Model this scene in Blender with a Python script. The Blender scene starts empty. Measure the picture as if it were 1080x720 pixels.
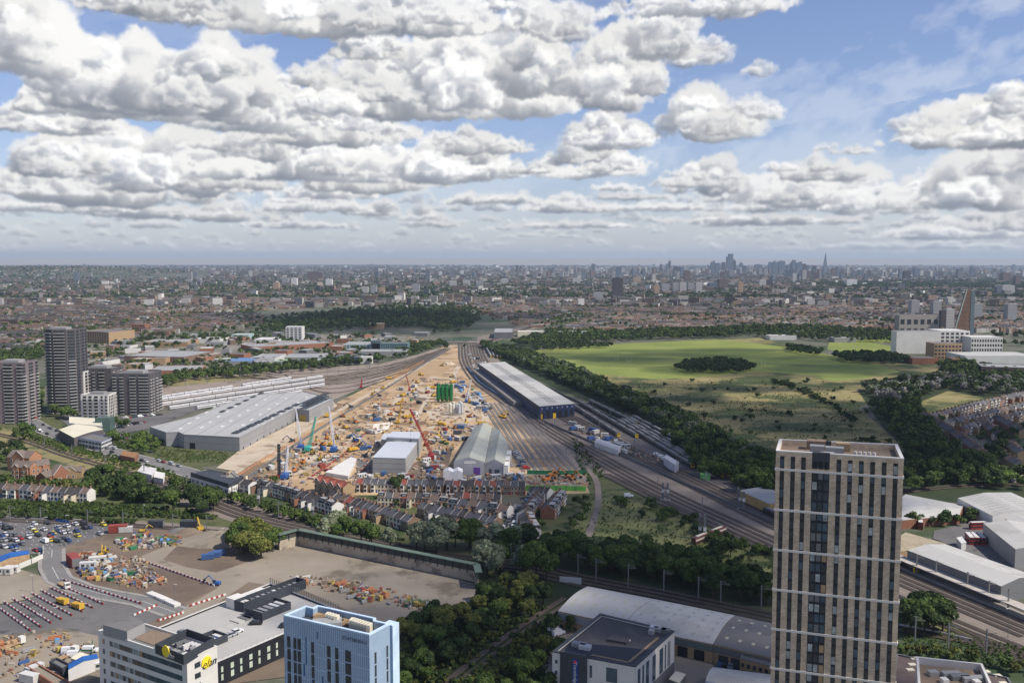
EXPO = 0.05; CLOUDB = .98; CLOUDOP = .19; HAZE = 3.9e-5
import bpy, bmesh, math, random
import numpy as np
from mathutils import Vector, Matrix
random.seed(7)
R = math.radians
sc = bpy.context.scene
COL = sc.collection
# ------------------------------------------------------------------ camera
H = 150.0; PITCH = R(4.915); FPX = 1000.0
cam = bpy.data.cameras.new('camera'); cam.sensor_width = 36; cam.lens = 36*FPX/1080
cam.clip_start = 1; cam.clip_end = 90000
co = bpy.data.objects.new('camera', cam); COL.objects.link(co)
co.location = (0, 0, H); co.rotation_euler = (R(90)-PITCH, 0, 0)
sc.camera = co
sc.view_settings.view_transform = 'Standard'; sc.view_settings.look = 'None'
sc.view_settings.exposure = EXPO; sc.view_settings.gamma = 1
sc.cycles.max_bounces = 5; sc.cycles.diffuse_bounces = 2; sc.cycles.glossy_bounces = 2; sc.cycles.volume_bounces = 0
sc.cycles.transparent_max_bounces = 24; sc.cycles.use_denoising = True; sc.cycles.caustics_reflective = False; sc.cycles.caustics_refractive = False
# sun: to the right of the view, slightly behind the camera
SEL, SAZ = R(48), R(112)            # azimuth measured clockwise from the view axis (+Y)
SUN = Vector((math.cos(SEL)*math.sin(SAZ), math.cos(SEL)*math.cos(SAZ), math.sin(SEL)))
sl = bpy.data.lights.new('sun', 'SUN'); sl.energy = 4.8; sl.angle = R(.53); sl.color = (1, .93, .82)
so = bpy.data.objects.new('sun', sl); COL.objects.link(so)
so.rotation_euler = (-SUN).to_track_quat('-Z', 'Y').to_euler()
# ------------------------------------------------------------------ sky
SKW, SKH = 1440, 400          # sky map: 64 deg x 17.8 deg of the view, .0444 deg / px
PPD = SKW/64.0
def _up(a, shape, ph=(0, 0, 0)):
    """trilinear upsample (axis by axis)"""
    for ax in range(3):
        n = shape[ax]; m = a.shape[ax]
        t = np.linspace(0, m-2.001, n)+ph[ax]; i = t.astype(int); f = (t-i).astype(np.float32)
        f = f*f*(3-2*f)
        sh = [1,1,1]; sh[ax] = n; f = f.reshape(sh)
        a = np.take(a, i, ax)*(1-f)+np.take(a, i+1, ax)*f
    return a
def _fbm(rng, shape, base, octs, gain=.50, ay=1.0):
    out = np.zeros(shape, np.float32); amp = 1.; tot = 0.
    for o in range(octs):
        s = base/2.**o
        g = rng.random([max(3, int(shape[0]/s/ay)+3), max(3, int(shape[1]/s)+3), max(3, int(shape[2]/s)+3)]).astype(np.float32)
        u = _up(g, shape, rng.random(3))*2-1
        n = 1-abs(u)*1.6 if 0 < o else u
        out += n*amp; tot += amp; amp *= gain
    return out/tot
def _layer(rng, blobs, y0, y1, depth, base, k, zs, octs=5, soft=.25, x0=0, x1=None, amp=1.0):
    """blobs (cx, base_row, half_w, height); voxels [row, z, x]; returns rgb-ish light, alpha"""
    x1 = x1 or SKW
    H, W, D = y1-y0, x1-x0, depth
    E = np.full((H, D, W), -3., np.float32)
    yy = np.arange(y0, y1, dtype=np.float32)[:, None, None]; xx = np.arange(x0, x1, dtype=np.float32)[None, None, :]
    zz = (np.arange(D, dtype=np.float32)[None, :, None]-D/2)*zs
    for cx, by, hw, ht, den in blobs:
        a, b = int(max(x0, cx-hw*1.5)-x0), int(min(x1, cx+hw*1.5)-x0)
        c, d = int(max(y0, by-ht*1.5)-y0), int(min(y1, by+ht*.6)-y0)
        if b <= a or d <= c: continue
        X = (xx[:, :, a:b]-cx)/hw; Y = (by-yy[c:d])/ht; Z = zz/(max(hw*.6, ht))
        Yc = np.where(Y > 0, Y, Y*2.6)
        e = 1-(X*X+Yc*Yc+Z*Z)
        E[c:d, :, a:b] = np.maximum(E[c:d, :, a:b], e*den)
    n = _fbm(rng, (H, D, W), base, octs)*amp
    d = np.clip((E+n*1.7-.30)/soft, 0, 1)*np.clip((E+1.2)*3, 0, 1)
    tau = np.zeros_like(d); cur = np.zeros((D, W), np.float32)
    def shift(a, dz, dx):
        i = int(math.floor(dx)); f = dx-i
        b = np.roll(a, -i, 1)*(1-f)+np.roll(a, -i-1, 1)*f     # light comes from the right
        j = int(math.floor(dz)); g = dz-j
        return np.roll(b, -j, 0)*(1-g)+np.roll(b, -j-1, 0)*g
    for r in range(1, H):                                      # sun: right, above, a little towards the viewer
        cur = shift(cur+d[r-1], .25/zs, .62)
        tau[r] = cur
    light = .60*np.exp(-tau*k)+.40*np.exp(-tau*k*.18)
    T = np.ones((H, W), np.float32); L = np.zeros((H, W), np.float32)
    for z in range(D-1, -1, -1):                               # front (towards the viewer) is the high z
        a = 1-np.exp(-d[:, z]*.11*zs)
        L += T*a*light[:, z]; T *= 1-a
    alpha = 1-T
    return np.where(alpha > 1e-3, L/np.maximum(alpha, 1e-3), 1), alpha
def px2sky(px, py):
    th = math.radians(4.915); up = (360-py)/1000.; x = (px-540)/1000.
    y = math.cos(th)+up*math.sin(th); z = -math.sin(th)+up*math.cos(th)
    az = math.degrees(math.atan2(x, y)); el = math.degrees(math.atan2(z, math.hypot(x, y)))
    return (az+32)*PPD, SKH-1-el*PPD
def sky_map():
    rng = np.random.default_rng(5)
    S = PPD*.0573                                              # map px per photo px
    def B(l):
        out = []
        for px, py, hw, ht, den in l:
            x, y = px2sky(px, py); out.append((x, y, hw*S, ht*S, den))
        return out
    # far band just above the horizon: many small flat clouds
    far = []
    r = np.random.default_rng(11)
    for i in range(230):
        y = 268-abs(r.normal(0, 1))*20
        s = .35+(270-y)/60.
        far.append((r.uniform(-60, 1140), y, r.uniform(8, 24)*s, r.uniform(8, 15)*s, r.uniform(.6, 1)))
    for i in range(46):
        y = r.uniform(205, 240); far.append((r.uniform(-60, 1140), y, r.uniform(12, 30), r.uniform(10, 19), r.uniform(.7, 1)))
    mid = [(60, 222, 70, 16, 1), (150, 228, 60, 16, 1), (235, 232, 60, 16, 1), (330, 222, 60, 18, 1), (310, 240, 60, 10, 1), (390, 226, 40, 14, 1),
           (465, 238, 22, 14, 1), (520, 214, 60, 16, 1), (405, 222, 14, 16, 1), (600, 222, 50, 18, 1), (660, 210, 40, 12, .9), (650, 200, 30, 10, 1), (745, 202, 50, 32, 1), (720, 196, 30, 20, 1),
           (690, 222, 60, 10, 1), (840, 212, 62, 38, 1), (812, 220, 40, 28, 1), (905, 220, 66, 42, 1), (985, 216, 60, 36, 1), (1045, 214, 66, 60, 1), (860, 188, 50, 26, 1), (1010, 250, 70, 18, 1), (1075, 240, 50, 22, 1), (870, 158, 14, 8, .8), (900, 162, 22, 10, .8),
           (800, 236, 90, 14, 1), (610, 240, 70, 9, 1), (960, 262, 110, 8, .8)]
    near = [(120, 206, 105, 62, 1.1), (60, 182, 48, 36, 1), (200, 198, 95, 54, 1.1), (300, 184, 110, 50, 1.1), (390, 196, 80, 46, 1.1), (465, 186, 90, 44, 1), (250, 130, 80, 62, 1.15), (150, 122, 120, 36, 1),
            (85, 108, 52, 52, 1.15), (125, 110, 60, 62, 1), (170, 112, 50, 50, 1.1), (20, 66, 60, 78, 1.1), (60, 138, 80, 26, 1), (225, 82, 30, 30, 1),
            (300, 26, 150, 60, 1), (460, 30, 130, 64, 1.05), (170, 10, 90, 50, .9), (430, 118, 120, 66, 1.1), (385, 60, 40, 32, 1), (515, 112, 84, 84, 1.1), (560, 96, 36, 60, 1.0), (590, 40, 40, 34, .9), (350, 150, 90, 34, 1), (500, 160, 60, 24, 1), (240, 118, 40, 64, 1.1),
            (645, 106, 52, 70, 1.1), (605, 70, 22, 26, .7), (700, 56, 40, 46, .85), (735, 66, 34, 24, .75), (640, 154, 46, 38, 1.15), (625, 184, 62, 34, 1.1), (748, 142, 58, 46, .95), (795, 124, 34, 22, .72), (800, 80, 16, 14, .6),
            (725, 14, 100, 22, .95), (555, 182, 30, 14, 1), (760, 16, 60, 20, .9), (1005, 150, 56, 40, 1), (1070, 150, 70, 54, 1.05), (1090, 120, 40, 30, .9), (340, 208, 60, 16, 1)]
    el = (SKH-1-np.arange(SKH, dtype=np.float32))/PPD
    C = np.zeros((SKH, SKW, 3), np.float32); A = np.zeros((SKH, SKW), np.float32)
    sun = np.array([1.0, .99, .97]); amb = np.array([.345, .385, .47])
    allc = [(b, 0) for b in B(far)]+[(b, 1) for b in B(mid)]+[(b, 2) for b in B(near)]
    allc.sort(key=lambda q: (q[1], -q[0][1]))                  # lowest bases are the farthest clouds
    work = []
    for (cx, by, hw, ht, den), kind in allc:
        work.append((cx, by, hw, ht, den, kind, rng.uniform(.78, .98)))
        if kind == 0: continue
        ch = []
        for q in range((0, 3, int(5+hw/45))[kind]):
            t = rng.uniform(-.8, .8); e = math.sqrt(1-t*t*.8); s = rng.uniform(.30, .58)
            ch.append((cx+t*hw*.9, by-ht*e*rng.uniform(-.02, .62), max(hw*.16, min(hw*s, ht*e*.85)), ht*e*s*rng.uniform(.8, 1.2), den, kind, rng.uniform(.82, 1.14)))
        ch.sort(key=lambda c: c[1]); work += ch
    for cx, by, hw, ht, den, kind, tone in work:
        lobes = [(cx, by-ht*.05, hw*.9, ht*.5, den*.8)]
        nl = (4, 8, 14)[kind]
        for q in range(nl):
            t = rng.uniform(-1, 1); env = math.sqrt(max(0, 1-t*t*.9))
            lh = ht*env*rng.uniform(.28, .55)
            lobes.append((cx+t*hw*.85, by-ht*env*rng.uniform(.25, .62), max(lh*1.15, hw*.16), lh, den))
        pad = 1.35
        x0, x1 = int(max(0, cx-hw*pad)), int(min(SKW, cx+hw*pad)); y0, y1 = int(max(0, by-ht*1.35)), int(min(SKH, by+ht*.45+4))
        if x1-x0 < 6 or y1-y0 < 5: continue
        dpt = int(min(64, max(10, min(hw, ht)*1.1))); zs = max(1., 2.2*min(hw*.7, ht*1.3)/dpt)
        L, a = _layer(rng, lobes, y0, y1, dpt, max(8, min(ht*.62, hw*.7)), 10./max(14., ht), zs, 5 if kind == 2 else 4, .55 if kind < 2 else .50, x0, x1, 1.0)
        a = a*(.82, .94, 1.)[kind]*min(1, .35+den*.65)
        h = ((by-np.arange(y0, y1))/ht)[:, None, None]          # the foot of a cloud sees less of the bright sky
        if kind < 2: L = L+(.34, .12)[kind]*(np.clip(h[..., 0]*1.4, 0, 1)-.35)
        am = amb*(.70+.42*np.clip(h, 0, 1))
        c = (am+(sun-am)*np.clip((L[..., None]-.04)*1.75, 0, 1)**1.2)*tone
        if kind == 0: c = c*.94+np.array([.66, .70, .76])*.06
        sl = (slice(y0, y1), slice(x0, x1)); aa = a[..., None]
        C[sl] = C[sl]*(1-aa)+c*aa; A[sl] = A[sl]*(1-a)+a
    # stir the picture of the clouds a little so no lattice of the noise shows
    def n2(seed, a, b): return _up(np.random.default_rng(seed).random((3, a, b)).astype(np.float32), (2, SKH, SKW))[0]-.5
    dy = n2(21, 24, 80)*6+n2(22, 60, 210)*5+n2(27, 140, 480)*3+n2(29, 260, 900)*1.6; dx = n2(23, 22, 76)*8+n2(24, 62, 220)*5+n2(28, 150, 500)*3+n2(30, 260, 900)*1.6
    wv = np.linspace(1.1, .12, SKH)[:, None]; dy = dy*wv; dx = dx*(wv+.15)
    Y, X = np.mgrid[0:SKH, 0:SKW].astype(np.float32); Y = np.clip(Y+dy, 0, SKH-1.01); X = np.clip(X+dx, 0, SKW-1.01)
    i = Y.astype(int); j = X.astype(int); fy = (Y-i)[..., None]; fx = (X-j)[..., None]
    Q = np.concatenate([C, A[..., None]], 2)
    Q = (Q[i, j]*(1-fy)+Q[i+1, j]*fy)*(1-fx)+(Q[i, j+1]*(1-fy)+Q[i+1, j+1]*fy)*fx
    for ax in (0, 1):
        e = np.concatenate([Q.take([0], ax), Q, Q.take([-1], ax)], ax); n = Q.shape[ax]; Q = .5*Q+.25*(e.take(range(n), ax)+e.take(range(2, n+2), ax))
    C = Q[..., :3]; A = Q[..., 3]
    C = C/np.maximum(A, .02)[..., None]*np.minimum(A, 1)[..., None]
    # faint high streaks, upper right
    q = n2(31, 5, 7)+.6*n2(32, 10, 15)+.4*n2(33, 22, 40)+.22*n2(34, 50, 110)+.1*n2(35, 120, 260)
    Y, X = np.mgrid[0:SKH, 0:SKW]; q = q[(Y+(X*.16).astype(int)) % SKH, X]
    ci = np.clip(q*1.1+.04, 0, .34)*np.linspace(.15, 1, SKW)[None]*np.clip((SKH-Y)/90., 0, 1)
    C = C+(1-A[..., None])*ci[..., None]*np.array([.93, .95, .98]); A = A+(1-A)*ci
    ve = (.70*np.exp(-el/2.4))[:, None]*np.ones((1, SKW), np.float32)     # pale air low over the horizon
    C = C+(1-A[..., None])*ve[..., None]*np.array([.50, .585, .72]); A = A+(1-A)*ve
    vf = (.34*np.exp(-el/1.3))[:, None, None]; C = C*(1-vf)+A[..., None]*vf*np.array([.54, .61, .70])
    C = C/np.maximum(A, .01)[..., None]
    return C, A, el
w = bpy.data.worlds.new('World'); sc.world = w; w.use_nodes = True
nt = w.node_tree; nt.nodes.clear(); N = nt.nodes.new; LK = nt.links.new
C_, A_, _el = sky_map()
img = bpy.data.images.new('cloud_map', SKW, SKH, alpha=True, float_buffer=True)
px_ = np.ones((SKH, SKW, 4), np.float32); px_[..., :3] = C_; px_[..., 3] = A_
img.colorspace_settings.name = 'Non-Color'; img.alpha_mode = 'CHANNEL_PACKED'
img.pixels.foreach_set(px_[::-1].ravel()); img.update(); img.pack()
sky = N('ShaderNodeTexSky'); sky.sky_type = 'NISHITA'; sky.sun_disc = False; sky.sun_elevation = SEL; sky.sun_rotation = SAZ
sky.altitude = 150; sky.air_density = 1.0; sky.dust_density = .5; sky.ozone_density = 2.0
tc = N('ShaderNodeTexCoord'); sx = N('ShaderNodeSeparateXYZ'); LK(tc.outputs['Generated'], sx.inputs[0])
def MN(op, a, b=None, c=None, clamp=False):
    n = N('ShaderNodeMath'); n.operation = op; n.use_clamp = clamp
    for i, v in enumerate((a, b, c)):
        if v is None: continue
        if isinstance(v, (int, float)): n.inputs[i].default_value = v
        else: LK(v, n.inputs[i])
    return n.outputs[0]
az = MN('ARCTAN2', sx.outputs[0], sx.outputs[1]); el = MN('ARCSINE', sx.outputs[2])
u = MN('MULTIPLY_ADD', az, 1/R(64), .5); v = MN('MULTIPLY', el, 1/R(SKH/PPD))
cx = N('ShaderNodeCombineXYZ'); LK(u, cx.inputs[0]); LK(v, cx.inputs[1])
ti = N('ShaderNodeTexImage'); ti.image = img; ti.extension = 'MIRROR'; ti.interpolation = 'Cubic'; LK(cx.outputs[0], ti.inputs[0])
fade = MN('MULTIPLY', MN('SUBTRACT', 1.75, v, clamp=True), MN('MULTIPLY', el, 400, clamp=True))   # overhead the cover thins out
al = MN('MULTIPLY', ti.outputs[1], fade)
tn = N('ShaderNodeVectorMath'); tn.operation = 'MULTIPLY'; LK(sky.outputs[0], tn.inputs[0]); tn.inputs[1].default_value = (1.02, .96, 1.12)
bg1 = N('ShaderNodeBackground'); LK(tn.outputs[0], bg1.inputs[0]); bg1.inputs[1].default_value = .11
bg2 = N('ShaderNodeBackground'); LK(ti.outputs[0], bg2.inputs[0]); bg2.inputs[1].default_value = CLOUDB
mx = N('ShaderNodeMixShader'); LK(al, mx.inputs[0]); LK(bg1.outputs[0], mx.inputs[1]); LK(bg2.outputs[0], mx.inputs[2])
wo = N('ShaderNodeOutputWorld'); LK(mx.outputs[0], wo.inputs[0])
# ------------------------------------------------------------------ helpers
def P(px, py, z=0.0):
    """photo pixel -> the point where its line of sight meets the level z"""
    r = (px-540)/FPX; up = (360-py)/FPX
    d = Vector((r, math.cos(PITCH)+up*math.sin(PITCH), -math.sin(PITCH)+up*math.cos(PITCH)))
    t = (z-H)/d.z
    return Vector((d.x*t, d.y*t, z))
def PX(p):
    """world point -> photo pixel"""
    x, y, z = p[0], p[1], p[2]-H
    d = y*math.cos(PITCH)-z*math.sin(PITCH); u_ = y*math.sin(PITCH)+z*math.cos(PITCH)
    return (540+FPX*x/d, 360-FPX*u_/d)
def ztop(base, py):
    """height of the point above ground point base that shows on row py"""
    a = math.atan((py-360)/FPX)+PITCH      # near the centre columns the row angle is exact enough
    d = base.y
    r = (360-py)/FPX
    return H+d*(-math.sin(PITCH)+r*math.cos(PITCH))/(math.cos(PITCH)+r*math.sin(PITCH))
_m = {}
def mat(name, c, rough=.85, var=.12, scale=.2, c2=None, metal=0., rnd=0., spec=.3, attr=False, stripes=None, det=4, ramp=None, patch=None):
    if name in _m: return _m[name]
    m = bpy.data.materials.new(name); m.use_nodes = True; nt = m.node_tree; b = nt.nodes['Principled BSDF']
    N = nt.nodes.new; LK = nt.links.new
    b.inputs['Roughness'].default_value = rough; b.inputs['Metallic'].default_value = metal; b.inputs['Specular IOR Level'].default_value = spec
    g = N('ShaderNodeNewGeometry')
    t = N('ShaderNodeTexNoise'); t.inputs['Scale'].default_value = scale; t.inputs['Detail'].default_value = det; t.inputs['Roughness'].default_value = .65
    LK(g.outputs['Position'], t.inputs['Vector'])
    mr = N('ShaderNodeMapRange'); mr.inputs[1].default_value = .3; mr.inputs[2].default_value = .7
    LK(t.outputs[0], mr.inputs[0])
    mixc = N('ShaderNodeMix'); mixc.data_type = 'RGBA'; LK(mr.outputs[0], mixc.inputs[0])
    if c2 is None: c2 = tuple(min(1, v*(1+var*2)) for v in c); c = tuple(v*(1-var) for v in c)
    mixc.inputs[6].default_value = (*c, 1); mixc.inputs[7].default_value = (*c2, 1)
    out = mixc.outputs[2]
    if patch:                                     # (colour, scale, threshold): patches of a second soil / stain
        t2 = N('ShaderNodeTexNoise'); t2.inputs['Scale'].default_value = patch[1]; t2.inputs['Detail'].default_value = 6; t2.inputs['Roughness'].default_value = .7
        LK(g.outputs['Position'], t2.inputs['Vector'])
        r2 = N('ShaderNodeMapRange'); r2.inputs[1].default_value = patch[2]-.03; r2.inputs[2].default_value = patch[2]+.05; LK(t2.outputs[0], r2.inputs[0])
        mp = N('ShaderNodeMix'); mp.data_type = 'RGBA'; LK(r2.outputs[0], mp.inputs[0]); LK(out, mp.inputs[6]); mp.inputs[7].default_value = (*patch[0], 1); out = mp.outputs[2]
    if attr:
        at = N('ShaderNodeVertexColor'); at.layer_name = 'Col'
        mm = N('ShaderNodeMix'); mm.data_type = 'RGBA'; mm.blend_type = 'MULTIPLY'; mm.inputs[0].default_value = 1; LK(out, mm.inputs[6]); LK(at.outputs[0], mm.inputs[7]); out = mm.outputs[2]
    if stripes:                                   # (axis, period, duty, colour): ribs, courses
        s = N('ShaderNodeSeparateXYZ'); tcx = N('ShaderNodeTexCoord'); LK(tcx.outputs['Object'] if stripes[0] < 3 else g.outputs['Position'], s.inputs[0])
        q = N('ShaderNodeMath'); q.operation = 'MULTIPLY'; q.inputs[1].default_value = 1/stripes[1]; LK(s.outputs[stripes[0] % 3], q.inputs[0])
        f = N('ShaderNodeMath'); f.operation = 'FRACT'; LK(q.outputs[0], f.inputs[0])
        lt = N('ShaderNodeMath'); lt.operation = 'LESS_THAN'; lt.inputs[1].default_value = stripes[2]; LK(f.outputs[0], lt.inputs[0])
        ms = N('ShaderNodeMix'); ms.data_type = 'RGBA'; LK(lt.outputs[0], ms.inputs[0]); LK(out, ms.inputs[6]); ms.inputs[7].default_value = (*stripes[3], 1); out = ms.outputs[2]
    if rnd:
        oi = N('ShaderNodeObjectInfo'); r3 = N('ShaderNodeMapRange'); LK(oi.outputs['Random'], r3.inputs[0]); r3.inputs[3].default_value = 1-rnd; r3.inputs[4].default_value = 1+rnd
        mv = N('ShaderNodeVectorMath'); mv.operation = 'SCALE'; LK(out, mv.inputs[0]); LK(r3.outputs[0], mv.inputs[3]); out = mv.outputs[0]
    LK(out, b.inputs['Base Color'])
    _m[name] = m
    return m
def attrmat(name, rough=.9, spec=.2, rnd=0, glow=0): 
    return mat(name, (.86, .86, .86), rough, .08, .5, spec=spec, attr=True, rnd=rnd)
class MB:
    """collects faces and links them as ONE mesh object"""
    def __init__(s): s.v = []; s.f = []; s.m = []
    def quad(s, a, b, c, d, mi=0):
        n = len(s.v); s.v += [tuple(a), tuple(b), tuple(c), tuple(d)]; s.f.append((n, n+1, n+2, n+3)); s.m.append(mi)
    def poly(s, pts, mi=0):
        n = len(s.v); s.v += [tuple(p) for p in pts]; s.f.append(tuple(range(n, n+len(pts)))); s.m.append(mi)
    def prism(s, poly, z0, z1, mi=0, top=True, bot=False, mt=None):
        a = sum(poly[i][0]*poly[(i+1) % len(poly)][1]-poly[(i+1) % len(poly)][0]*poly[i][1] for i in range(len(poly)))
        if a < 0: poly = poly[::-1]
        k = len(poly)
        for i in range(k):
            p, q = poly[i], poly[(i+1) % k]
            s.quad((p[0], p[1], z0), (q[0], q[1], z0), (q[0], q[1], z1), (p[0], p[1], z1), mi)
        if top: s.poly([(p[0], p[1], z1) for p in poly], mi if mt is None else mt)
        if bot: s.poly([(p[0], p[1], z0) for p in poly[::-1]], mi)
        return s
    def box(s, c, sx, sy, z0, z1, rot=0., mi=0, mt=None):
        ca, sa = math.cos(rot), math.sin(rot)
        pts = [(c[0]+x*sx/2*ca-y*sy/2*sa, c[1]+x*sx/2*sa+y*sy/2*ca) for x, y in ((-1, -1), (1, -1), (1, 1), (-1, 1))]
        return s.prism(pts, z0, z1, mi, True, True, mt)
    def bar(s, a, b, r, n=6, r2=None, mi=0):
        a, b = Vector(a), Vector(b); r2 = r if r2 is None else r2
        d = (b-a).normalized(); u = d.orthogonal().normalized(); w_ = d.cross(u)
        ra = [a+(u*math.cos(2*math.pi*i/n)+w_*math.sin(2*math.pi*i/n))*r for i in range(n)]
        rb = [b+(u*math.cos(2*math.pi*i/n)+w_*math.sin(2*math.pi*i/n))*r2 for i in range(n)]
        for i in range(n): s.quad(ra[i], ra[(i+1) % n], rb[(i+1) % n], rb[i], mi)
        s.poly(ra[::-1], mi); s.poly(rb, mi)
        return s
    def lattice(s, a, b, w0, w1, n=12, r=.18, mi=0):
        """square lattice boom"""
        a, b = Vector(a), Vector(b); d = (b-a).normalized(); u = d.orthogonal().normalized(); w_ = d.cross(u)
        prev = None
        for i in range(n+1):
            t = i/n; c = a.lerp(b, t); w = w0+(w1-w0)*t
            q = [c+(u*x+w_*y)*w/2 for x, y in ((-1, -1), (1, -1), (1, 1), (-1, 1))]
            if prev:
                for j in range(4): s.bar(prev[j], q[j], r, 4, mi=mi); s.bar(prev[j], q[(j+1) % 4], r*.6, 3, mi=mi)
            prev = q
        return s
    def rotz(s, a, o=(0, 0, 0)):
        ca, sa = math.cos(a), math.sin(a)
        s.v = [(x*ca-y*sa+o[0], x*sa+y*ca+o[1], z+o[2]) for x, y, z in s.v]; return s
    def build(s, name, mats, parent=None, smooth=False, origin=None):
        me = bpy.data.meshes.new(name)
        v = s.v
        if origin is not None: v = [(x-origin[0], y-origin[1], z-origin[2]) for x, y, z in v]
        me.from_pydata(v, [], s.f)
        if not isinstance(mats, (list, tuple)): mats = [mats]
        for m in mats: me.materials.append(m)
        if len(mats) > 1: me.polygons.foreach_set('material_index', s.m)
        if smooth: me.polygons.foreach_set('use_smooth', [True]*len(s.f))
        o = bpy.data.objects.new(name, me); COL.objects.link(o)
        if parent is not None: o.parent = parent
        if origin is not None: o.location = origin
        return o
def tag(o, label=None, cat=None, group=None, kind=None):
    if label: o['label'] = label
    if cat: o['category'] = cat
    if group: o['group'] = group
    if kind: o['kind'] = kind
    return o
def empty(name, loc, rz=0, label=None, cat=None, group=None):
    o = bpy.data.objects.new(name, None); COL.objects.link(o); o.location = loc; o.rotation_euler = (0, 0, rz); o.empty_display_size = 1
    return tag(o, label, cat, group)
def dup(src, loc, rz=0, scale=None, label=None, group=None):
    def cp(o, par):
        c = o.copy(); COL.objects.link(c)
        if par is not None: c.parent = par
        for ch in kids.get(o.name, ()): cp(ch, c)
        return c
    kids = {}
    def walk(o):
        kids[o.name] = list(o.children)
        for ch in o.children: walk(ch)
    if src.name not in _kids: walk(src); _kids[src.name] = kids
    kids = _kids[src.name]
    r = cp(src, None); r.location = loc; r.rotation_euler = (0, 0, rz)
    if scale is not None: r.scale = scale if hasattr(scale, '__len__') else (scale,)*3
    if label: r['label'] = label
    if group: r['group'] = group
    return r
_kids = {}
ORD = ['first', 'second', 'third', 'fourth', 'fifth', 'sixth', 'seventh', 'eighth', 'ninth', 'tenth', 'eleventh', 'twelfth', 'thirteenth', 'fourteenth', 'fifteenth', 'sixteenth', 'seventeenth', 'eighteenth', 'nineteenth']
TENS = ['', '', 'twentieth', 'thirtieth', 'fortieth', 'fiftieth', 'sixtieth', 'seventieth', 'eightieth', 'ninetieth']
def ordn(i):
    if i < 19: return ORD[i]
    n = i+1
    if n >= 100: return '%dth' % n if n % 10 > 3 or n % 10 == 0 or n % 100 in (11, 12, 13) else '%d%s' % (n, {1: 'st', 2: 'nd', 3: 'rd'}[n % 10])
    t, u_ = divmod(n, 10)
    return TENS[t] if u_ == 0 else {2: 'twenty', 3: 'thirty', 4: 'forty', 5: 'fifty', 6: 'sixty', 7: 'seventy', 8: 'eighty', 9: 'ninety'}[t]+'-'+ORD[u_-1]
def number(objs, fmt='{0}, {1} from the left'):
    """objs: list of (object, description); the ordinal counts across the photo"""
    g = {}
    for o, d in objs: g.setdefault(d, []).append(o)
    for d, l in g.items():
        l.sort(key=lambda o: PX(o.matrix_basis.translation)[0])
        for i, o in enumerate(l): o['label'] = d if len(l) == 1 else ('%s, %s' % (d, 'leftmost' if i == 0 else 'rightmost' if i == len(l)-1 else ordn(i)+' from left'))
def poly_px(pts, z=0.): return [P(x, y, z) for x, y in pts]
_lay = [0]
def sheet(name, pts, m, z=None, label=None, px=True):
    """flat ground sheet; each new one lies a little above the one before"""
    if z is None: _lay[0] += 1; z = .02+.004*_lay[0]
    w = [P(x, y, 0) for x, y in pts] if px else pts
    o = MB()
    a = sum(w[i][0]*w[(i+1) % len(w)][1]-w[(i+1) % len(w)][0]*w[i][1] for i in range(len(w)))
    if a < 0: w = w[::-1]
    o.poly([(p[0], p[1], z) for p in w])
    return tag(o.build(name, m), label, kind='structure')
def smooth_line(pts, step=12.):
    """Catmull-Rom through world points"""
    pts = [Vector((p[0], p[1], 0)) for p in pts]; out = []
    for i in range(len(pts)-1):
        p0, p1, p2, p3 = pts[max(0, i-1)], pts[i], pts[i+1], pts[min(len(pts)-1, i+2)]
        n = max(1, int((p2-p1).length/step))
        for k in range(n):
            t = k/n
            out.append(.5*((2*p1)+(p2-p0)*t+(2*p0-5*p1+4*p2-p3)*t*t+(3*p1-p0-3*p2+p3)*t**3))
    out.append(pts[-1]); return out
def offset_line(l, off):
    o = []
    for i, p in enumerate(l):
        d = (l[min(i+1, len(l)-1)]-l[max(0, i-1)]).normalized(); o.append(p+Vector((-d.y, d.x, 0))*off)
    return o
def strip(mb, l, wd, z, mi=0, off=0., h=0.):
    a = offset_line(l, off+wd/2); b = offset_line(l, off-wd/2)
    for i in range(len(l)-1):
        mb.quad((a[i+1].x, a[i+1].y, z+h), (a[i].x, a[i].y, z+h), (b[i].x, b[i].y, z+h), (b[i+1].x, b[i+1].y, z+h), mi)
        if h:
            mb.quad((a[i].x, a[i].y, z), (a[i].x, a[i].y, z+h), (a[i+1].x, a[i+1].y, z+h), (a[i+1].x, a[i+1].y, z), mi)
            mb.quad((b[i+1].x, b[i+1].y, z), (b[i+1].x, b[i+1].y, z+h), (b[i].x, b[i].y, z+h), (b[i].x, b[i].y, z), mi)
    return mb
def inset(poly, d):
    a = sum(poly[i][0]*poly[(i+1) % len(poly)][1]-poly[(i+1) % len(poly)][0]*poly[i][1] for i in range(len(poly)))
    if a < 0: poly = poly[::-1]
    n = len(poly); out = []
    for i in range(n):
        p0, p1, p2 = [Vector((q[0], q[1])) for q in (poly[i-1], poly[i], poly[(i+1) % n])]
        e1 = (p1-p0).normalized(); e2 = (p2-p1).normalized()
        n1 = Vector((-e1.y, e1.x)); n2 = Vector((-e2.y, e2.x)); b = (n1+n2)
        if b.length < 1e-4: b = n1
        b = b.normalized(); k = d/max(.35, b.dot(n1)); out.append(p1+b*k)
    return poly, out
def inpoly(x, y, poly):
    c = False; j = len(poly)-1
    for i in range(len(poly)):
        xi, yi = poly[i][0], poly[i][1]; xj, yj = poly[j][0], poly[j][1]
        if (yi > y) != (yj > y) and x < (xj-xi)*(y-yi)/(yj-yi)+xi: c = not c
        j = i
    return c
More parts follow.
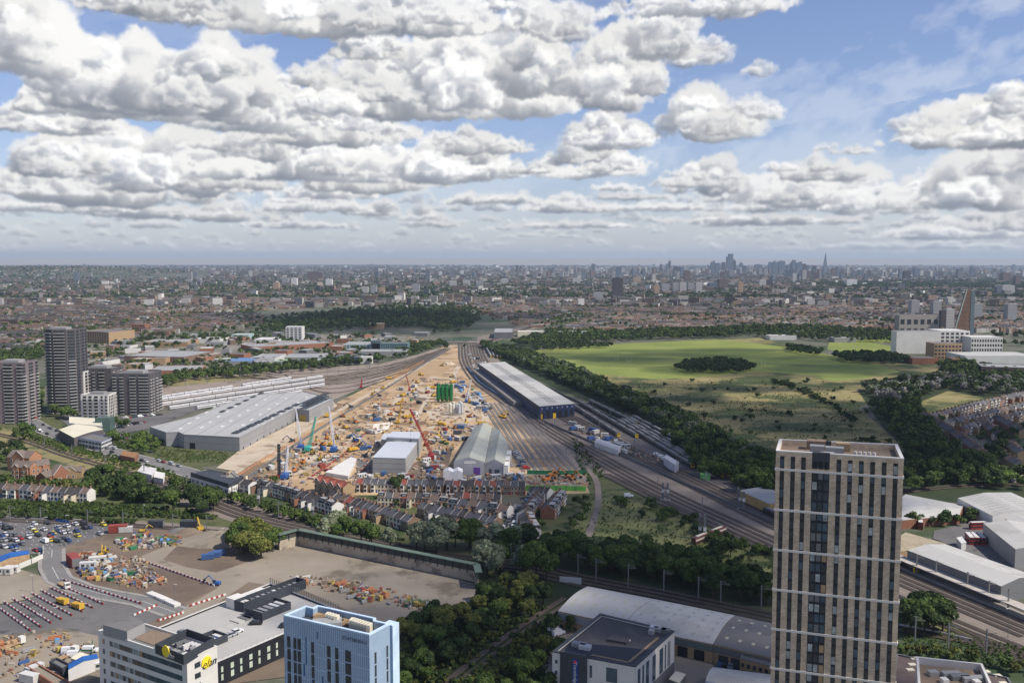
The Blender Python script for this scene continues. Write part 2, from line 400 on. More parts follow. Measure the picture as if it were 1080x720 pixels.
# ------------------------------------------------------------------ ground
g = MB(); g.quad((-30000, -600, 0), (30000, -600, 0), (30000, 26000, 0), (-30000, 26000, 0))
tag(g.build('ground', mat('urban_ground', (.085, .095, .055), .95, scale=.004, c2=(.17, .155, .13), det=9, patch=((.05, .075, .03), .009, .52))), 'town ground of streets, gardens and yards reaching the horizon', kind='structure')
def hill(name, pts, depth, mt, label):
    """a low ridge: crest points (px, py) at distance d"""
    o = MB(); n = len(pts)
    rows = []
    for f, hf in ((-1, 0), (-.5, .55), (0, 1), (.6, .5), (1, 0)):
        row = []
        for (px, py, d) in pts:
            r = (px-540)/FPX; x = r*d; y = d
            zt = max(0, ztop(Vector((0, d, 0)), py)); row.append((x*(1+f*depth/d), y+f*depth, zt*hf-.5))
        rows.append(row)
    for a, b in zip(rows, rows[1:]):
        for i in range(n-1): o.quad(a[i], a[i+1], b[i+1], b[i])
    return tag(o.build(name, mt, smooth=True), label, kind='structure')
M_hill = mat('hill_woods', (.045, .07, .03), .95, scale=.003, c2=(.13, .12, .09), det=9)
hill('hill', [(-300, 281.5, 9500), (-120, 280, 9500), (0, 280.6, 9500), (60, 281, 9500), (110, 281.5, 9500), (150, 283, 9500), (220, 285.4, 9500)], 2600, M_hill, 'long low built up hill on the left horizon')
hill('hill', [(840, 281.5, 20000), (880, 281, 20000), (910, 280.2, 20000), (960, 279.6, 20000), (1010, 280, 20000), (1060, 280.6, 20000), (1200, 280, 20000), (1400, 280.5, 20000)], 3000, M_hill, 'distant wooded ridge right of the tall pointed skyscraper')
hill('hill', [(-400, 279.6, 24000), (0, 279.6, 24000), (200, 279.4, 24000), (400, 279, 24000), (520, 279.8, 24000), (700, 279.6, 24000), (900, 280, 24000), (1500, 280, 24000)], 1500, M_hill, 'last low ridge along the whole horizon')
M_grass = mat('playing_field_grass', (.15, .20, .038), .95, scale=.010, c2=(.26, .29, .07), det=8)
M_heath = mat('heath_grass', (.165, .155, .05), .95, scale=.02, c2=(.34, .28, .125), det=11, patch=((.065, .085, .026), .011, .50))
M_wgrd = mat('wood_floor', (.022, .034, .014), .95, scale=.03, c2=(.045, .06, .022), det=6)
M_mead = mat('rough_meadow', (.06, .08, .028), .95, scale=.03, c2=(.15, .145, .065), det=9, patch=((.035, .06, .018), .03, .54))
M_dry = mat('dry_verge_grass', (.20, .175, .075), .95, scale=.04, c2=(.30, .25, .12), det=8, patch=((.07, .10, .03), .05, .56))
M_site = mat('excavated_earth', (.33, .215, .115), .95, scale=.03, c2=(.58, .43, .27), det=12, patch=((.22, .15, .09), .02, .54))
M_site2 = mat('pale_earth', (.44, .36, .26), .95, scale=.05, c2=(.58, .49, .38), det=9, patch=((.34, .26, .18), .04, .56))
M_brown = mat('brown_earth', (.135, .10, .072), .95, scale=.03, c2=(.22, .17, .125), det=10, patch=((.13, .10, .075), .025, .55))
M_sand = mat('concrete_slab_ground', (.23, .195, .15), .93, scale=.03, c2=(.33, .285, .225), det=10, patch=((.15, .125, .095), .022, .58))
M_asph = mat('asphalt', (.105, .102, .10), .92, scale=.03, c2=(.19, .182, .175), det=9, patch=((.075, .073, .072), .06, .58))
M_road = mat('road_surface', (.16, .155, .15), .9, scale=.05, c2=(.21, .205, .195), det=8)
M_ball = mat('ballast', (.165, .135, .11), .95, scale=.06, c2=(.26, .22, .185), det=9, patch=((.24, .20, .165), .02, .60))
M_ball2 = mat('pale_ballast', (.24, .195, .16), .95, scale=.05, c2=(.34, .28, .235), det=9, patch=((.17, .135, .11), .025, .56))
M_conc = mat('concrete', (.36, .34, .30), .9, scale=.15, c2=(.46, .43, .39), det=8, patch=((.27, .25, .22), .08, .60))
M_rail = mat('rail_steel', (.20, .16, .13), .5, metal=.6)
M_slp = mat('sleeper_bed', (.075, .06, .05), .95, scale=.2, c2=(.11, .09, .078), det=6)
M_slpg = mat('grey_sleeper_bed', (.20, .18, .165), .95, scale=.2, c2=(.27, .245, .225), det=6)
def road(name, pts, wd, m, label=None, z=None, kerb=True, lines=True):
    _lay[0] += 1; z = .02+.004*_lay[0] if z is None else z
    l = smooth_line([P(*q) for q in pts])
    o = strip(MB(), l, wd, z)
    if kerb: strip(o, l, 1.8, z-.003, 1, off=wd/2+.9, h=.13); strip(o, l, 1.8, z-.003, 1, off=-wd/2-.9, h=.13)
    if lines:
        for i in range(0, len(l)-1, 2): strip(o, l[i:i+2], .18, z+.003, 2)
    tag(o.build(name, [m, M_pave, M_line]), label, kind='structure'); return l
M_pave = mat('paving', (.27, .255, .235), .9, scale=.2, c2=(.34, .325, .30)); M_line = mat('road_paint', (.72, .72, .70), .7)
# meadows, woods, fields
sheet('meadow', [(-60, 455), (-60, 548), (130, 560), (330, 575), (420, 600), (560, 640), (820, 660), (820, 500), (640, 490), (610, 500), (560, 545), (330, 512), (255, 505), (160, 478), (60, 436)], M_mead, label='rough green land between the railways')
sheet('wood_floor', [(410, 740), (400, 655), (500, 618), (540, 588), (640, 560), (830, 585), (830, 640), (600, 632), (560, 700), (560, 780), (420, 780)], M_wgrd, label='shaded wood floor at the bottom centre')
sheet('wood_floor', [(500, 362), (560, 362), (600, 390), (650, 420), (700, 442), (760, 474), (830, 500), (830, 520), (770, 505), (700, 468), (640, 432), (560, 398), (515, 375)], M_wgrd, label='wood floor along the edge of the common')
sheet('common', [(548, 370), (600, 366), (700, 360), (800, 356), (900, 380), (985, 386), (1005, 397), (960, 405), (905, 430), (935, 455), (970, 490), (990, 520), (930, 535), (825, 512), (760, 478), (690, 440), (600, 396)], M_heath, label='rough heath grass of the wide common')
sheet('playing_field', [(556, 370), (600, 367), (650, 362.5), (705, 360), (756, 358), (790, 361), (830, 366), (880, 375), (930, 385), (950, 392), (905, 400), (880, 402), (850, 395), (800, 392), (745, 397), (690, 400), (648, 396), (612, 392), (585, 381)], M_grass, label='mown green playing fields on the common')
sheet('playing_field', [(875, 360), (905, 358), (945, 366), (950, 372), (900, 373), (872, 368)], M_grass, label='sunny sports ground beyond the poplar row')
sheet('playing_field', [(907, 356), (942, 354), (944, 361), (908, 362)], M_grass, label='small green pitch left of the long white building')
sheet('meadow', [(965, 425), (1000, 408), (1035, 408), (1045, 424), (1000, 436), (975, 438)], M_heath, label='green clearing above the curved street')
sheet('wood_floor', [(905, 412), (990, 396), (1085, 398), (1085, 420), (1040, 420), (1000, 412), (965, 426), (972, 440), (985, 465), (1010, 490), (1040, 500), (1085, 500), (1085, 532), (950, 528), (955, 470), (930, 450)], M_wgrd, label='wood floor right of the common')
M_yel = mat('yellow_rough_grass', (.13, .15, .045), .95, scale=.03, c2=(.24, .235, .10), det=10, patch=((.06, .085, .025), .04, .55))
sheet('meadow', [(604, 562), (616, 530), (650, 522), (676, 530), (720, 548), (760, 566), (812, 590), (815, 614), (780, 606), (740, 588), (690, 572), (640, 566)], M_yel, label='lighter grassy clearing between the tracks and the brick tower')
sheet('meadow', [(950, 640), (1000, 655), (1090, 690), (1090, 705), (1000, 672), (950, 664)], M_yel, label='grass strip between the right hand tracks')
# railways and depots
sheet('railway_bed', [(478, 364), (512, 362), (530, 384), (566, 402), (605, 424), (660, 452), (720, 484), (775, 512), (830, 545), (1090, 648), (1090, 690), (960, 640), (830, 588), (760, 560), (700, 532), (640, 502), (560, 455), (505, 408), (486, 385)], M_ball, label='wide ballast bed of the main line')
sheet('depot_ground', [(150, 405), (200, 396), (330, 388), (400, 384), (440, 374), (474, 363), (478, 370), (440, 385), (400, 402), (350, 422), (316, 436), (300, 415), (215, 420), (160, 434)], M_ball2, label='pale ballast of the train depot left of the works')
sheet('sidings_bed', [(516, 424), (546, 420), (585, 452), (614, 496), (570, 498), (545, 497), (536, 470), (522, 440)], M_ball2, label='pale bed of the empty sidings')
sheet('railway_bed', [(-60, 541), (60, 546), (150, 549), (240, 556), (260, 566), (150, 562), (60, 556), (-60, 553)], M_ball, label='ballast bed behind the car park')
sheet('railway_bed', [(-60, 440), (20, 455), (70, 474), (130, 490), (200, 512), (260, 530), (330, 548), (420, 575), (470, 592), (440, 596), (340, 566), (250, 552), (180, 528), (120, 506), (60, 486), (-60, 452)], M_ball, label='ballast bed crossing behind the concrete wall')
sheet('verge', [(-60, 432), (0, 450), (40, 463), (100, 480), (180, 502), (190, 509), (150, 508), (90, 494), (30, 478), (-60, 456)], M_dry, label='dry yellow verge below the busy road')
sheet('verge', [(160, 402), (200, 398), (255, 396), (285, 394), (260, 400), (180, 408)], M_dry, label='yellow grass strip behind the train depot')
sheet('meadow', [(160, 470), (200, 470), (245, 478), (235, 490), (200, 493), (165, 486)], M_mead, label='weedy plot below the long grey depot')
sheet('railway_bed', [(486, 363.5), (512, 363.5), (545, 352), (600, 337), (612, 331), (594, 333), (540, 346), (498, 357)], M_ball, label='far ballast bed running on towards the city')
# the great works site
SITE = [(470, 364), (482, 364), (488, 385), (505, 408), (535, 432), (560, 458), (614, 500), (622, 520), (560, 522), (350, 522), (262, 512), (238, 500), (254, 487), (320, 445), (356, 424), (400, 402), (440, 384)]
sheet('works_ground', SITE, M_site, label='excavated tan earth of the station works')
sheet('works_ground', [(430, 383), (444, 379), (478, 381), (474, 389), (462, 399), (440, 401), (408, 398)], mat('bare_clay', (.36, .24, .13), .95, scale=.05, c2=(.44, .31, .18), det=8), label='smooth bare clay at the far end of the works')
sheet('works_ground', [(470, 424), (492, 424), (498, 436), (492, 442), (455, 442), (449, 434)], M_site2, label='cream concrete apron round the cement silos')
sheet('works_ground', [(394, 447), (412, 445), (415, 447), (405, 456), (392, 456)], mat('white_slab', (.68, .62, .53), .9), label='bright new slab in the works')
sheet('works_ground', [(376, 484), (392, 478), (392, 502), (398, 510), (376, 508)], M_asph, label='grey yard left of the grey container building')
sheet('works_ground', [(444, 482), (478, 470), (470, 505), (432, 508), (430, 497)], M_brown, label='churned brown yard below the red crane')
sheet('works_ground', [(476, 500), (545, 500), (550, 514), (478, 514)], M_asph, label='grey yard in front of the double shed')
sheet('works_ground', [(550, 500), (618, 500), (622, 512), (560, 514)], M_sand, label='demolition ground at the end of the sidings')
for q, wd, lb in (([(240, 503), (290, 472), (345, 440), (400, 410), (440, 389), (476, 366)], 6, 'pale haul road beside the long grey depot'), ([(262, 510), (310, 500), (350, 478), (385, 452), (415, 425), (450, 400)], 5, 'haul road crossing the works'),
                  ([(484, 386), (478, 396), (477, 404), (486, 414), (505, 425), (512, 440), (508, 452)], 7, 'curving cream haul road behind the double shed'), ([(452, 452), (470, 446), (492, 444), (502, 436), (494, 424), (480, 418)], 6, 'cream haul road round the silos'),
                  ([(428, 462), (440, 440), (448, 425), (456, 412)], 4, 'narrow haul road left of the green silos')):
    road('haul_road', q, wd, M_site2, lb, kerb=False, lines=False)
rp = random.Random(12)
for i in range(26):
    t = rp.random(); x = 480-t*190+rp.uniform(-30, 40)*t; y = 392+t*96+rp.uniform(-8, 8)
    if not inpoly(x, y, SITE): continue
    rx_, ry_ = rp.uniform(5, 16)*(.5+t), rp.uniform(1.2, 3.6)*(.5+t); m_ = rp.choice([M_site2, M_brown, mat('orange_clay', (.36, .20, .095), .95, scale=.05, c2=(.50, .30, .15), det=9), M_brown, M_site2])
    sheet('works_ground', [(x+rx_*math.cos(a)*rp.uniform(.7, 1.2)+ry_*math.sin(a), y+ry_*math.sin(a)*rp.uniform(.7, 1.2)) for a in [k*math.pi/6 for k in range(12)]], m_, label='patch of disturbed earth in the works')
# foreground yards
sheet('works_ground', [(52, 566), (120, 557), (240, 560), (300, 566), (390, 590), (505, 618), (500, 640), (430, 652), (410, 700), (100, 740), (100, 700), (120, 660), (190, 636), (100, 622), (62, 606)], M_brown, label='brown ground of the lower works')
sheet('works_ground', [(146, 588), (180, 574), (240, 566), (300, 566), (510, 618), (498, 645), (420, 660), (380, 650), (320, 622), (262, 614), (200, 656), (170, 664), (196, 640), (230, 620), (180, 612)], M_sand, label='pale concrete ground before the long wall')
sheet('works_ground', [(192, 571), (238, 566), (262, 574), (270, 590), (228, 604), (196, 598), (172, 590)], M_brown, label='dug earth hollow left of the long wall')
sheet('works_ground', [(64, 590), (100, 572), (140, 590), (192, 610), (232, 618), (196, 636), (150, 628), (100, 620), (66, 606)], mat('dark_soil', (.135, .10, .075), .95, scale=.04, c2=(.20, .155, .12), det=9), label='dark soil between the material stores')
sheet('works_ground', [(120, 604), (150, 594), (190, 606), (226, 617), (206, 627), (180, 632), (140, 622)], mat('darker_soil', (.12, .09, .068), .95, scale=.06, c2=(.175, .135, .105), det=9), label='dark churned soil inside the barrier line')
sheet('car_park', [(-60, 543), (60, 546), (112, 552), (128, 560), (100, 567), (60, 579), (52, 590), (46, 584), (-60, 590)], M_asph, label='asphalt car park below the railway')
sheet('yard', [(-60, 596), (20, 600), (56, 612), (60, 618), (30, 632), (-60, 648)], M_sand, label='empty beige yard beside the car park')
sheet('lorry_park', [(-60, 650), (30, 633), (62, 616), (100, 618), (150, 632), (196, 637), (150, 662), (110, 675), (-60, 700)], M_asph, label='grey lorry park with rows of barriers')
sheet('yard', [(-60, 672), (30, 668), (60, 662), (110, 672), (110, 760), (-60, 760)], M_sand, label='beige yard in the bottom left corner')
road('road', [(55, 580), (55, 598), (62, 611), (85, 621), (115, 628), (150, 634), (185, 646)], 9, M_road, 'curving road between the car park and the works')
road('road', [(20, 436), (40, 450), (70, 462), (110, 474), (145, 484), (190, 496), (230, 508), (262, 520)], 15, M_road, 'busy main road past the cream roofed building')
road('track', [(618, 492), (628, 505), (631, 520), (629, 540), (620, 566)], 4, M_ball, 'dirt track curving through the meadow', kerb=False, lines=False)
road('road', [(553, 532), (548, 545), (538, 560), (528, 574)], 9, M_road, 'street between the terraces')
road('road', [(976, 438), (966, 445), (972, 452), (992, 464), (1010, 476), (1030, 486)], 9, M_road, 'curved street at the edge of the right estate')
road('road', [(1042, 450), (1052, 458), (1068, 470), (1090, 484)], 7, M_road, 'street inside the right estate', )
road('road', [(1062, 508), (1068, 500), (1090, 496)], 9, M_road, 'road end right of the woods')
sheet('yard', [(985, 560), (1018, 552), (1040, 556), (1044, 574), (1070, 592), (1085, 600), (1085, 606), (1035, 590), (1002, 575), (984, 568)], M_asph, label='asphalt bus yard')
sheet('yard', [(550, 716), (590, 648), (618, 640), (640, 655), (800, 720), (820, 760), (540, 770)], M_sand, label='concrete yard round the workshops')
pk = MB()
for k in range(9):
    for i in range(26):
        x = -10+i*5.2+k*3.4; y = 552.5+k*4.2; a, b = P(x, y), P(x+1.5, y+2.0)
        if inpoly(x, y, [(-60, 543), (60, 547), (108, 552), (122, 559), (100, 565), (60, 577), (52, 586), (-60, 588)]) and (i+k) % 3: strip(pk, [a, b], .13, .02+.004*_lay[0]+.004)
tag(pk.build('parking_lines', M_line), 'white parking bay lines in the car park', kind='structure')
def tracks(pts, offs, m_bed, gauge=True, wd=2.9, label=None, start=0):
    l0 = smooth_line([P(*q) for q in pts], 20.)
    _lay[0] += 1; z = .02+.004*_lay[0]
    for k, o_ in enumerate(offs):
        l = offset_line(l0, o_); mb = MB()
        strip(mb, l, wd, z, 0); strip(mb, l, .16, z, 1, off=.72, h=.16); strip(mb, l, .16, z, 1, off=-.72, h=.16)
        tag(mb.build('railway_track', [m_bed, M_rail]), label, kind='structure')
    return l0
MAINL = tracks([(490, 362), (492, 380), (505, 400), (535, 422), (580, 452), (640, 486), (700, 518), (760, 546), (830, 578), (960, 640), (1095, 695)], [-10, -5, 0, 5], M_slp, label='main line track with steel rails')
tracks([(501, 362), (506, 378), (520, 394), (560, 420), (610, 446), (660, 474), (720, 503), (780, 532), (830, 556), (960, 612), (1095, 668)], [-9, -4.5, 0, 4.5, 9], M_slp, label='main line track beside the depot')
tracks([(608, 432), (650, 452), (700, 478), (760, 505), (830, 536), (960, 592), (1090, 650)], [-7.5, -3, 1.5, 6], M_slpg, label='pale new track')
tracks([(520, 425), (545, 460), (570, 497)], [-12, -7.5, -3, 1.5], M_slpg, label='empty siding')
tracks([(535, 425), (562, 456), (596, 497)], [-9, -4.5, 0, 4.5, 9], M_slpg, label='empty siding')
tracks([(-60, 546), (60, 551), (150, 555), (240, 562), (330, 572)], [-2.2, 2.2], M_slp, label='track behind the car park')
tracks([(-60, 446), (20, 463), (70, 480), (130, 497), (150, 503)], [-3, 2], M_slp, label='track in the dry verge')
tracks([(140, 498), (200, 518), (260, 541), (330, 558), (420, 577), (480, 588), (555, 597), (615, 611), (690, 625), (790, 646), (850, 658)], [-9, -4.5, 0, 4.5], M_slp, label='track curving behind the long wall')
for j in range(7): tracks([(160+j*14, 432-j*3.0), (345, 405-j*1.2), (420, 391-j*1.4), (474, 366)], [0], M_slp, label='depot siding')
for j in range(6): tracks([(200+j*20, 400-j*1.), (350, 392+j*4.5), (430, 382+j*2), (476, 367)], [0], M_slp, label='depot siding')
tracks([(455, 740), (482, 716), (515, 690), (545, 668), (575, 648), (600, 632)], [-2.2, 2.2], M_slp, label='track cutting through the bottom woods')
tracks([(945, 662), (1000, 672), (1090, 688)], [-2.2, 2.2], M_slp, label='pair of tracks below the big round tree')
tracks([(640, 500), (700, 530), (760, 556), (830, 588), (960, 640), (1090, 700)], [-3.5, 1], M_slp, label='outer main line track')
tracks([(950, 520), (1010, 514), (1090, 512)], [0, 4.5], M_slp, label='track behind the white sheds')
tracks([(497, 366), (560, 345), (600, 333)], [-6, -2, 2, 6], M_slp, label='far main line running towards the city')
# ------------------------------------------------------------------ materials for buildings
M_glass = mat('dark_glass', (.03, .037, .045), .12, var=.4, scale=.4, spec=.6)
M_glassb = mat('blue_glass', (.05, .08, .11), .15, var=.3, scale=.3, spec=.6)
M_pane = mat('lit_blind_glass', (.30, .33, .33), .4, var=.3, scale=.5)  # pale grey panes, blinds behind the glass
M_white = mat('white_render', (.66, .64, .60), .8, .05, .1, patch=((.62, .60, .56), .08, .62))
M_offw = mat('offwhite_cladding', (.60, .59, .57), .7, .06, .08)
M_blue = mat('blue_panel', (.25, .34, .46), .55, .10, .25, c2=(.32, .42, .54))
M_blueD = mat('deep_blue_panel', (.05, .11, .27), .5)
M_blueL = mat('pale_blue_coping', (.52, .66, .80), .6)
M_char = mat('charcoal_cladding', (.045, .052, .064), .6, .1, .2)
M_black = mat('black_cladding', (.018, .02, .026), .55, .1, .2)
M_grey = mat('grey_cladding', (.30, .30, .30), .6, .05, .05, stripes=None)
M_greyd = mat('dark_grey_cladding', (.16, .165, .17), .6, .06, .05)
M_roofw = mat('white_metal_roof', (.46, .45, .415), .6, .08, .03, patch=((.40, .385, .35), .04, .56), stripes=(3, 1.1, .09, (.50, .50, .48)))
M_roofd = mat('deck_surface', (.42, .41, .385), .8, .05, .05, patch=((.40, .39, .37), .06, .60))
M_roofg = mat('grey_roofing', (.17, .165, .16), .85, .08, .05, patch=((.13, .125, .12), .08, .58))
M_roofm = mat('mid_grey_metal_roof', (.33, .335, .33), .6, .05, .03, stripes=(3, 2.2, .08, (.26, .265, .26)))
M_roofn = mat('anthracite_roofing', (.062, .060, .066), .8, .1, .06, patch=((.085, .083, .088), .1, .58))
M_gravel = mat('gravel_ballast_roof', (.22, .165, .12), .95, .12, 1.2)
M_cream = mat('cream_roof', (.70, .65, .50), .7, .05, .08)
M_tan = mat('tan_brick', (.36, .25, .145), .9, .12, .6)
M_brickr = mat('red_brick', (.26, .12, .075), .9, .15, .8)
M_orange = mat('orange_brick', (.37, .19, .11), .9, .12, .8)
def brickmat():
    m = bpy.data.materials.new('pale_brick'); m.use_nodes = True; nt = m.node_tree; b = nt.nodes['Principled BSDF']
    N = nt.nodes.new; LK = nt.links.new
    g_ = N('ShaderNodeNewGeometry'); s = N('ShaderNodeSeparateXYZ'); LK(g_.outputs['Position'], s.inputs[0])
    a = N('ShaderNodeMath'); a.operation = 'ADD'; LK(s.outputs[0], a.inputs[0]); LK(s.outputs[1], a.inputs[1])
    c = N('ShaderNodeCombineXYZ'); LK(a.outputs[0], c.inputs[0]); LK(s.outputs[2], c.inputs[1])
    t = N('ShaderNodeTexBrick'); LK(c.outputs[0], t.inputs[0]); t.inputs['Scale'].default_value = 1.0
    t.inputs['Brick Width'].default_value = .62; t.inputs['Row Height'].default_value = .20; t.inputs['Mortar Size'].default_value = .018
    t.inputs['Color1'].default_value = (.76, .61, .43, 1); t.inputs['Color2'].default_value = (.50, .365, .245, 1); t.inputs['Mortar'].default_value = (.50, .43, .34, 1)
    n = N('ShaderNodeTexNoise'); LK(g_.outputs['Position'], n.inputs[0]); n.inputs['Scale'].default_value = .35; n.inputs['Detail'].default_value = 5
    mr = N('ShaderNodeMapRange'); LK(n.outputs[0], mr.inputs[0]); mr.inputs[1].default_value = .3; mr.inputs[2].default_value = .7; mr.inputs[3].default_value = .80; mr.inputs[4].default_value = 1.15
    v = N('ShaderNodeVectorMath'); v.operation = 'SCALE'; LK(t.outputs[0], v.inputs[0]); LK(mr.outputs[0], v.inputs[3]); LK(v.outputs[0], b.inputs['Base Color'])
    b.inputs['Roughness'].default_value = .9; _m['pale_brick'] = m; return m
M_pbrick = brickmat()
_stuffpane = {}
def windows(root, A, B, rows, cols, m=None, name='window', proud=.06, frame=None, limit=99, pick=None):
    """rows: [(z0, z1)]; cols: [(t0, t1)] fractions of the wall A->B (outside is to its right)"""
    A, B = Vector((A[0], A[1], 0)), Vector((B[0], B[1], 0)); d = B-A; n = Vector((d.y, -d.x, 0)).normalized()
    rest = MB(); ks = []
    for (z0, z1) in rows:
        for (t0, t1) in cols:
            a, b = A+d*t0, A+d*t1
            ks.append((a, b, z0, z1))
    for i, (a, b, z0, z1) in enumerate(ks):
        used = root.get('_w', 0)
        mm = (pick(i) if pick else None) or m or M_glass
        mb = MB() if used < limit else rest
        o = n*proud
        mb.prism([(a-n*.05)[:2], (b-n*.05)[:2], (b+o)[:2], (a+o)[:2]], z0, z1)
        if used < limit:
            w_ = mb.build(name, mm, root_space(mb, root)); root['_w'] = used+1
    if rest.f:
        o = rest.build(name, m or M_glass, root_space(rest, root)); o['kind'] = 'stuff'
def root_space(mb, root):
    """rewrite the collected world points into the space of an unrotated root"""
    l = root.location; mb.v = [(x-l.x, y-l.y, z-l.z) for x, y, z in mb.v]; return root
def part(mb, name, m, root, smooth=False, label=None):
    return tag(mb.build(name, m, root_space(mb, root), smooth), label)
def grid(n, f, a=0., b=1.):
    """n openings filling fraction f of a..b"""
    s = (b-a)/n; return [(a+s*(i+.5-f/2), a+s*(i+.5+f/2)) for i in range(n)]
def floors(z0, z1, n, f): s = (z1-z0)/n; return [(z0+s*(i+.5-f/2), z0+s*(i+.5+f/2)) for i in range(n)]
def ccw(poly):
    a = sum(poly[i][0]*poly[(i+1) % len(poly)][1]-poly[(i+1) % len(poly)][0]*poly[i][1] for i in range(len(poly)))
    return list(poly) if a > 0 else list(poly)[::-1]
def building(name, label, cat, pts, h, mw, mr, par=.7, group=None, px=True, z0=0., rim=None, t=.45):
    """flat roofed block whose roof outline shows at the given pixels"""
    w_ = [P(x, y, h) for x, y in pts] if px else [Vector((p[0], p[1], h)) for p in pts]
    if px and len(pts) == 3: w_.append(w_[0]+w_[2]-w_[1])
    w_ = ccw([(p.x, p.y) for p in w_])
    c = Vector((sum(p[0] for p in w_)/len(w_), sum(p[1] for p in w_)/len(w_), z0))
    root = empty(name, c, 0, label, cat, group)
    wl = MB(); wl.prism(w_, z0, h, top=False)
    if par > 0:
        q, ins = inset(w_, t)
        for i in range(len(q)):
            j = (i+1) % len(q)
            wl.quad((ins[j][0], ins[j][1], h-par), (ins[i][0], ins[i][1], h-par), (ins[i][0], ins[i][1], h), (ins[j][0], ins[j][1], h))
        part(wl, 'wall', mw, root)
        rr = MB(); rr.poly([(p[0], p[1], h-par) for p in ins]); part(rr, 'roof', mr, root)
        cp = MB()
        q2, o2 = inset(w_, -.06); q3, i3 = inset(w_, t+.02)
        for i in range(len(q2)):
            j = (i+1) % len(q2); A_, B_, C2, D_ = o2[i], o2[j], i3[j], i3[i]
            cp.quad((*A_, h+.12), (*B_, h+.12), (*C2, h+.12), (*D_, h+.12)); cp.quad((*A_, h-.25), (*B_, h-.25), (*B_, h+.12), (*A_, h+.12)); cp.quad((*D_, h+.12), (*C2, h+.12), (*C2, h-.15), (*D_, h-.15))
        part(cp, 'coping', rim or mw, root)
    else:
        part(wl, 'wall', mw, root); q, o2 = inset(w_, -.15); rr = MB(); rr.prism([tuple(p) for p in o2], h, h+.25); part(rr, 'roof', mr, root)
    root['_poly'] = 1
    return root, w_
def face_of(poly, pxs, z):
    """the wall of the polygon whose two ends show nearest to two given pixels"""
    best = None
    for i in range(len(poly)):
        a, b = poly[i], poly[(i+1) % len(poly)]
        pa, pb = PX((*a, z)), PX((*b, z))
        s = math.hypot(pa[0]-pxs[0][0], pa[1]-pxs[0][1])+math.hypot(pb[0]-pxs[1][0], pb[1]-pxs[1][1])
        s = min(s, math.hypot(pb[0]-pxs[0][0], pb[1]-pxs[0][1])+math.hypot(pa[0]-pxs[1][0], pa[1]-pxs[1][1]))
        if best is None or s < best[0]: best = (s, a, b)
    return best[1], best[2]
def text(body, root, loc, d, n_, size, m, name='lettering', shear=0., spacing=1.0, up=Vector((0, 0, 1)), depth=.04):
    """d: reading direction, n_: outward normal"""
    c = bpy.data.curves.new(name, 'FONT'); c.body = body; c.size = size; c.shear = shear; c.space_character = spacing; c.extrude = depth; c.align_x = 'CENTER'; c.align_y = 'CENTER'
    o = bpy.data.objects.new(name, c); COL.objects.link(o)
    bpy.context.view_layer.update(); dg = bpy.context.evaluated_depsgraph_get()
    me = bpy.data.meshes.new_from_object(o.evaluated_get(dg)); bpy.data.objects.remove(o)
    me.materials.clear(); me.materials.append(m)
    o = bpy.data.objects.new(name, me); COL.objects.link(o); o.parent = root
    d = d.normalized(); up = n_.cross(d).normalized()
    M4 = Matrix((d, up, n_.normalized())).transposed().to_4x4(); M4.translation = loc+n_.normalized()*.12-root.location; o.matrix_basis = M4
    return o
def rbox(root, c, sx, sy, z0, h, rot, m, name, label=None):
    mb = MB(); mb.box(c, sx, sy, z0, z0+h, rot); return part(mb, name, m, root, label=label)
# ---- pale brick tower
Ht = 93.
r_, pl = building('residential_tower', 'tall pale brick tower with white bands and dark window strips, standing at the right', 'tower', [(818.5, 475), (953.3, 483.5), (946.5, 468.5), (822, 463)], Ht, M_pbrick, M_gravel, par=1.6, rim=M_white, t=.9)
A, B = face_of(pl, [(818, 475), (953, 483)], Ht)
def towerface(A, B, rows, cols, wide=None, nfl=30):
    dz = Ht/ nfl
    A3, B3 = Vector((*A, 0)), Vector((*B, 0)); d = B3-A3; n = Vector((d.y, -d.x, 0)).normalized()
    for (t0, t1, wd) in cols:                                     # dark strips with spandrels between floors
        st = MB(); a, b = A3+d*t0, A3+d*t1
        st.prism([(a-n*.1)[:2], (b-n*.1)[:2], (b+n*.05)[:2], (a+n*.05)[:2]], 2, Ht-(5.2 if wd else 1.5))
        part(st, 'window_strip', M_black, r_)
    k = 0
    for f in range(nfl-1):
        z0 = 1+f*dz
        for ci, (t0, t1, wd) in enumerate(cols):
            if wd:
                sub = [(t0+(t1-t0)*(.04+.33*q), t0+(t1-t0)*(.30+.33*q)) for q in range(3)]
            else: sub = [(t0+(t1-t0)*.08, t1-(t1-t0)*.08)]
            for s0, s1 in sub:
                k += 1; rest = r_.get('_w', 0) >= 98
                mm = random.choice([M_glass]*9+[M_glassb, M_glassb, M_pane, M_char]) if not wd else random.choice([M_glass, M_glass, M_glass, M_glassb, M_greyd, M_pane, M_char, M_tan] if f % 3 else [M_glass, M_glassb, M_greyd])
                a, b = A3+d*s0, A3+d*s1
                key = 'rest'+mm.name
                mb = _acc.setdefault(key, (MB(), mm))[0] if f < nfl-10 or wd else MB()
                mb.prism([(a+n*.04)[:2], (b+n*.04)[:2], (b+n*.10)[:2], (a+n*.10)[:2]], z0+.45, z0+dz-.35)
                if not (f < nfl-10 or wd):
                    if r_.get('_w', 0) < 90: part(mb, 'window', mm, r_); r_['_w'] = r_.get('_w', 0)+1
                    else: q_ = _acc.setdefault(key, (MB(), mm))[0]; o_ = len(q_.v); q_.v += mb.v; q_.f += [tuple(i+o_ for i in f_) for f_ in mb.f]; q_.m += mb.m
_acc = {}
fr = [(.035, .070), (.122, .157), (.206, .242)]
cols = [(a, b, False) for a, b in fr]+[(.292, .432, True)]+[(x, x+.036, False) for x in (.487, .574, .661, .748, .836, .923)]
towerface(A, B, None, cols)
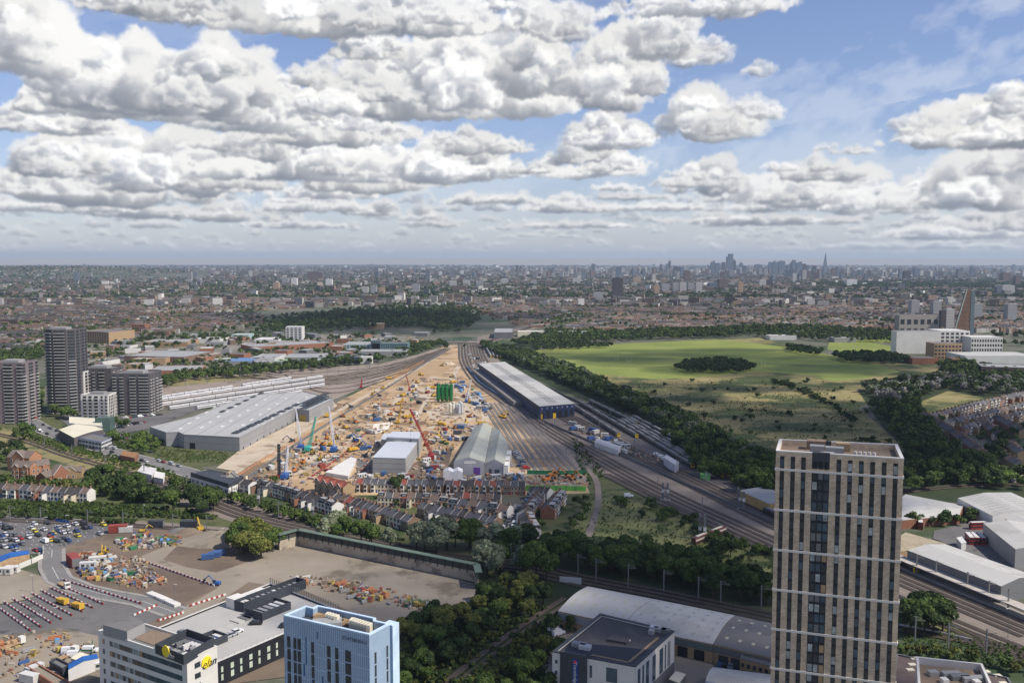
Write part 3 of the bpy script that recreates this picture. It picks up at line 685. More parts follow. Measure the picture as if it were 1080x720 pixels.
A2, B2 = face_of(pl, [(822, 463), (946, 468)], Ht); towerface(A2, B2, None, cols)
for q in ([(818, 475), (822, 463)], [(953, 483), (946, 468)]):
    a_, b_ = face_of(pl, q, Ht); towerface(a_, b_, None, [(.12, .2, False), (.46, .54, False), (.8, .88, False)])
for k_, (mb, mm) in _acc.items(): tag(part(mb, 'window', mm, r_), kind='stuff')
q, ob = inset(pl, -.22); q, ib = inset(pl, .1)
for i in range(7):                                               # white string courses every four floors
    z = Ht-5.6-i*12.35; s_ = MB()
    if z < 3: break
    for j in range(4):
        k_ = (j+1) % 4; s_.prism([ib[j], ib[k_], ob[k_], ob[j]], z-.33, z+.33, bot=True)
    part(s_, 'white_band', M_white, r_)
nb = MB(); A3, B3 = Vector((*A, 0)), Vector((*B, 0)); d = B3-A3; n = Vector((d.y, -d.x, 0)).normalized()
for (E3, F3, t0, t1) in ((A3, B3, .292, .432), (Vector((*A2, 0)), Vector((*B2, 0)), .556, .72)):
    d = F3-E3; n = Vector((d.y, -d.x, 0)).normalized(); nb.prism([(E3+d*t0-n*1.0)[:2], (E3+d*t1-n*1.0)[:2], (E3+d*t1+n*.1)[:2], (E3+d*t0+n*.1)[:2]], Ht-4.6, Ht+.16)
part(nb, 'recessed_parapet', M_char, r_)  # dark boxes over the coping stand in for the shade of parapet gaps
cen = r_.location; rz = math.atan2(B[1]-A[1], B[0]-A[0]); dx = Vector((math.cos(rz), math.sin(rz), 0)); dyv = Vector((-dx.y, dx.x, 0))
def rp(u_, v_): return cen+dx*u_+dyv*v_
rbox(r_, rp(-6, -3), 4.2, 3, Ht-1.6, 2.6, rz, M_grey, 'plant_box'); rbox(r_, rp(-1, -2), 5.4, 3.2, Ht-1.6, 2.2, rz, M_grey, 'plant_box'); rbox(r_, rp(-3, -4.4), 4, 1, Ht-1.6, 1.0, rz, M_offw, 'duct')
rbox(r_, rp(-6.5, 4.5), 5.5, 4, Ht-1.6, 2.8, rz, M_gravel, 'stair_head'); rbox(r_, rp(1.5, 4.5), 4, 3, Ht-1.6, 2.4, rz, M_tan, 'stair_head')
for k_ in range(5): mb = MB(); c_ = rp(5+k_*1.3, -3.4); mb.bar(c_+Vector((0, 0, Ht-1.6)), c_+Vector((0, 0, Ht-.1)), .5, 8); part(mb, 'roof_fan', M_offw, r_)
mb = MB(); c_ = rp(-9.5, -2); mb.bar(c_+Vector((0, 0, Ht-1.6)), c_+Vector((0, 0, Ht+2.8)), .07, 5); part(mb, 'aerial', M_grey, r_)
# ---- blue hotel tower
Hb = 63.
r_, pl = building('hotel_tower', 'light blue panelled tower with narrow dark windows at the bottom left of centre', 'tower', [(299, 648.5), (389.3, 669), (411, 657.5), (396, 654), (396.5, 651.5), (335, 638), (330, 640.5), (322.5, 638.5)], Hb, M_blue, M_roofn, par=2.2, rim=M_blueL, t=.6)
A, B = face_of(pl, [(299, 648), (389, 669)], Hb); fl = [(Hb-5.0-3.12*(i+1)+.35, Hb-5.0-3.12*i) for i in range(18)]
cl = [(.040, .080), (.116, .154), (.166, .206), (.329, .368), (.519, .558), (.610, .652), (.728, .792)]
def mk(rows): return rows
windows(r_, A, B, fl[:6], cl, M_glass); windows(r_, A, B, fl[6:], cl, M_glass, limit=0)
A3, B3 = Vector((*A, 0)), Vector((*B, 0)); d = (B3-A3); n = Vector((d.y, -d.x, 0)).normalized()
for t0, za, zb in ((.262, 4.2, 11), (.40, 2.2, 3.9), (.235, 11, 14), (.455, 13, 20), (.33, 14.5, 24), (.285, 18, 22)):
    mb = MB(); a = A3+d*t0; b = A3+d*(t0+.014); mb.prism([(a-n*.1)[:2], (b-n*.1)[:2], (b+n*.07)[:2], (a+n*.07)[:2]], Hb-zb, Hb-za); part(mb, 'panel', M_blueD, r_, label='deep blue upright panel')
mb = MB()
for k_ in range(1, 46):                                           # upright joints and floor joints of the cladding
    a = A3+d*(k_/46.); t_ = d.normalized()*.05; mb.prism([(a-t_)[:2], (a+t_)[:2], (a+t_+n*.05)[:2], (a-t_+n*.05)[:2]], 1, Hb-.3)
for k_ in range(18): z = Hb-5.35-3.12*k_; mb.prism([A3[:2], B3[:2], (B3+n*.035)[:2], (A3+n*.035)[:2]], z-.05, z+.05)
part(mb, 'cladding_joint', M_blueL, r_)
text('STAYBRIDGE', r_, A3+d*.84+Vector((0, 0, Hb-2.1)), d, n, 1.2, mat('dull_sign_grey', (.12, .15, .19), .7), spacing=1.1)
C_a, C_b = face_of(pl, [(389, 669), (411, 657)], Hb); windows(r_, C_a, C_b, fl[:7], [(.24, .33), (.82, .90)], M_glass)
rbox(r_, P(345, 651, Hb), 7, 4, Hb-2.2, 1.5, .2, M_roofm, 'plant_deck')
c0, c1 = P(368, 659.5, Hb-1.5), P(386, 665, Hb-1.5)
for i in range(7): rbox(r_, c0.lerp(c1, i/6)+Vector((.6, 1.2, 0)), 1.0, 2.0, Hb-2.2, 2.0, -.2, M_cream, 'condenser')
for i in range(4): rbox(r_, P(346+i*3, 653+i*.9, Hb-1.5), 1.0, 1.6, Hb-2.2, 2.4, -.2, M_cream, 'condenser')
for q, s_ in (((336, 647), 3), ((356, 655), 3.4), ((362, 653), 2.4), ((329, 645), 2)): rbox(r_, P(*q, Hb-1.5), s_, 1.6, Hb-2.2, .8, .4, M_tan, 'pallet')
mb = MB(); mb.box(P(412.4, 660, Hb-3.5), 3.0, 2.6, 0, Hb-2.6, math.atan2(C_b[1]-C_a[1], C_b[0]-C_a[0])+R(90)); part(mb, 'stair_tower', M_blueL, r_)
# ---- white office with the yellow disc
Hw = 24.
r_, pl = building('office_building', 'white rendered office with ribbon windows and a yellow disc sign, bottom left', 'office', [(103.5, 664.5), (197, 695.5), (229, 681), (140, 653)], Hw, M_white, M_roofg, par=.7)
A, B = face_of(pl, [(103, 664), (197, 695)], Hw); fl = [(Hw-2.3-3.5*i-1.75, Hw-2.3-3.5*i) for i in range(6)]
A3, B3 = Vector((*A, 0)), Vector((*B, 0)); d = (B3-A3); n = Vector((d.y, -d.x, 0)).normalized()
for (z0, z1) in fl:
    mb = MB(); a, b = A3+d*.135, A3+d*.945; mb.prism([(a-n*.1)[:2], (b-n*.1)[:2], (b+n*.03)[:2], (a+n*.03)[:2]], z0, z1); part(mb, 'window_band', M_black, r_)
windows(r_, A, B, fl, [(.05, .075)]+[(.14+.029*i, .165+.029*i) for i in range(14)], M_glass, pick=lambda i: random.choice([M_glass]*3+[M_pane]*2+[M_glassb, M_tan]))
windows(r_, A, B, fl, [(.14+.029*i, .165+.029*i) for i in range(14, 28)], M_glassb, limit=0)
C_a, C_b = face_of(pl, [(197, 695), (229, 681)], Hw); windows(r_, C_a, C_b, fl[:5], [(.24, .43)], M_glass, limit=150)
E3, F3 = Vector((*C_a, 0)), Vector((*C_b, 0)); e = F3-E3; m_ = Vector((e.y, -e.x, 0)).normalized()
M_yel = mat('yellow_disc', (.80, .62, .03), .6)
def disc(c, nrm, rad, par, m, nm='sign_disc'):
    mb = MB(); mb.bar(c+nrm*.08, c+nrm*.3, rad, 28); return part(mb, nm, m, par)
# rooftop: charcoal plant screen at the right end, pale stair block at the left
scr = [P(163.5, 678.5, Hw+2.6), P(193.5, 690.5, Hw+2.6), P(226, 672, Hw+2.6), P(197, 662.5, Hw+2.6)]
scr = ccw([(p.x, p.y) for p in scr]); q, ins = inset(scr, .35); mb = MB(); mb.prism(scr, Hw-.6, Hw+2.6, top=False)
for i in range(4): j = (i+1) % 4; mb.quad((*ins[j], Hw-.6), (*ins[i], Hw-.6), (*ins[i], Hw+2.6), (*ins[j], Hw+2.6)); mb.quad((*q[i], Hw+2.6), (*q[j], Hw+2.6), (*ins[j], Hw+2.6), (*ins[i], Hw+2.6))
part(mb, 'plant_screen', M_char, r_)
sc0 = Vector((sum(p[0] for p in scr)/4, sum(p[1] for p in scr)/4, 0)); rza = math.atan2(d.y, d.x)
ux, uy = Vector((math.cos(rza), math.sin(rza), 0)), Vector((-math.sin(rza), math.cos(rza), 0))
for i in range(7):
    for j in range(3): rbox(r_, sc0+ux*(-5+i*1.7)+uy*(-3.4+j*3.4), 1.0, 2.2, Hw-.6, 1.2+.9*((i*j) % 2), rza, random.choice([M_grey, M_offw, M_greyd]), 'air_unit')
sa, sb = face_of(scr, [(163, 678), (193, 690)], Hw+2.6); s3 = Vector((*sa, 0)); t3 = Vector((*sb, 0)); sn = Vector(((t3-s3).y, -(t3-s3).x, 0)).normalized()
disc(s3.lerp(t3, .40)+Vector((0, 0, Hw+1.7)), sn, 1.9, r_, M_yel); text('elan', r_, s3.lerp(t3, .58)+sn*.2+Vector((0, 0, Hw+.9)), t3-s3, sn, 2.2, M_offw, shear=.35)
cl_ = E3.lerp(F3, .62)+Vector((0, 0, Hw-3.6)); disc(cl_, m_, 2.0, r_, M_yel); text('elan', r_, E3.lerp(F3, .70)+m_*.2+Vector((0, 0, Hw-4.2)), e, m_, 3.6, M_black, shear=.35)
s2 = ccw([(p.x, p.y) for p in (P(108.5, 658.5, Hw+3), P(134, 665.5, Hw+3), P(153, 656, Hw+3), P(138, 648.5, Hw+3))]); mb = MB(); mb.prism(s2, Hw-.6, Hw+3, mt=1); part(mb, 'stair_block', [M_grey, M_roofg], r_)
s2 = ccw([(p.x, p.y) for p in (P(142, 673, Hw-.55), P(163, 680, Hw-.55), P(182, 668, Hw-.55), P(160, 664, Hw-.55))]); mb = MB(); mb.prism(s2, Hw-.69, Hw-.5); part(mb, 'roof_bed', M_gravel, r_)
mb = MB(); mb.box(A3.lerp(B3, .14)+n*3, 10, 7, 0, 5.4, rza); part(mb, 'entrance_porch', M_black, r_)
# ---- long white car deck with the black wall
Hd = 9.5
r_, pl = building('parking_deck', 'long low building with black walls and a white rooftop car deck', 'car deck', [(150, 668), (285, 614.5), (357, 642.5), (228.5, 697.5)], Hd, M_black, M_roofd, par=.8, rim=M_offw)
A, B = face_of(pl, [(228, 697), (357, 642)], Hd); windows(r_, A, B, [(2, 4.2), (5, 7)], [(.03+.07*i, .045+.07*i+.008*(i % 2)) for i in range(12)], mat('pale_green_glass', (.45, .52, .42), .3))
DECK = r_
dd = Vector((B[0]-A[0], B[1]-A[1], 0)).normalized(); rzd = math.atan2(dd.y, dd.x)
def deckbox(x, y, sx, sy, h, m, nm, up=0): rbox(DECK, P(x, y, Hd-.8), sx, sy, Hd-.8+up, h, rzd, m, nm)
deckbox(249, 639, 6, 5, 4.2, M_white, 'stair_head'); deckbox(255.5, 639.5, 3.4, 3.4, 2.6, M_white, 'stair_head'); deckbox(266, 632, 13, 5, 3, M_white, 'plant_room')
for (x, y, sx, sy, h_) in ((286, 631, 34, 6, 4.0), (283, 645.5, 15, 10, 3.2), (219, 679, 12, 8, 2.8)):
    c_ = P(x, y, Hd-.8); mb = MB(); f = [(c_+Matrix.Rotation(rzd, 3, 'Z')@Vector((a*sx/2, b*sy/2, 0))) for a, b in ((-1, -1), (1, -1), (1, 1), (-1, 1))]; f = [(v_.x, v_.y) for v_ in f]
    q, ins = inset(f, .4); mb.prism(q, Hd-.8, Hd-.8+h_, top=False)
    for i in range(4): j = (i+1) % 4; mb.quad((*ins[j], Hd-.8), (*ins[i], Hd-.8), (*ins[i], Hd-.8+h_), (*ins[j], Hd-.8+h_)); mb.quad((*q[i], Hd-.8+h_), (*q[j], Hd-.8+h_), (*ins[j], Hd-.8+h_), (*ins[i], Hd-.8+h_))
    part(mb, 'plant_screen', M_char, DECK)
    for k_ in range(int(sx/3)): rbox(DECK, c_+dd*(-sx/2+1.8+k_*2.9), 1.6, sy*.55, Hd-.8, h_*.7, rzd, random.choice([M_grey, M_greyd, M_offw]), 'air_unit')
for x, y in ((258, 652), (262, 650), (266, 648), (251, 654.5), (270, 646.5), (244, 662), (236, 665)): deckbox(x, y, 3.6, 5.4, .5, random.choice([M_roofw, M_greyd]), 'solar_panel')
for i in range(24):
    p_ = Vector((*A, 0)).lerp(Vector((*B, 0)), i/23.)+Vector((0, 0, Hd)); mb = MB(); mb.bar(p_, p_+Vector((0, 0, 1.1)), .05, 4); part(mb, 'rail_post', M_grey, DECK)
C_a, C_b = face_of(pl, [(285, 614), (357, 642)], Hd)
for i in range(30):
    p_ = Vector((*C_a, 0)).lerp(Vector((*C_b, 0)), i/29.); mb = MB(); mb.box(p_, .35, .35, Hd, Hd+2.4); part(mb, 'screen_post', M_greyd, DECK)
# ---- travellers' hotel
Hh = 16.
r_, pl = building('hotel', 'white hotel with a wide charcoal flat roof and a blue upright sign', 'hotel', [(582.5, 686.5), (670, 702.5), (711.5, 665), (633, 646.5)], Hh, M_white, M_roofn, par=.5, rim=M_char, t=1.2)
A, B = face_of(pl, [(582, 686), (670, 702)], Hh); A3, B3 = Vector((*A, 0)), Vector((*B, 0)); d = B3-A3; n = Vector((d.y, -d.x, 0)).normalized(); rzh = math.atan2(d.y, d.x)
mb = MB(); mb.box(A3+d*.27+n*.2, 9.5, 1.6, 0, Hh+.9, rzh); part(mb, 'sign_tower', M_char, r_)
mb = MB(); mb.box(A3+d*.30+n*1.1, 2.1, .25, Hh-9.3, Hh-.7, rzh); part(mb, 'sign_panel', mat('sign_blue', (.015, .055, .22), .5), r_)
o = text('Travelodge', r_, A3+d*.30+n*1.2+Vector((0, 0, Hh-5.6)), Vector((0, 0, -1)), n, 1.75, M_white)
disc(A3+d*.30+n*1.1+Vector((0, 0, Hh-1.6)), n, .55, r_, mat('sign_red', (.6, .05, .06), .5))
for t0, t1, rows in ((.035, .065, [(12, 13.3), (8.2, 9.5), (4.6, 5.9), (1.4, 2.7)]), (.46, .49, [(9.3, 13.6), (3, 7)]), (.66, .79, [(9, 14), (2.5, 7)])):
    windows(r_, A, B, rows, [(t0, t1)], M_glassb)
C_a, C_b = face_of(pl, [(670, 702), (711, 665)], Hh); windows(r_, C_a, C_b, [(5, 14)], [(.06, .12), (.17, .21), (.26, .33), (.42, .50), (.60, .69), (.74, .765), (.82, .84), (.86, .88)], M_glassb)
mb = MB(); E3, F3 = Vector((*C_a, 0)), Vector((*C_b, 0)); e = F3-E3; m_ = Vector((e.y, -e.x, 0)).normalized(); mb.prism([E3[:2], F3[:2], (F3+m_*.08)[:2], (E3+m_*.08)[:2]], 0, 4.6); part(mb, 'plinth', M_greyd, r_)
rbox(r_, P(652, 676, Hh-.5), 7, 3.4, Hh-.5, .9, rzh, M_roofn, 'roof_hatch'); rbox(r_, P(656, 674, Hh-.5), 6, 1.4, Hh-.5, .25, rzh, M_offw, 'skylight')
for q, s_, m2 in (((611, 681.5), 5, M_grey), ((617, 684), 4, M_offw), ((690, 664), 3, M_offw), ((696, 666), 4.5, M_grey), ((702, 667), 3, M_greyd), ((687, 668), 2, M_grey)): rbox(r_, P(*q, Hh-.5), s_, 2.4, Hh-.5, 1.5, rzh, m2, 'air_unit')
i0, i1, i2 = P(624, 690, Hh-.45), P(663, 698, Hh-.45), P(694, 672, Hh-.45)
for a_, b_ in ((i0, i1), (i1, i2)):
    mb = MB(); strip(mb, [a_, b_], .9, Hh-.49, h=.12); part(mb, 'walkway', M_tan, r_)
# ---- workshops behind it: curved roofs
def barrel(name, label, cat, A, B, C, D, h, rise, mw, mr, seg=7, over=.0):
    """long shed; A->B front eave, D->C back eave (pixels at eave height)"""
    A, B, C, D = [P(*q, h) for q in (A, B, C, D)]
    c = (A+B+C+D)/4; c.z = 0; root = empty(name, c, 0, label, cat)
    mb = MB(); mb.prism(ccw([(p.x, p.y) for p in (A, B, C, D)]), 0, h, top=False)
    prof = [(i/seg, rise*math.sin(math.pi*i/seg)) for i in range(seg+1)]
    for E, F in ((A, D), (B, C)):
        mb.poly([tuple(E.lerp(F, t)+Vector((0, 0, z))) for t, z in prof])
    part(mb, 'wall', mw, root)
    rf = MB()
    for (t0, z0), (t1, z1) in zip(prof, prof[1:]):
        a, b, c_, d_ = A.lerp(D, t0), B.lerp(C, t0), B.lerp(C, t1), A.lerp(D, t1)
        rf.quad(a+Vector((0, 0, z0+.05)), b+Vector((0, 0, z0+.05)), c_+Vector((0, 0, z1+.05)), d_+Vector((0, 0, z1+.05)))
    part(rf, 'roof', mr, root)
    def on(u, t):
        k_ = min(seg-1, int(t*seg)); f = t*seg-k_; z = prof[k_][1]*(1-f)+prof[k_+1][1]*f
        return A.lerp(B, u).lerp(D.lerp(C, u), t)+Vector((0, 0, z+.1))
    return root, (A, B, C, D), on
def rooflights(root, on, us, ts, du, dt, m, name='rooflight'):
    for u in us:
        for t in ts:
            mb = MB(); mb.quad(on(u-du, t-dt), on(u+du, t-dt), on(u+du, t+dt), on(u-du, t+dt)); part(mb, name, m, root)
M_rl = mat('aged_rooflight', (.44, .42, .30), .5, .1, .3); M_rld = mat('dusty_rooflight', (.33, .33, .31), .5, .1, .3)
r_, q4, on = barrel('warehouse', 'pale workshop with yellowed rooflight strips behind the hotel', 'warehouse', (588.5, 644), (657, 659), (690, 631.5), (620, 618), 7.6, 1.5, M_tan, M_roofw)
rooflights(r_, on, [.1+.16*i for i in range(6)], [.28, .68], .02, .09, M_rl)
mb = MB(); A3, B3 = q4[0], q4[1]; d = (B3-A3); n = Vector((d.y, -d.x, 0)).normalized(); mb.prism([A3[:2], B3[:2], (B3+n*.15)[:2], (A3+n*.15)[:2]], 4, 7.1); part(mb, 'fascia', M_grey, r_); windows(r_, A3, B3, [(1, 2.4)], grid(9, .4), M_glass)
r_, q4, on = barrel('warehouse', 'white roofed workshop dotted with grey rooflights, behind the hotel', 'warehouse', (657, 659.5), (752, 679), (775, 648.5), (690.5, 631.5), 7.6, 1.5, M_tan, M_roofw)
rooflights(r_, on, [.08+.167*i for i in range(6)], [.14, .34, .54, .74, .92], .016, .032, M_rld)
A3, B3 = q4[0], q4[1]; d = B3-A3; n = Vector((d.y, -d.x, 0)).normalized()
mb = MB(); mb.prism([A3[:2], B3[:2], (B3+n*.15)[:2], (A3+n*.15)[:2]], 4.6, 7.1); part(mb, 'fascia', mat('green_grey', (.13, .16, .15), .7), r_)
for t0 in (.62, .80): windows(r_, A3, B3, [(0.1, 4.3)], [(t0, t0+.11)], M_black, name='roller_door')
r_, q4, on = barrel('warehouse', 'dull grey roofed workshop running behind the brick tower', 'warehouse', (752.5, 679), (850, 702), (866, 668), (775.5, 648.5), 7.6, 1.4, M_tan, M_roofg)
rooflights(r_, on, [.1, .25, .4, .55, .7, .85], [.2, .5, .8], .018, .03, M_rl)
A3, B3 = q4[0], q4[1]; d = B3-A3; n = Vector((d.y, -d.x, 0)).normalized(); windows(r_, A3, B3, [(0.1, 4.2)], [(.06, .17), (.2, .3)], M_char, name='roller_door')
mb = MB(); mb.prism([A3[:2], B3[:2], (B3+n*.15)[:2], (A3+n*.15)[:2]], 4.6, 7.1); part(mb, 'fascia', M_greyd, r_)
r_, pl = building('workshop_office', 'two storey tan brick office projecting from the grey workshop', 'workshop', [(780.5, 693.5), (818, 703), (832, 682), (788, 682)], 6.5, M_tan, M_roofg, par=.3, rim=M_greyd)
a_, b_ = face_of(pl, [(780, 693), (818, 703)], 6.5); windows(r_, a_, b_, [(.8, 2.2), (3.4, 4.9)], grid(6, .55), M_glass)
r_, q4, on = barrel('workshop', 'round backed pale shed at the bottom edge left of the brick tower', 'workshop', (740, 735), (800, 750), (822, 712), (752, 703), 5, 2.6, M_offw, M_roofw); rooflights(r_, on, [.2, .5, .8], [.6, .3], .02, .1, M_rl)
building('cabin', 'small pale cabin beside the hotel', 'cabin', [(706, 716), (716, 720), (723, 711), (713, 708)], 3, M_greyd, M_cream, par=0)
# ---- building in the bottom right corner
r_, pl = building('flat_roofed_block', 'gravel roofed block with white parapet at the bottom right', 'block', [(966.5, 692), (1036, 699.5), (1062, 756), (970, 748)], 18, M_offw, M_gravel, par=2.2, rim=M_white, t=.7)
for q, s_, m2 in (((984, 711), 3, M_grey), ((1003, 712), 6, M_grey), ((1012, 715), 6, M_greyd), ((1026, 717), 7, M_grey), ((996, 719), 2, M_offw), ((1030, 721), 2, M_offw)): rbox(r_, P(*q, 16), s_, 2.4, 15.8, 1.5, .1, m2, 'air_unit')
r_, pl = building('low_block', 'low brown roofed block with pale rooflights around the gravel roofed block', 'block', [(938, 752), (946, 689), (1063, 714), (1090, 760)], 7, M_greyd, mat('brown_roofing', (.14, .105, .095), .9), par=.4)
for q in ((964, 694), (962, 700.5), (960, 706), (1040, 708), (1052, 712), (1058, 720)): rbox(r_, P(*q, 6.6), 2.6, 1.8, 6.6, .3, .1, M_cream, 'rooflight')
# ---- sheds at the right
def shed(label, pts, h, mw, mr, lights=None, name='warehouse', rl=M_rl, cat='warehouse', rise=1.6, group=None):
    """pitched shed: pts = eave corners in order, ridge runs between the mid points of the 2nd and 4th sides"""
    W4 = [P(*q, h) for q in pts]; A, B, C, D = W4; c = (A+B+C+D)/4; c.z = 0; root = empty(name, c, 0, label, cat, group)
    r0 = (A+D)/2+Vector((0, 0, rise)); r1 = (B+C)/2+Vector((0, 0, rise)); mb = MB(); mb.prism(ccw([(p.x, p.y) for p in W4]), 0, h, top=False)
    mb.poly([A, D, r0]); mb.poly([B, r1, C]); part(mb, 'wall', mw, root)
    rf = MB(); up_ = Vector((0, 0, .06)); rf.quad(A+up_, B+up_, r1+up_, r0+up_); rf.quad(r0+up_, r1+up_, C+up_, D+up_); part(rf, 'roof', mr, root)
    if lights:
        for i in range(lights):
            u = (i+.5)/lights
            for (p0, p1, p2, p3) in ((A, B, r0, r1), (r0, r1, D, C)):
                mb = MB(); a_, b_ = p0.lerp(p1, u-.012), p0.lerp(p1, u+.012); c_, d_ = p2.lerp(p3, u+.012), p2.lerp(p3, u-.012); z_ = Vector((0, 0, .12))
                mb.quad(a_.lerp(d_, .2)+z_, b_.lerp(c_, .2)+z_, b_.lerp(c_, .8)+z_, a_.lerp(d_, .8)+z_); part(mb, 'rooflight', rl, root)
    return root, W4
shed('pale hipped roof shed with brick gables beyond the brick tower', [(925, 551), (1012, 543), (1017, 533), (955, 521)], 5, M_brickr, M_roofw)
shed('shed with a tan ribbed roof right of the brick tower', [(925, 588), (957, 580), (998, 573), (955, 561)], 6, M_tan, mat('tan_ribbed_roof', (.34, .28, .19), .7, stripes=(3, 3, .2, (.42, .36, .26))))
shed('long bright white roofed shed beside the station platform', [(957, 580), (1056, 618), (1094, 608), (997, 573.5)], 8.5, M_greyd, M_roofw)
shed('grey walled shed with a pale roof behind the buses', [(1037, 551.5), (1071, 579), (1120, 577), (1085, 551)], 9.5, M_grey, M_roofw)
shed('wide white shed with many rooflights at the right edge', [(1010, 525), (1047, 544), (1110, 538), (1066, 519)], 8, M_offw, M_roofw, lights=9, rl=M_rld)
shed('small white roofed unit between the two big sheds', [(1060, 547), (1075, 553), (1100, 550), (1085, 545)], 8, M_offw, M_roofw)
shed('tan walled shed with a wide grey roof left of the brick tower', [(779.5, 517), (812, 531.5), (850, 528), (835, 510)], 6, mat('ochre_wall', (.42, .29, .12), .8), M_roofm, rise=.8)
# ------------------------------------------------------------------ long grey depot and trains at the left
M_dep = mat('depot_wall', (.29, .29, .295), .6, .05, .05, stripes=(5, 5.2, .06, (.20, .20, .21)))
M_depr = mat('depot_roof', (.40, .40, .39), .6, .05, .02, stripes=(3, 14, .10, (.31, .31, .31)))
DEP = [(158, 450), (204, 439), (259, 417), (320, 412.5), (351.5, 420), (326, 432.5), (311.5, 430.5), (252.5, 461), (194, 458), (188, 455.2), (175, 455.8)]
r_, pl = building('train_depot', 'huge flat grey depot shed left of the works', 'depot', DEP, 11.5, M_dep, M_depr, par=.5, rim=M_grey)
def on_roof(x, y, sx, sy, h_, m, nm, rt=0): rbox(r_, P(x, y, 11), sx, sy, 11, h_, rt, m, nm)
rzD = math.atan2(*(P(312, 431, 11)-P(252, 461, 11)).yx)
for i in range(9): on_roof(250+i*7.8, 456-i*3.6, 12, 5, .9, M_char, 'solar_panel', rzD)
for i in range(6): on_roof(205+i*8+30, 434-i*3.8, 9, 3.5, .9, M_char, 'solar_panel', rzD)
for i in range(5):
    for j in range(3): on_roof(322+i*5, 427-i*2.2-j*2.6+3, 14, 7, .5, M_char, 'solar_panel', rzD)
for j in range(6):
    for i in range(5): on_roof(190+i*22+j*9, 452-j*5.6-i*1.2, 7, 1.6, .5, M_offw, 'rooflight', rzD)
a_, b_ = face_of(pl, [(194, 458), (252, 461)], 11.5); windows(r_, a_, b_, [(0, 5)], [(.1, .2)], M_black, name='roller_door')
a_, b_ = face_of(pl, [(188, 455), (194, 458)], 11.5)
a_, b_ = face_of(pl, [(252, 461), (311, 431)], 11.5); windows(r_, a_, b_, [(.2, 2.4)], grid(9, .12), M_black, name='door')
a_, b_ = face_of(pl, [(311, 431), (326, 432)], 11.5); windows(r_, a_, b_, [(.2, 6)], [(.3, .75)], mat('ochre_door', (.45, .34, .06), .6), name='roller_door')
M_trw = mat('white_train_shell', (.58, .58, .57), .4, .03, .1); M_trb = mat('black_train_shell', (.035, .038, .045), .35, .1, .1); M_trr = mat('train_roof_grey', (.26, .26, .27), .6); M_tye = mat('train_end_yellow', (.75, .5, .03), .5)
M_trp = mat('dark_violet_band', (.17, .17, .22), .4)
def train(label, p0, p1, ncar, ms, mr, band, end=None, group=None, cat='train', z=.9, L=None, wd=2.8, both=False):
    """a train standing from p0 to p1 (photo pixels)"""
    a, b = P(*p0), P(*p1); d = (b-a); full = d.length; d.normalize(); rz = math.atan2(d.y, d.x); n = Vector((-d.y, d.x, 0))
    root = empty('train', a, 0, label, cat, group); cl = full/ncar
    for i in range(ncar):
        c = a+d*(cl*(i+.5)); mb = MB()
        prof = [(-wd/2, z), (wd/2, z), (wd/2, z+2.2), (wd/2-.45, z+2.95), (-wd/2+.45, z+2.95), (-wd/2, z+2.2)]
        s0, s1 = c-d*(cl/2-.4), c+d*(cl/2-.4); k = len(prof)
        A_ = [s0+n*u+Vector((0, 0, v)) for u, v in prof]; B_ = [s1+n*u+Vector((0, 0, v)) for u, v in prof]
        for j in range(k): mb.quad(A_[j], B_[j], B_[(j+1) % k], A_[(j+1) % k])
        mb.poly(A_); mb.poly(B_[::-1]); part(mb, 'carriage', ms, root)
        wb = MB()
        for s_ in (-1, 1): wb.prism([(s0+n*s_*(wd/2-.02))[:2], (s1+n*s_*(wd/2-.02))[:2], (s1+n*s_*(wd/2+.03))[:2], (s0+n*s_*(wd/2+.03))[:2]], z+1.1, z+1.95)
        if i < 20: part(wb, 'window_band', band, root)
        rb = MB(); rb.box(c, cl*(.62 if mr is not M_trp else .3), wd*(.5 if mr is not M_trp else .4), z+2.96, z+3.3, rz); part(rb, 'roof_gear', mr, root)
        bg = MB(); bg.box(c-d*cl*.3, 3, 2.2, .25, z, rz); bg.box(c+d*cl*.3, 3, 2.2, .25, z, rz); part(bg, 'bogie', M_char, root)
    if end:
        for e in ((b,) if not both else (a, b)):
            s_ = 1 if e is b else -1; mb = MB(); mb.box(e+d*s_*.05, .8, wd-.1, z, z+2.5, rz); part(mb, 'cab_front', end, root)
            mb = MB(); mb.box(e+d*s_*.5, .1, wd-.9, z+1.3, z+2.2, rz); part(mb, 'windscreen', M_glass, root)
    return root
RW = [((152, 426), (340, 398.6)), ((156, 430.6), (342, 402.6)), ((178, 432.3), (342, 407)), ((207, 432), (318, 414.6)), ((232, 431), (312, 418.4)), ((166, 421.4), (245, 409.6)), ((255, 408), (307, 400))]
for i, (a_, b_) in enumerate(RW): train('white commuter train parked in the depot yard, %s row from the back' % ordn([1, 2, 3, 4, 5, 0, 7][i]) if i < 5 else ('shorter white train at the back left of the depot yard' if i == 5 else 'shorter white train at the back right of the depot yard'), a_, b_, 9 if i < 3 else 6, M_trw, M_trp, M_trp, group='white trains in the depot yard')
BT = [((606, 431), (652.5, 461)), ((611, 426), (671.5, 462)), ((652, 446), (730.5, 494)), ((656, 445), (737, 493)), ((660, 444.5), (761.5, 504)), ((664, 443), (768, 503.5)), ((622, 424.5), (672, 449)), ((668, 441.5), (752, 487))]
for i, (a_, b_) in enumerate(BT): train('dark express train with a yellow cab end beside the woods, %s from the left' % ordn(i), a_, b_, 7, M_trb, M_trr, M_glass, M_tye, group='dark trains parked beside the common')
train('red and white carriages standing beside the bridge hole in the meadow', (731, 574.5), (764, 561), 2, mat('maroon_shell', (.12, .04, .04), .5), M_cream, M_cream)
train('dark train at the covered platform, seen right of the brick tower', (930, 588), (966, 605), 3, M_trb, M_trr, M_glass, M_tye)
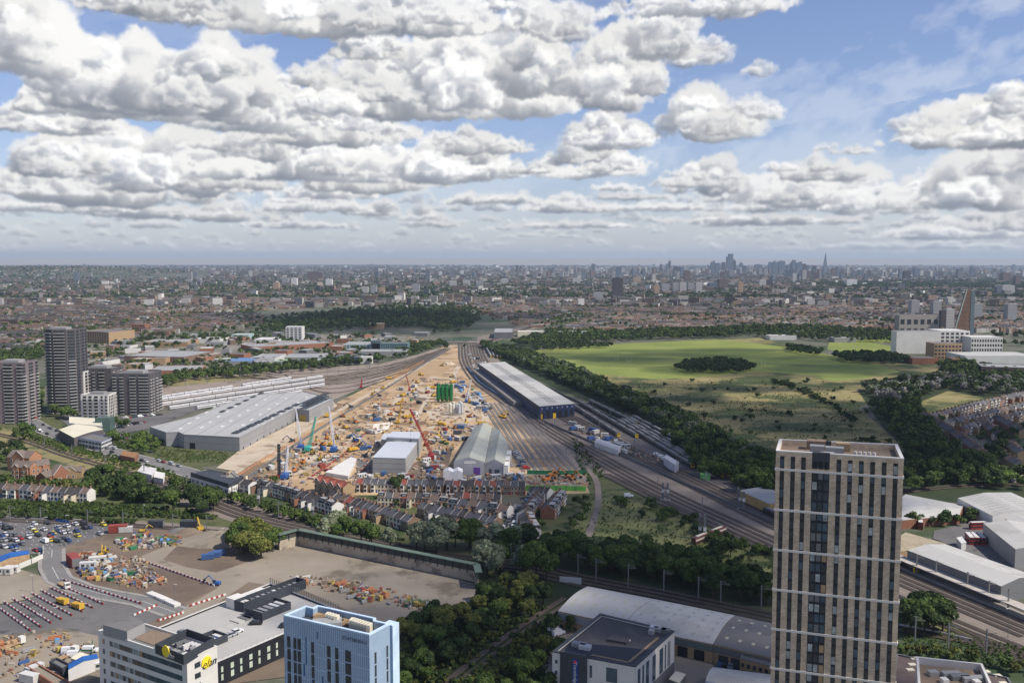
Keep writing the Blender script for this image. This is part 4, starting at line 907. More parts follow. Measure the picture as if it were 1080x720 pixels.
train('dark train coming past the left edge of the brick tower', (806, 541), (835, 553), 2, M_trb, M_trr, M_glass)
for i, (a_, b_) in enumerate((((511, 365), (518, 377)), ((514, 364), (521, 377)), ((517, 363.5), (525, 378)), ((520, 363), (528, 378)))): train('short dark train in the sidings behind the white roofed depot, %s from the left' % ordn(i), a_, b_, 4, M_trr, M_offw, M_glass, M_tye, group='trains behind the depot shed')
# ---- white roofed blue depot
r_, pl = building('train_depot', 'long white roofed depot with a blue gable between the railway lines', 'depot', [(569, 428.5), (606, 425.5), (532, 381.5), (505, 383.7)], 12.5, mat('navy_cladding', (.022, .035, .095), .6), M_roofw, par=0)
for i in range(34):
    t = .04+i*.028; q0 = P(587, 427, 12.7).lerp(P(519, 382.6, 12.7), t); rbox(r_, q0, 9, 1.1, 12.6, .5, 0, M_greyd, 'roof_vent')
a_, b_ = face_of(pl, [(569, 428), (606, 425)], 12.5); windows(r_, a_, b_, [(0, 7.5)], grid(6, .62), M_black, name='train_door'); windows(r_, a_, b_, [(9.5, 11)], grid(7, .1), M_offw, name='lamp')
windows(r_, a_, b_, [(0.1, 5)], [(.38, .46), (.03, .08)], M_tye, proud=.2, name='yellow_door')
a_, b_ = face_of(pl, [(505, 383), (569, 428)], 12.5); windows(r_, a_, b_, [(9.5, 11.5)], [(.0, 1.)], M_black, name='window_band')
mb = MB(); A3, B3 = Vector((*a_, 0)), Vector((*b_, 0)); d = B3-A3; n = Vector((d.y, -d.x, 0)).normalized(); mb.prism([A3.lerp(B3, .0)[:2], A3.lerp(B3, .78)[:2], (A3.lerp(B3, .78)+n*9)[:2], (A3+n*9)[:2]], 0, 5); part(mb, 'lean_to', mat('lean_to_roof', (.22, .20, .19), .8), r_)
# ---- station canopy
def canopy(label, pts, wd, h, m):
    l = smooth_line([P(*q, h) for q in pts], 10.)
    c = l[0].copy(); c.z = 0; root = empty('platform_canopy', c, 0, label, 'canopy'); mb = MB(); strip(mb, l, wd, h-.3, h=.4); strip(mb, l, wd, h-.31); part(mb, 'roof', m, root)
    for i in range(0, len(l), 2): mb = MB(); mb.bar((l[i].x, l[i].y, 0), (l[i].x, l[i].y, h-.3), .15, 6); part(mb, 'post', M_grey, root)
    mb = MB(); strip(mb, l, wd*.8, .1, h=.9); part(mb, 'platform', M_pave, root)
canopy('long pale platform canopy running right from the brick tower', [(925, 577), (960, 592), (1020, 616), (1095, 646)], 6, 4.6, mat('canopy_roof', (.45, .41, .36), .7))
# ------------------------------------------------------------------ left towers
M_balc = mat('balcony_white', (.40, .39, .37), .7); M_dkb = mat('dark_purple_brick', (.105, .095, .10), .9, .12, .6); M_pur = mat('mauve_brick', (.19, .155, .16), .9, .12, .6)
def ztop_px(base, py): return ztop(base, py)
def flats(label, x0, x1, yb, yt, nfl, mw, depth=1., bal=(.05, .34, .40, .62, .72, .97), rot=0., z=None, cat='tower block', round_=False):
    a, b = P(x0, yb), P(x1, yb); h = ztop(a, yt); wdt = b.x-a.x; dep = wdt*depth
    pts = [(a.x, a.y), (b.x, a.y), (b.x, a.y+dep), (a.x, a.y+dep)]
    if round_: pts = [(a.x, a.y+dep*.35), (a.x+wdt*.12, a.y+dep*.08), (a.x+wdt*.38, a.y-dep*.04), (a.x+wdt*.8, a.y), (b.x, a.y+dep*.2), (b.x, a.y+dep), (a.x, a.y+dep)]
    root, pl = building('tower_block', label, cat, pts, h, mw, M_roofg, par=1.2, px=False)
    dz = (h-2)/nfl; n = 0
    for e in range(len(pl)):
        A_, B_ = Vector((*pl[e], 0)), Vector((*pl[(e+1) % len(pl)], 0)); d = B_-A_; nn = Vector((d.y, -d.x, 0)).normalized()
        if nn.y > .7 or d.length < 2: continue
        bb = [(bal[i], bal[i+1]) for i in range(0, len(bal), 2)] if d.length > wdt*.6 else [(.12, .88)]
        for f in range(nfl):
            z0 = 1+f*dz
            for (t0, t1) in bb:
                if n < 99:
                    mb = MB(); p0, p1 = A_+d*t0, A_+d*t1; mb.prism([(p0-nn*.1)[:2], (p1-nn*.1)[:2], (p1+nn*1.3)[:2], (p0+nn*1.3)[:2]], z0, z0+.62, bot=True); part(mb, 'balcony', M_balc, root); n += 1
            st = MB()
            for (t0, t1) in bb: p0, p1 = A_+d*t0, A_+d*t1; st.prism([(p0-nn*.1)[:2], (p1-nn*.1)[:2], (p1+nn*.07)[:2], (p0+nn*.07)[:2]], z0+.4, z0+dz*.86)
            _fl.setdefault(root.name, (root, MB()))[1]
            q_ = _fl[root.name][1]; o_ = len(q_.v); q_.v += st.v; q_.f += [tuple(i+o_ for i in f_) for f_ in st.f]; q_.m += st.m
    rb = MB(); c = sum((Vector((*p, 0)) for p in pl), Vector())/len(pl); rb.box(c, wdt*.5, dep*.4, h-1.2, h+1.6); part(rb, 'plant_room', M_grey, root)
    return root, pl, h
_fl = {}
flats('tallest dark block of flats with white balconies, at the left', 45.5, 80, 437, 347.5, 27, M_dkb, .95, (.02, .30, .40, .46, .50, .72, .80, .98), round_=True)
flats('mauve block of flats cut by the left edge of the photo', -8, 25.5, 447, 382.5, 18, M_pur, 1., (.0, .22, .42, .70, .84, 1.))
flats('dark block of flats behind the small white block', 84, 119, 432, 388.5, 12, M_dkb, .9, (.06, .18, .42, .50, .62, .78))
flats('dark and white block of flats nearest the train depot', 117.5, 158, 437.5, 394, 13, M_dkb, .9, (.06, .16, .24, .34, .50, .66, .74, .98))
flats('slim white block between the two dark blocks', 80.5, 89.5, 434, 392, 12, M_offw, 2., (.2, .5, .6, .9))
flats('small white block of flats in front of the dark ones', 86, 115, 442.5, 416, 7, M_white, .7, (.08, .2, .28, .40, .48, .62, .72, .8, .88, .95))
for root, mb in _fl.values(): tag(part(mb, 'window_band', M_glass, root), kind='stuff')
r_, pl = building('civic_building', 'pale flat roofed building with a green glass stair tower', 'office', [(73, 446), (108, 449), (106, 441), (73, 439)], 9, M_white, M_cream, par=.4); a_, b_ = face_of(pl, [(73, 446), (108, 449)], 9); windows(r_, a_, b_, [(2, 4), (5.2, 7.4)], [(.05, .95)], mat('teal_glass', (.06, .16, .17), .2))
mb = MB(); c_ = P(111, 455); mb.box(c_, 13, 10, 0, 13); part(mb, 'stair_tower', mat('green_glass', (.07, .12, .11), .2), r_)
r_, q4, on = barrel('hall', 'cream sawtooth roofed hall beside the busy road', 'hall', (62, 453), (78, 461.5), (108, 453), (91, 444.5), 8, .8, M_dkb, M_cream, 5)
r_, q4, on = barrel('hall', 'lower cream wing right of the glass stair tower', 'hall', (78, 461), (82, 459), (109, 452.5), (103, 450), 7, .5, M_dkb, M_cream, 5)
r_, pl = building('school', 'two storey building with blue trim and a flat grey roof', 'school', [(79.5, 461), (107, 466), (119, 461), (92, 456)], 7, M_white, M_roofg, par=.3, rim=mat('blue_trim', (.12, .17, .36), .6))
for q in ([(79, 461), (107, 466)], [(107, 466), (119, 461)]):
    a_, b_ = face_of(pl, q, 7); windows(r_, a_, b_, [(.9, 2.6), (4, 5.8)], grid(8, .8), M_glassb, proud=.1)
r_, pl = building('signal_building', 'white low building with a charcoal upper storey by the railway', 'office', [(201, 498), (241, 510), (259, 502.5), (219, 494.5)], 8, M_white, M_char, par=.3, rim=M_char)
for q in ([(201, 498), (241, 510)], [(241, 510), (259, 502)]):
    a_, b_ = face_of(pl, q, 8); windows(r_, a_, b_, [(5.4, 7.9)], [(0.0, 1.)], M_char, name='upper_cladding'); windows(r_, a_, b_, [(2.3, 3.6)], grid(8, .35), M_glass)
building('shed', 'weathered brown roofed shed right of the busy road', 'shed', [(127, 480), (142, 483), (146, 478), (130, 475)], 4, M_brickr, mat('rusty_roof', (.28, .15, .075), .9), par=0)
building('shed', 'pale box shed behind the verge', 'shed', [(145, 497), (160, 501), (165, 494), (150, 491)], 5, M_offw, M_offw, par=0); building('container', 'white container left of the signal building', 'container', [(162, 503), (172, 505), (174, 499), (164, 497)], 4, M_white, M_white, par=0)
# ------------------------------------------------------------------ the works
M_cgrey = mat('container_grey', (.34, .34, .33), .6, .05, .1, stripes=(5, 4.0, .07, (.14, .14, .14))); M_croof = mat('pale_blue_roof', (.52, .545, .59), .45, .04, .05)
r_, pl = building('site_building', 'grey panelled works building with a pale blue roof', 'site building', [(393, 482.3), (427.6, 483.3), (441.3, 464.6), (408.5, 465.8)], 12, M_cgrey, M_croof, par=0)
r_, pl = building('site_building', 'taller rear bay of the grey panelled works building', 'site building', [(408.3, 461.5), (441.3, 463), (444.5, 455.5), (413.5, 455.3)], 14.5, M_cgrey, M_croof, par=0)
building('site_building', 'small grey lean-to at the left of the panelled works building', 'site building', [(402, 463), (408, 464), (412, 457), (405, 457)], 10, M_cgrey, M_croof, par=0)
def gableshed(name, label, cat, pts, h, rise, mw, mr, door=None):
    """gable end faces the viewer: pts = near left, near right, far right, far left (eave pixels)"""
    A, B, C, D = [P(*q, h) for q in pts]; c = (A+B+C+D)/4; c.z = 0; root = empty(name, c, 0, label, cat)
    r0, r1 = (A+B)/2+Vector((0, 0, rise)), (C+D)/2+Vector((0, 0, rise)); mb = MB(); mb.prism(ccw([(p.x, p.y) for p in (A, B, C, D)]), 0, h, top=False); mb.poly([A, B, r0]); mb.poly([D, r1, C]); part(mb, 'wall', mw, root)
    rf = MB(); u_ = Vector((0, 0, .08)); rf.quad(A+u_, r0+u_, r1+u_, D+u_); rf.quad(r0+u_, B+u_, C+u_, r1+u_); part(rf, 'roof', mr, root)
    return root, (A, B, C, D)
M_sroof = mat('weathered_shed_roof', (.27, .29, .265), .75, .08, .05, stripes=(4, 7, .08, (.36, .37, .33)), patch=((.34, .34, .29), .04, .56))
r_, q4 = gableshed('train_shed', 'long gabled shed with a purple door in front of the sidings', 'shed', [(478.5, 487.5), (511, 487.5), (519, 449.5), (501, 449.5)], 9, 3.5, M_offw if 0 else mat('shed_grey', (.36, .36, .38), .7), M_sroof)
windows(r_, q4[0], q4[1], [(0, 5.5)], [(.64, .86)], mat('purple_door', (.12, .055, .26), .6), name='door'); windows(r_, q4[0], q4[1], [(8, 10)], [(.34, .72)], M_white, proud=.15, name='sign_board'); 
r_, q4 = gableshed('train_shed', 'right hand bay of the twin grey sheds beside the white cabins', 'shed', [(511.5, 488.5), (532, 489.5), (536, 467.5), (519.5, 450)], 8, 3, mat('shed_grey', (.36, .36, .38)), M_sroof)
windows(r_, q4[0], q4[1], [(0.5, 4.2)], [(.2, .35), (.5, .75)], M_glassb)
for i, q in enumerate(((533, 487), (534, 481), (535.5, 475))):
    building('site_cabin', 'white stacked site cabin right of the twin sheds, %s' % ('front one', 'middle one', 'rear one')[i], 'site cabin', [(q[0]-2, q[1]+4), (q[0]+3, q[1]+4), (q[0]+4, q[1]), (q[0]-1, q[1])], 7, M_white, M_white, par=0)
M_tent = mat('tent_white', (.70, .70, .72), .5)
gableshed('marquee', 'white twin peaked tent at the back of the terraces', 'tent', [(467.5, 498), (478, 498), (478.4, 494.5), (468.5, 494.5)], 6.5, 1.5, M_tent, M_tent); gableshed('marquee', 'right half of the white twin peaked tent', 'tent', [(478.1, 498), (488, 498), (488, 494.5), (478.5, 494.5)], 6.5, 1.5, M_tent, M_tent)
# white sheeted ramp
r_, pl = building('sheeted_mound', 'white sheeted mound in the works beside the barriers', 'mound', [(343, 498), (367, 502), (376, 484), (370, 482)], 2.5, M_white, M_white, par=0)
# silos
M_gsilo = mat('silo_green', (.012, .13, .035), .4, .1, .2); M_wsilo = mat('silo_grey', (.46, .48, .50), .4, .05, .2); M_csilo = mat('silo_cream', (.62, .58, .48), .5)
def silo(label, x, y, rad, h, m, group):
    b = P(x, y); root = empty('silo', b, 0, label, 'silo', group)
    mb = MB(); mb.bar((0, 0, h*.22), (0, 0, h*.94), rad, 16); mb.bar((0, 0, h*.94), (0, 0, h), rad, 16, rad*.35); mb.bar((0, 0, h*.08), (0, 0, h*.22), rad*.3, 16, rad); mb.build('tank', m, root, True)
    for i in range(4): a = math.pi/4+i*math.pi/2; mb = MB(); mb.bar((rad*.85*math.cos(a), rad*.85*math.sin(a), 0), (rad*.85*math.cos(a), rad*.85*math.sin(a), h*.3), .18, 4); mb.build('leg', m, root)
    mb = MB(); mb.bar((rad+.25, 0, 0), (rad+.25, 0, h), .12, 4); mb.build('ladder', M_grey, root)
for i in range(4): silo('green silo in the front row, %s from the left' % ordn(i), 462.2+i*4.4, 424.5, 1.95, 17.5, M_gsilo, 'green silos')
for i in range(4): silo('green silo in the back row, %s from the left' % ordn(i), 463+i*4.3, 421.5, 1.95, 17.5, M_gsilo, 'green silos')
for i, q in enumerate(((475, 437, M_csilo, 11), (478.2, 438, M_csilo, 10.5), (481.5, 437, M_wsilo, 11), (484.2, 438.5, M_wsilo, 12), (487, 437.5, M_wsilo, 12), (485.5, 435.5, M_wsilo, 12), (478.5, 435, M_csilo, 11))): silo('cement silo beside the cream apron, %s from the left' % ordn(i), q[0], q[1], 1.5, q[3], q[2], 'cement silos')
# cranes
M_cb = mat('crane_blue', (.03, .11, .34), .5); M_cw = mat('crane_white', (.75, .75, .76), .5); M_ct = mat('crane_teal', (.06, .42, .34), .4); M_cr = mat('crane_red', (.34, .035, .035), .5); M_cy = mat('plant_yellow', (.55, .34, .04), .5); M_dk = mat('track_black', (.03, .03, .03), .8)
def boom_end(b, px, py, lean=0.):
    """point above ground point b (at b's distance, plus lean metres) that shows at the pixel"""
    d = P(px, py, 0 if py > 275 else 0) ; yy = b.y+lean; r = (360-py)/FPX; z = H+yy*(-math.sin(PITCH)+r*math.cos(PITCH))/(math.cos(PITCH)+r*math.sin(PITCH))
    dep = yy*math.cos(PITCH)-(z-H)*math.sin(PITCH); return Vector(((px-540)/FPX*dep, yy, z))
def crane(label, x, y, tx, ty, mcab, mboom, wdt=1.5, r=.2, lean=4, sc_=1.0):
    b = P(x, y); e = boom_end(b, tx, ty, lean)-b; root = empty('crawler_crane', b, 0, label, 'crane')
    mb = MB(); mb.box((-2.3*sc_, 0), 1.2*sc_, 7.5*sc_, 0, 1.3*sc_); mb.build('crawler_track', M_dk, root); mb = MB(); mb.box((2.3*sc_, 0), 1.2*sc_, 7.5*sc_, 0, 1.3*sc_); mb.build('crawler_track', M_dk, root)
    mb = MB(); mb.box((0, -.5), 3.6*sc_, 8*sc_, 1.3*sc_, 3.9*sc_); mb.build('machine_house', mcab, root); mb = MB(); mb.box((-2.3*sc_, 2.5*sc_), 1.3*sc_, 2*sc_, 1.5*sc_, 4*sc_); mb.build('cab', mcab, root)
    mb = MB(); mb.box((0, -5.2*sc_), 4.4*sc_, 1.4*sc_, 1.2*sc_, 4.2*sc_); mb.build('counterweight', mcab, root)
    mb = MB(); mb.lattice((0, 2*sc_, 2), e, wdt, wdt*.5, max(6, int(e.length/2.2)), r); mb.build('boom', mboom, root)
    mb = MB(); mb.bar((0, -3*sc_, 3.5*sc_), (0, -2*sc_, 10*sc_), .25, 4); mb.bar((0, -2*sc_, 10*sc_), e, .07, 3); mb.build('mast', mcab, root)
    mb = MB(); mb.bar(e+Vector((0, .6, 0)), e+Vector((0, .6, -e.length*.6)), .06, 3); mb.box((e.x, e.y+.6), .7, .7, e.z-e.length*.62, e.z-e.length*.58); mb.build('hook', M_dk, root)
    return root
crane('crawler crane with a white lattice boom and blue body, nearest the long grey depot', 317.5, 474, 311.5, 429, M_cb, M_cw, 1.4, .2)
crane('crawler crane with a white lattice boom and blue body, standing left of the white mound', 352.5, 476, 346.5, 428.5, M_cb, M_cw, 1.4, .2)
crane('teal crawler crane between the two white boomed cranes', 325.5, 475.5, 333, 439, M_ct, M_ct, 1.7, .22)
crane('red crane leaning over the grey panelled building', 455.5, 484, 432.5, 431, M_cr, M_cr, 1.6, .22)
crane('white and blue crane with a short boom above the terrace roofs', 301, 504.5, 303.5, 469, M_cb, M_cw, 1.5, .22)
crane('thin yellow lattice crane behind the grey panelled building', 420, 446, 425, 418, M_cy, M_cy, 1.1, .16, sc_=.7)
crane('thin white lattice crane right of the green silos', 492, 424, 497, 400, M_cb, M_cw, 1.1, .16, sc_=.7)
crane('thin red lattice crane in the upper works', 432, 412, 428, 394, M_cr, M_cr, 1.0, .16, sc_=.6)
crane('red lattice crane on the far sidings', 381, 409, 381.5, 399, M_cr, M_cr, 1.2, .2, sc_=.6)
b = P(294.5, 506); root = empty('piling_rig', b, 0, 'tall dark piling rig mast at the lower left of the works', 'piling rig'); mb = MB(); mb.box((0, 2), 4, 7, 0, 3.5); mb.build('body', M_cr, root); e = boom_end(b, 294, 468, 0)-b; mb = MB(); mb.lattice((0, 0, 0), e, 1.3, 1.2, 12, .3); mb.bar((.4, .4, 0), e, .35, 5); mb.build('mast', M_char, root)
b = P(33, 443); root = empty('mobile_crane', b, 0, 'red and white striped crane boom beside the mauve block of flats', 'crane'); mb = MB(); mb.box((0, 0), 9, 3, 0, 3); mb.build('carrier', M_cr, root)
e = boom_end(b, 27, 407, 0)-b
for i in range(6): mb = MB(); mb.bar(e*(i/6.)+Vector((0, 0, 2)), e*((i+1)/6.)+Vector((0, 0, 2)), .75, 6); mb.build('boom_section', M_cw if i not in (2, 4) else M_cr, root)
# excavators
def make_exc(m, name='excavator'):
    root = empty(name, (0, 0, 0))
    for s in (-1, 1): mb = MB(); mb.box((0, s*1.15), 4.2, .7, 0, .95); mb.build('crawler_track', M_dk, root)
    mb = MB(); mb.box((-.5, .1), 3.4, 2.7, 1.0, 2.1); mb.build('body', m, root); mb = MB(); mb.box((.7, .8), 1.4, 1.1, 2.1, 3.1); mb.build('cab', M_glass, root)
    mb = MB(); mb.bar((1, -.2, 1.8), (3.6, -.2, 5.2), .38, 5, .3); mb.bar((3.6, -.2, 5.2), (6.4, -.2, 3.0), .3, 5, .22); mb.build('arm', m, root); mb = MB(); mb.box((6.5, -.2), .9, 1.2, 1.9, 3.0, 0); mb.build('bucket', M_dk, root)
    return root
def make_dumper(m):
    root = empty('dump_truck', (0, 0, 0)); mb = MB(); mb.box((2.2, 0), 1.8, 2.3, .8, 2.9); mb.build('cab', m, root)
    mb = MB(); mb.prism([(-3, -1.2), (1, -1.2), (1, 1.2), (-3, 1.2)], 1.1, 2.5); mb.build('skip', m, root)
    for x in (-2.2, -.8, 2.3):
        for s in (-1, 1): mb = MB(); mb.bar((x, s*1.0, .6), (x, s*1.35, .6), .6, 10); mb.build('wheel', M_dk, root)
    return root
EX = {c: make_exc(m) for c, m in (('yellow', M_cy), ('orange', mat('plant_orange', (.48, .17, .04), .5)), ('dark', M_char), ('blue', M_cb))}
DT = make_dumper(M_cy); _usedx = set(); nums = []
def put(proto, key, x, y, rz, desc, cat, group, scale=1., where=None):
    b = P(x, y)
    if key in _usedx: o = dup(proto, b, rz, scale)
    else: o = proto; o.location = b; o.rotation_euler = (0, 0, rz); o.scale = (scale,)*3; _usedx.add(key)
    tag(o, desc, cat, group); nums.append((o, desc)); return o
rr = random.Random(4)
for x, y in ((393, 417), (404, 410), (440, 404), (457, 418), (420, 427), (364, 452), (470, 411), (355, 463), (380, 470), (462, 461), (470, 468), (492, 447), (532, 441), (529, 440), (436, 414), (466, 386), (476, 398), (330, 479), (338, 486)): put(EX['yellow'], 'y', x, y, rr.uniform(0, 6.3), 'yellow excavator digging in the works', 'excavator', 'yellow diggers in the works', 1.15)
for x, y in ((320, 489), (345, 463), (375, 446), (362, 440), (450, 470), (495, 440), (412, 438), (480, 452), (340, 470), (352, 485), (310, 498), (400, 428)): put(EX['orange'], 'o', x, y, rr.uniform(0, 6.3), 'orange digger in the works', 'excavator', 'orange diggers in the works', 1.1)
for x, y in ((577, 508), (583, 504), (602, 506)): put(EX['orange'], 'o', x, y, rr.uniform(0, 6.3), 'orange demolition excavator behind the green hoarding', 'excavator', 'demolition excavators', 1.5)
for x, y in ((308, 466), (395, 441), (385, 482), (370, 430), (460, 407), (468, 408), (400, 418)): put(EX['dark'], 'd', x, y, rr.uniform(0, 6.3), 'dark excavator in the works', 'excavator', 'dark diggers in the works', 1.1)
for x, y in ((375, 466), (378, 464), (388, 473), (416, 465)): put(EX['blue'], 'b', x, y, rr.uniform(0, 6.3), 'blue drilling machine in the works', 'excavator', 'blue machines in the works', 1.2)
put(EX['yellow'], 'y', 211, 559.5, 2.2, 'yellow excavator raising its arm beside the trees above the lower works', 'excavator', 'yellow diggers in the works', 1.25)
put(EX['yellow'], 'y', 151, 561, .4, 'small yellow excavator left of the lower works heap', 'excavator', 'yellow diggers in the works', .8)
for x, y in ((107, 587), (112, 584)): put(EX['yellow'], 'y', x, y, rr.uniform(0, 6.3), 'yellow excavator among the lower material stores', 'excavator', 'yellow diggers in the works', 1.)
put(EX['blue'], 'b', 228, 617, 3., 'teal blue mini machine at the end of the barrier line', 'excavator', 'blue machines in the works', .9)
for x, y in ((455, 410), (430, 441), (372, 476), (345, 440), (410, 400), (498, 425), (444, 396), (508, 448), (425, 418), (466, 449), (350, 470), (478, 404)): put(DT, 'dt', x, y, rr.uniform(0, 6.3), 'yellow dump truck on the tan earth', 'dump truck', 'dump trucks in the works', 1.3)
number(nums)
# ------------------------------------------------------------------ terraced houses
HW = {'red brick': M_brickr, 'cream rendered': mat('cream_render', (.60, .53, .40), .85), 'white rendered': M_white, 'tan brick': M_tan, 'brown brick': mat('brown_brick', (.20, .125, .085), .9, .12, .6), 'pale blue rendered': mat('paleblue_render', (.50, .60, .66), .85)}
HR = {'grey slate': mat('slate_roof', (.085, .085, .095), .8, .12, .8), 'brown tiled': mat('brown_tiles', (.145, .105, .085), .9, .12, .8), 'dark tiled': mat('dark_tiles', (.06, .055, .055), .9, .12, .8), 'red tiled': mat('red_tiles', (.23, .07, .05), .9, .12, .8)}
_hp = {}
def make_house(wk, rk, kind):
    """unit house: front faces -Y, width along X = 1 unit (scaled), real metres otherwise; origin at the front middle"""
    mw, mr = HW[wk], HR[rk]; root = empty('terraced_house', (0, 0, 0)); W, D, h, rise = 5.2, 8.5, 5.6, 2.5
    mb = MB(); mb.prism([(-W/2, 0), (W/2, 0), (W/2, D), (-W/2, D)], 0, h, top=False); mb.poly([(-W/2, 0, h), (-W/2, D/2, h+rise), (-W/2, D, h)]); mb.poly([(W/2, 0, h), (W/2, D, h), (W/2, D/2, h+rise)]); mb.build('wall', mw, root)
    mb = MB(); e = .25
    mb.quad((-W/2, -e, h-.1), (W/2, -e, h-.1), (W/2, D/2, h+rise+.08), (-W/2, D/2, h+rise+.08)); mb.quad((W/2, D+e, h-.1), (-W/2, D+e, h-.1), (-W/2, D/2, h+rise+.08), (W/2, D/2, h+rise+.08)); rf = mb.build('roof', mr, root)
    mb = MB(); mb.box((W/2-.35, D/2), .7, 1.5, h+rise-.6, h+rise+1.2); mb.build('chimney', HW['brown brick'], rf)
    mb = MB(); mb.box((W/2-.12, D/2), .24, D+.5, h+rise+.0, h+rise+.05) if 0 else mb.quad((W/2-.12, -e, h+.02), (W/2+.12, -e, h+.02), (W/2+.12, D/2, h+rise+.22), (W/2-.12, D/2, h+rise+.22)); mb.build('party_ridge', M_offw, root)
    if kind == 'bay':
        mb = MB(); mb.prism([(-1.9, 0), (.5, 0), (.2, -.9), (-1.6, -.9)], 0, h-.2, top=False); mb.poly([(-2.0, -1.0, h-.2), (.6, -1.0, h-.2), (-.7, -1.0, h+1.5)]); mb.build('bay', M_white, root)
        mb = MB(); mb.quad((-2.1, -1.1, h-.3), (-.7, -1.1, h+1.65), (-.7, 1.9, h+1.65), (-2.1, 1.9, h-.3)); mb.quad((-.7, -1.1, h+1.65), (.7, -1.1, h-.3), (.7, 1.9, h-.3), (-.7, 1.9, h+1.65)); mb.build('bay_roof', mr, root)
        wn = [(-1.3, -.95, .8), (-.7, -.95, .8), (-.1, -.95, .8)]
    elif kind == 'wing':
        mb = MB(); mb.prism([(-W/2, -4.2), (-.2, -4.2), (-.2, 0), (-W/2, 0)], 0, 4.6, top=False); mb.build('rear_wing', mw, root)
        mb = MB(); mb.quad((-W/2-.1, -4.4, 4.5), (-.1, -4.4, 4.5), (-.1, 0, 5.5), (-W/2-.1, 0, 5.5)); mb.build('wing_roof', mr, root); wn = [(-1.4, -4.25, 1.1), (1.2, -.05, 1.1)]
    elif kind == 'dormer':
        mb = MB(); mb.box((0, D*.27), 3.8, 3.2, h+.3, h+rise+.05, 0, mt=1); mb.build('dormer', [HR['dark tiled'], M_grey], root); mb = MB(); mb.box((0, D*.27-1.62), 2.6, .08, h+.9, h+2.0); mb.build('window', M_pane, root); wn = [(-1.2, -.05, 1.1), (1.2, -.05, 1.1)]
    else: wn = [(-1.3, -.05, 1.1), (1.2, -.05, 1.1)]
    for (x, y, w_) in wn:
        for z in (.9, 3.5):
            mb = MB(); mb.box((x, y), w_+.3, .08, z-.15, z+1.55); f = mb.build('window', M_white if mw is not M_white else M_greyd, root); mb = MB(); mb.box((x, y-.05), w_, .06, z, z+1.4); mb.build('pane', M_glass, f)
    mb = MB(); mb.box((2.0, -.05), .9, .1, 0, 2.1); mb.build('door', random.choice([M_cr, M_cb, M_dk]), root)
    return root
def terrace(p0, p1, n, palw, palr, kinds, group, where, rnd, back=False):
    a, b = P(*p0), P(*p1); d = b-a; L = d.length/n; rz = math.atan2(d.y, d.x)
    for i in range(n):
        wk, rk, kd = rnd.choice(palw), rnd.choice(palr), rnd.choice(kinds); key = (wk, rk, kd); loc = a+d*((i+.5)/n)
        s = (L/5.2, 1, rnd.uniform(.97, 1.06))
        if key in _hp: o = dup(_hp[key], loc, rz, s)
        else: o = make_house(wk, rk, kd); _hp[key] = o; o.location = loc; o.rotation_euler = (0, 0, rz); o.scale = s
        extra = {'bay': ' bay fronted', 'wing': ' winged', 'dormer': ' dormered', 'plain': ''}[kd]; where = where.replace(' of the ', ' of ').replace('in the row ', 'row ')
        tag(o, None, 'house', group); HN.append((o, '%s%s house, %s roof, %s' % (wk.replace(' rendered', ''), extra, rk.split()[-1] if rk != 'dark tiled' else 'dark', where)))
HN = []; rh = random.Random(9)
BW = ['red brick', 'brown brick', 'cream rendered', 'tan brick', 'white rendered']; BR = ['grey slate', 'dark tiled', 'brown tiled', 'grey slate', 'red tiled']; GR = ['grey slate', 'dark tiled', 'grey slate']
T = terrace
T((375, 519), (468, 521), 12, ['tan brick', 'brown brick', 'cream rendered'], BR, ['bay', 'bay', 'plain'], 'terrace backing onto the works', 'in the row backing onto the works', rh)
T((470, 521), (554, 522), 11, ['tan brick', 'brown brick', 'pale blue rendered', 'cream rendered'], BR, ['bay', 'bay', 'plain'], 'terrace backing onto the works', 'before the tent', rh)
T((398, 533.5), (470, 535), 9, ['red brick', 'brown brick', 'cream rendered'], BR, ['wing', 'plain', 'dormer'], 'second terrace row', 'second row, left', rh)
T((472, 535), (528, 536), 7, ['red brick', 'brown brick', 'cream rendered'], BR, ['wing', 'plain', 'dormer'], 'second terrace row', 'second row, right', rh)
T((440, 545), (520, 562), 11, ['cream rendered', 'tan brick', 'white rendered', 'brown brick'], GR, ['wing', 'plain'], 'sloping terrace row', 'row above grey trees', rh)
T((452, 537), (535, 548), 8, ['tan brick', 'brown brick', 'white rendered'], ['grey slate', 'brown tiled'], ['wing', 'dormer'], 'third terrace row', 'third row', rh)
T((372, 540), (430, 561), 8, BW, BR, ['wing', 'plain'], 'terrace above the poplars', 'above left poplars', rh)
T((345, 532), (396, 549), 8, BW, BR, ['wing', 'plain', 'dormer'], 'terrace above the poplars', 'left of poplars', rh)
T((262, 517), (300, 527), 6, ['white rendered', 'cream rendered', 'brown brick'], GR, ['wing', 'dormer'], 'terrace beside the railway cutting', 'above railway, left', rh)
T((300, 527), (350, 544), 7, ['white rendered', 'red brick', 'white rendered'], GR, ['wing', 'dormer'], 'terrace beside the railway cutting', 'above railway hedge', rh)
T((225, 512), (262, 521), 4, ['white rendered', 'cream rendered'], GR, ['plain', 'wing'], 'terrace beside the railway cutting', 'behind the signal building', rh)
T((556, 527), (577, 530), 4, ['white rendered', 'tan brick'], ['grey slate', 'dark tiled'], ['bay'], 'houses round the small street', 'top of small street', rh)
T((571, 570), (562, 553), 4, ['white rendered', 'brown brick'], GR, ['dormer'], 'houses round the small street', 'right of small street', rh)
T((560, 552), (574, 533), 5, ['red brick', 'white rendered'], GR, ['plain', 'dormer'], 'houses round the small street', 'small street, upper right', rh)
T((585, 548), (598, 530), 4, ['white rendered', 'cream rendered', 'red brick'], GR, ['dormer'], 'houses round the small street', 'nearest dirt track', rh)
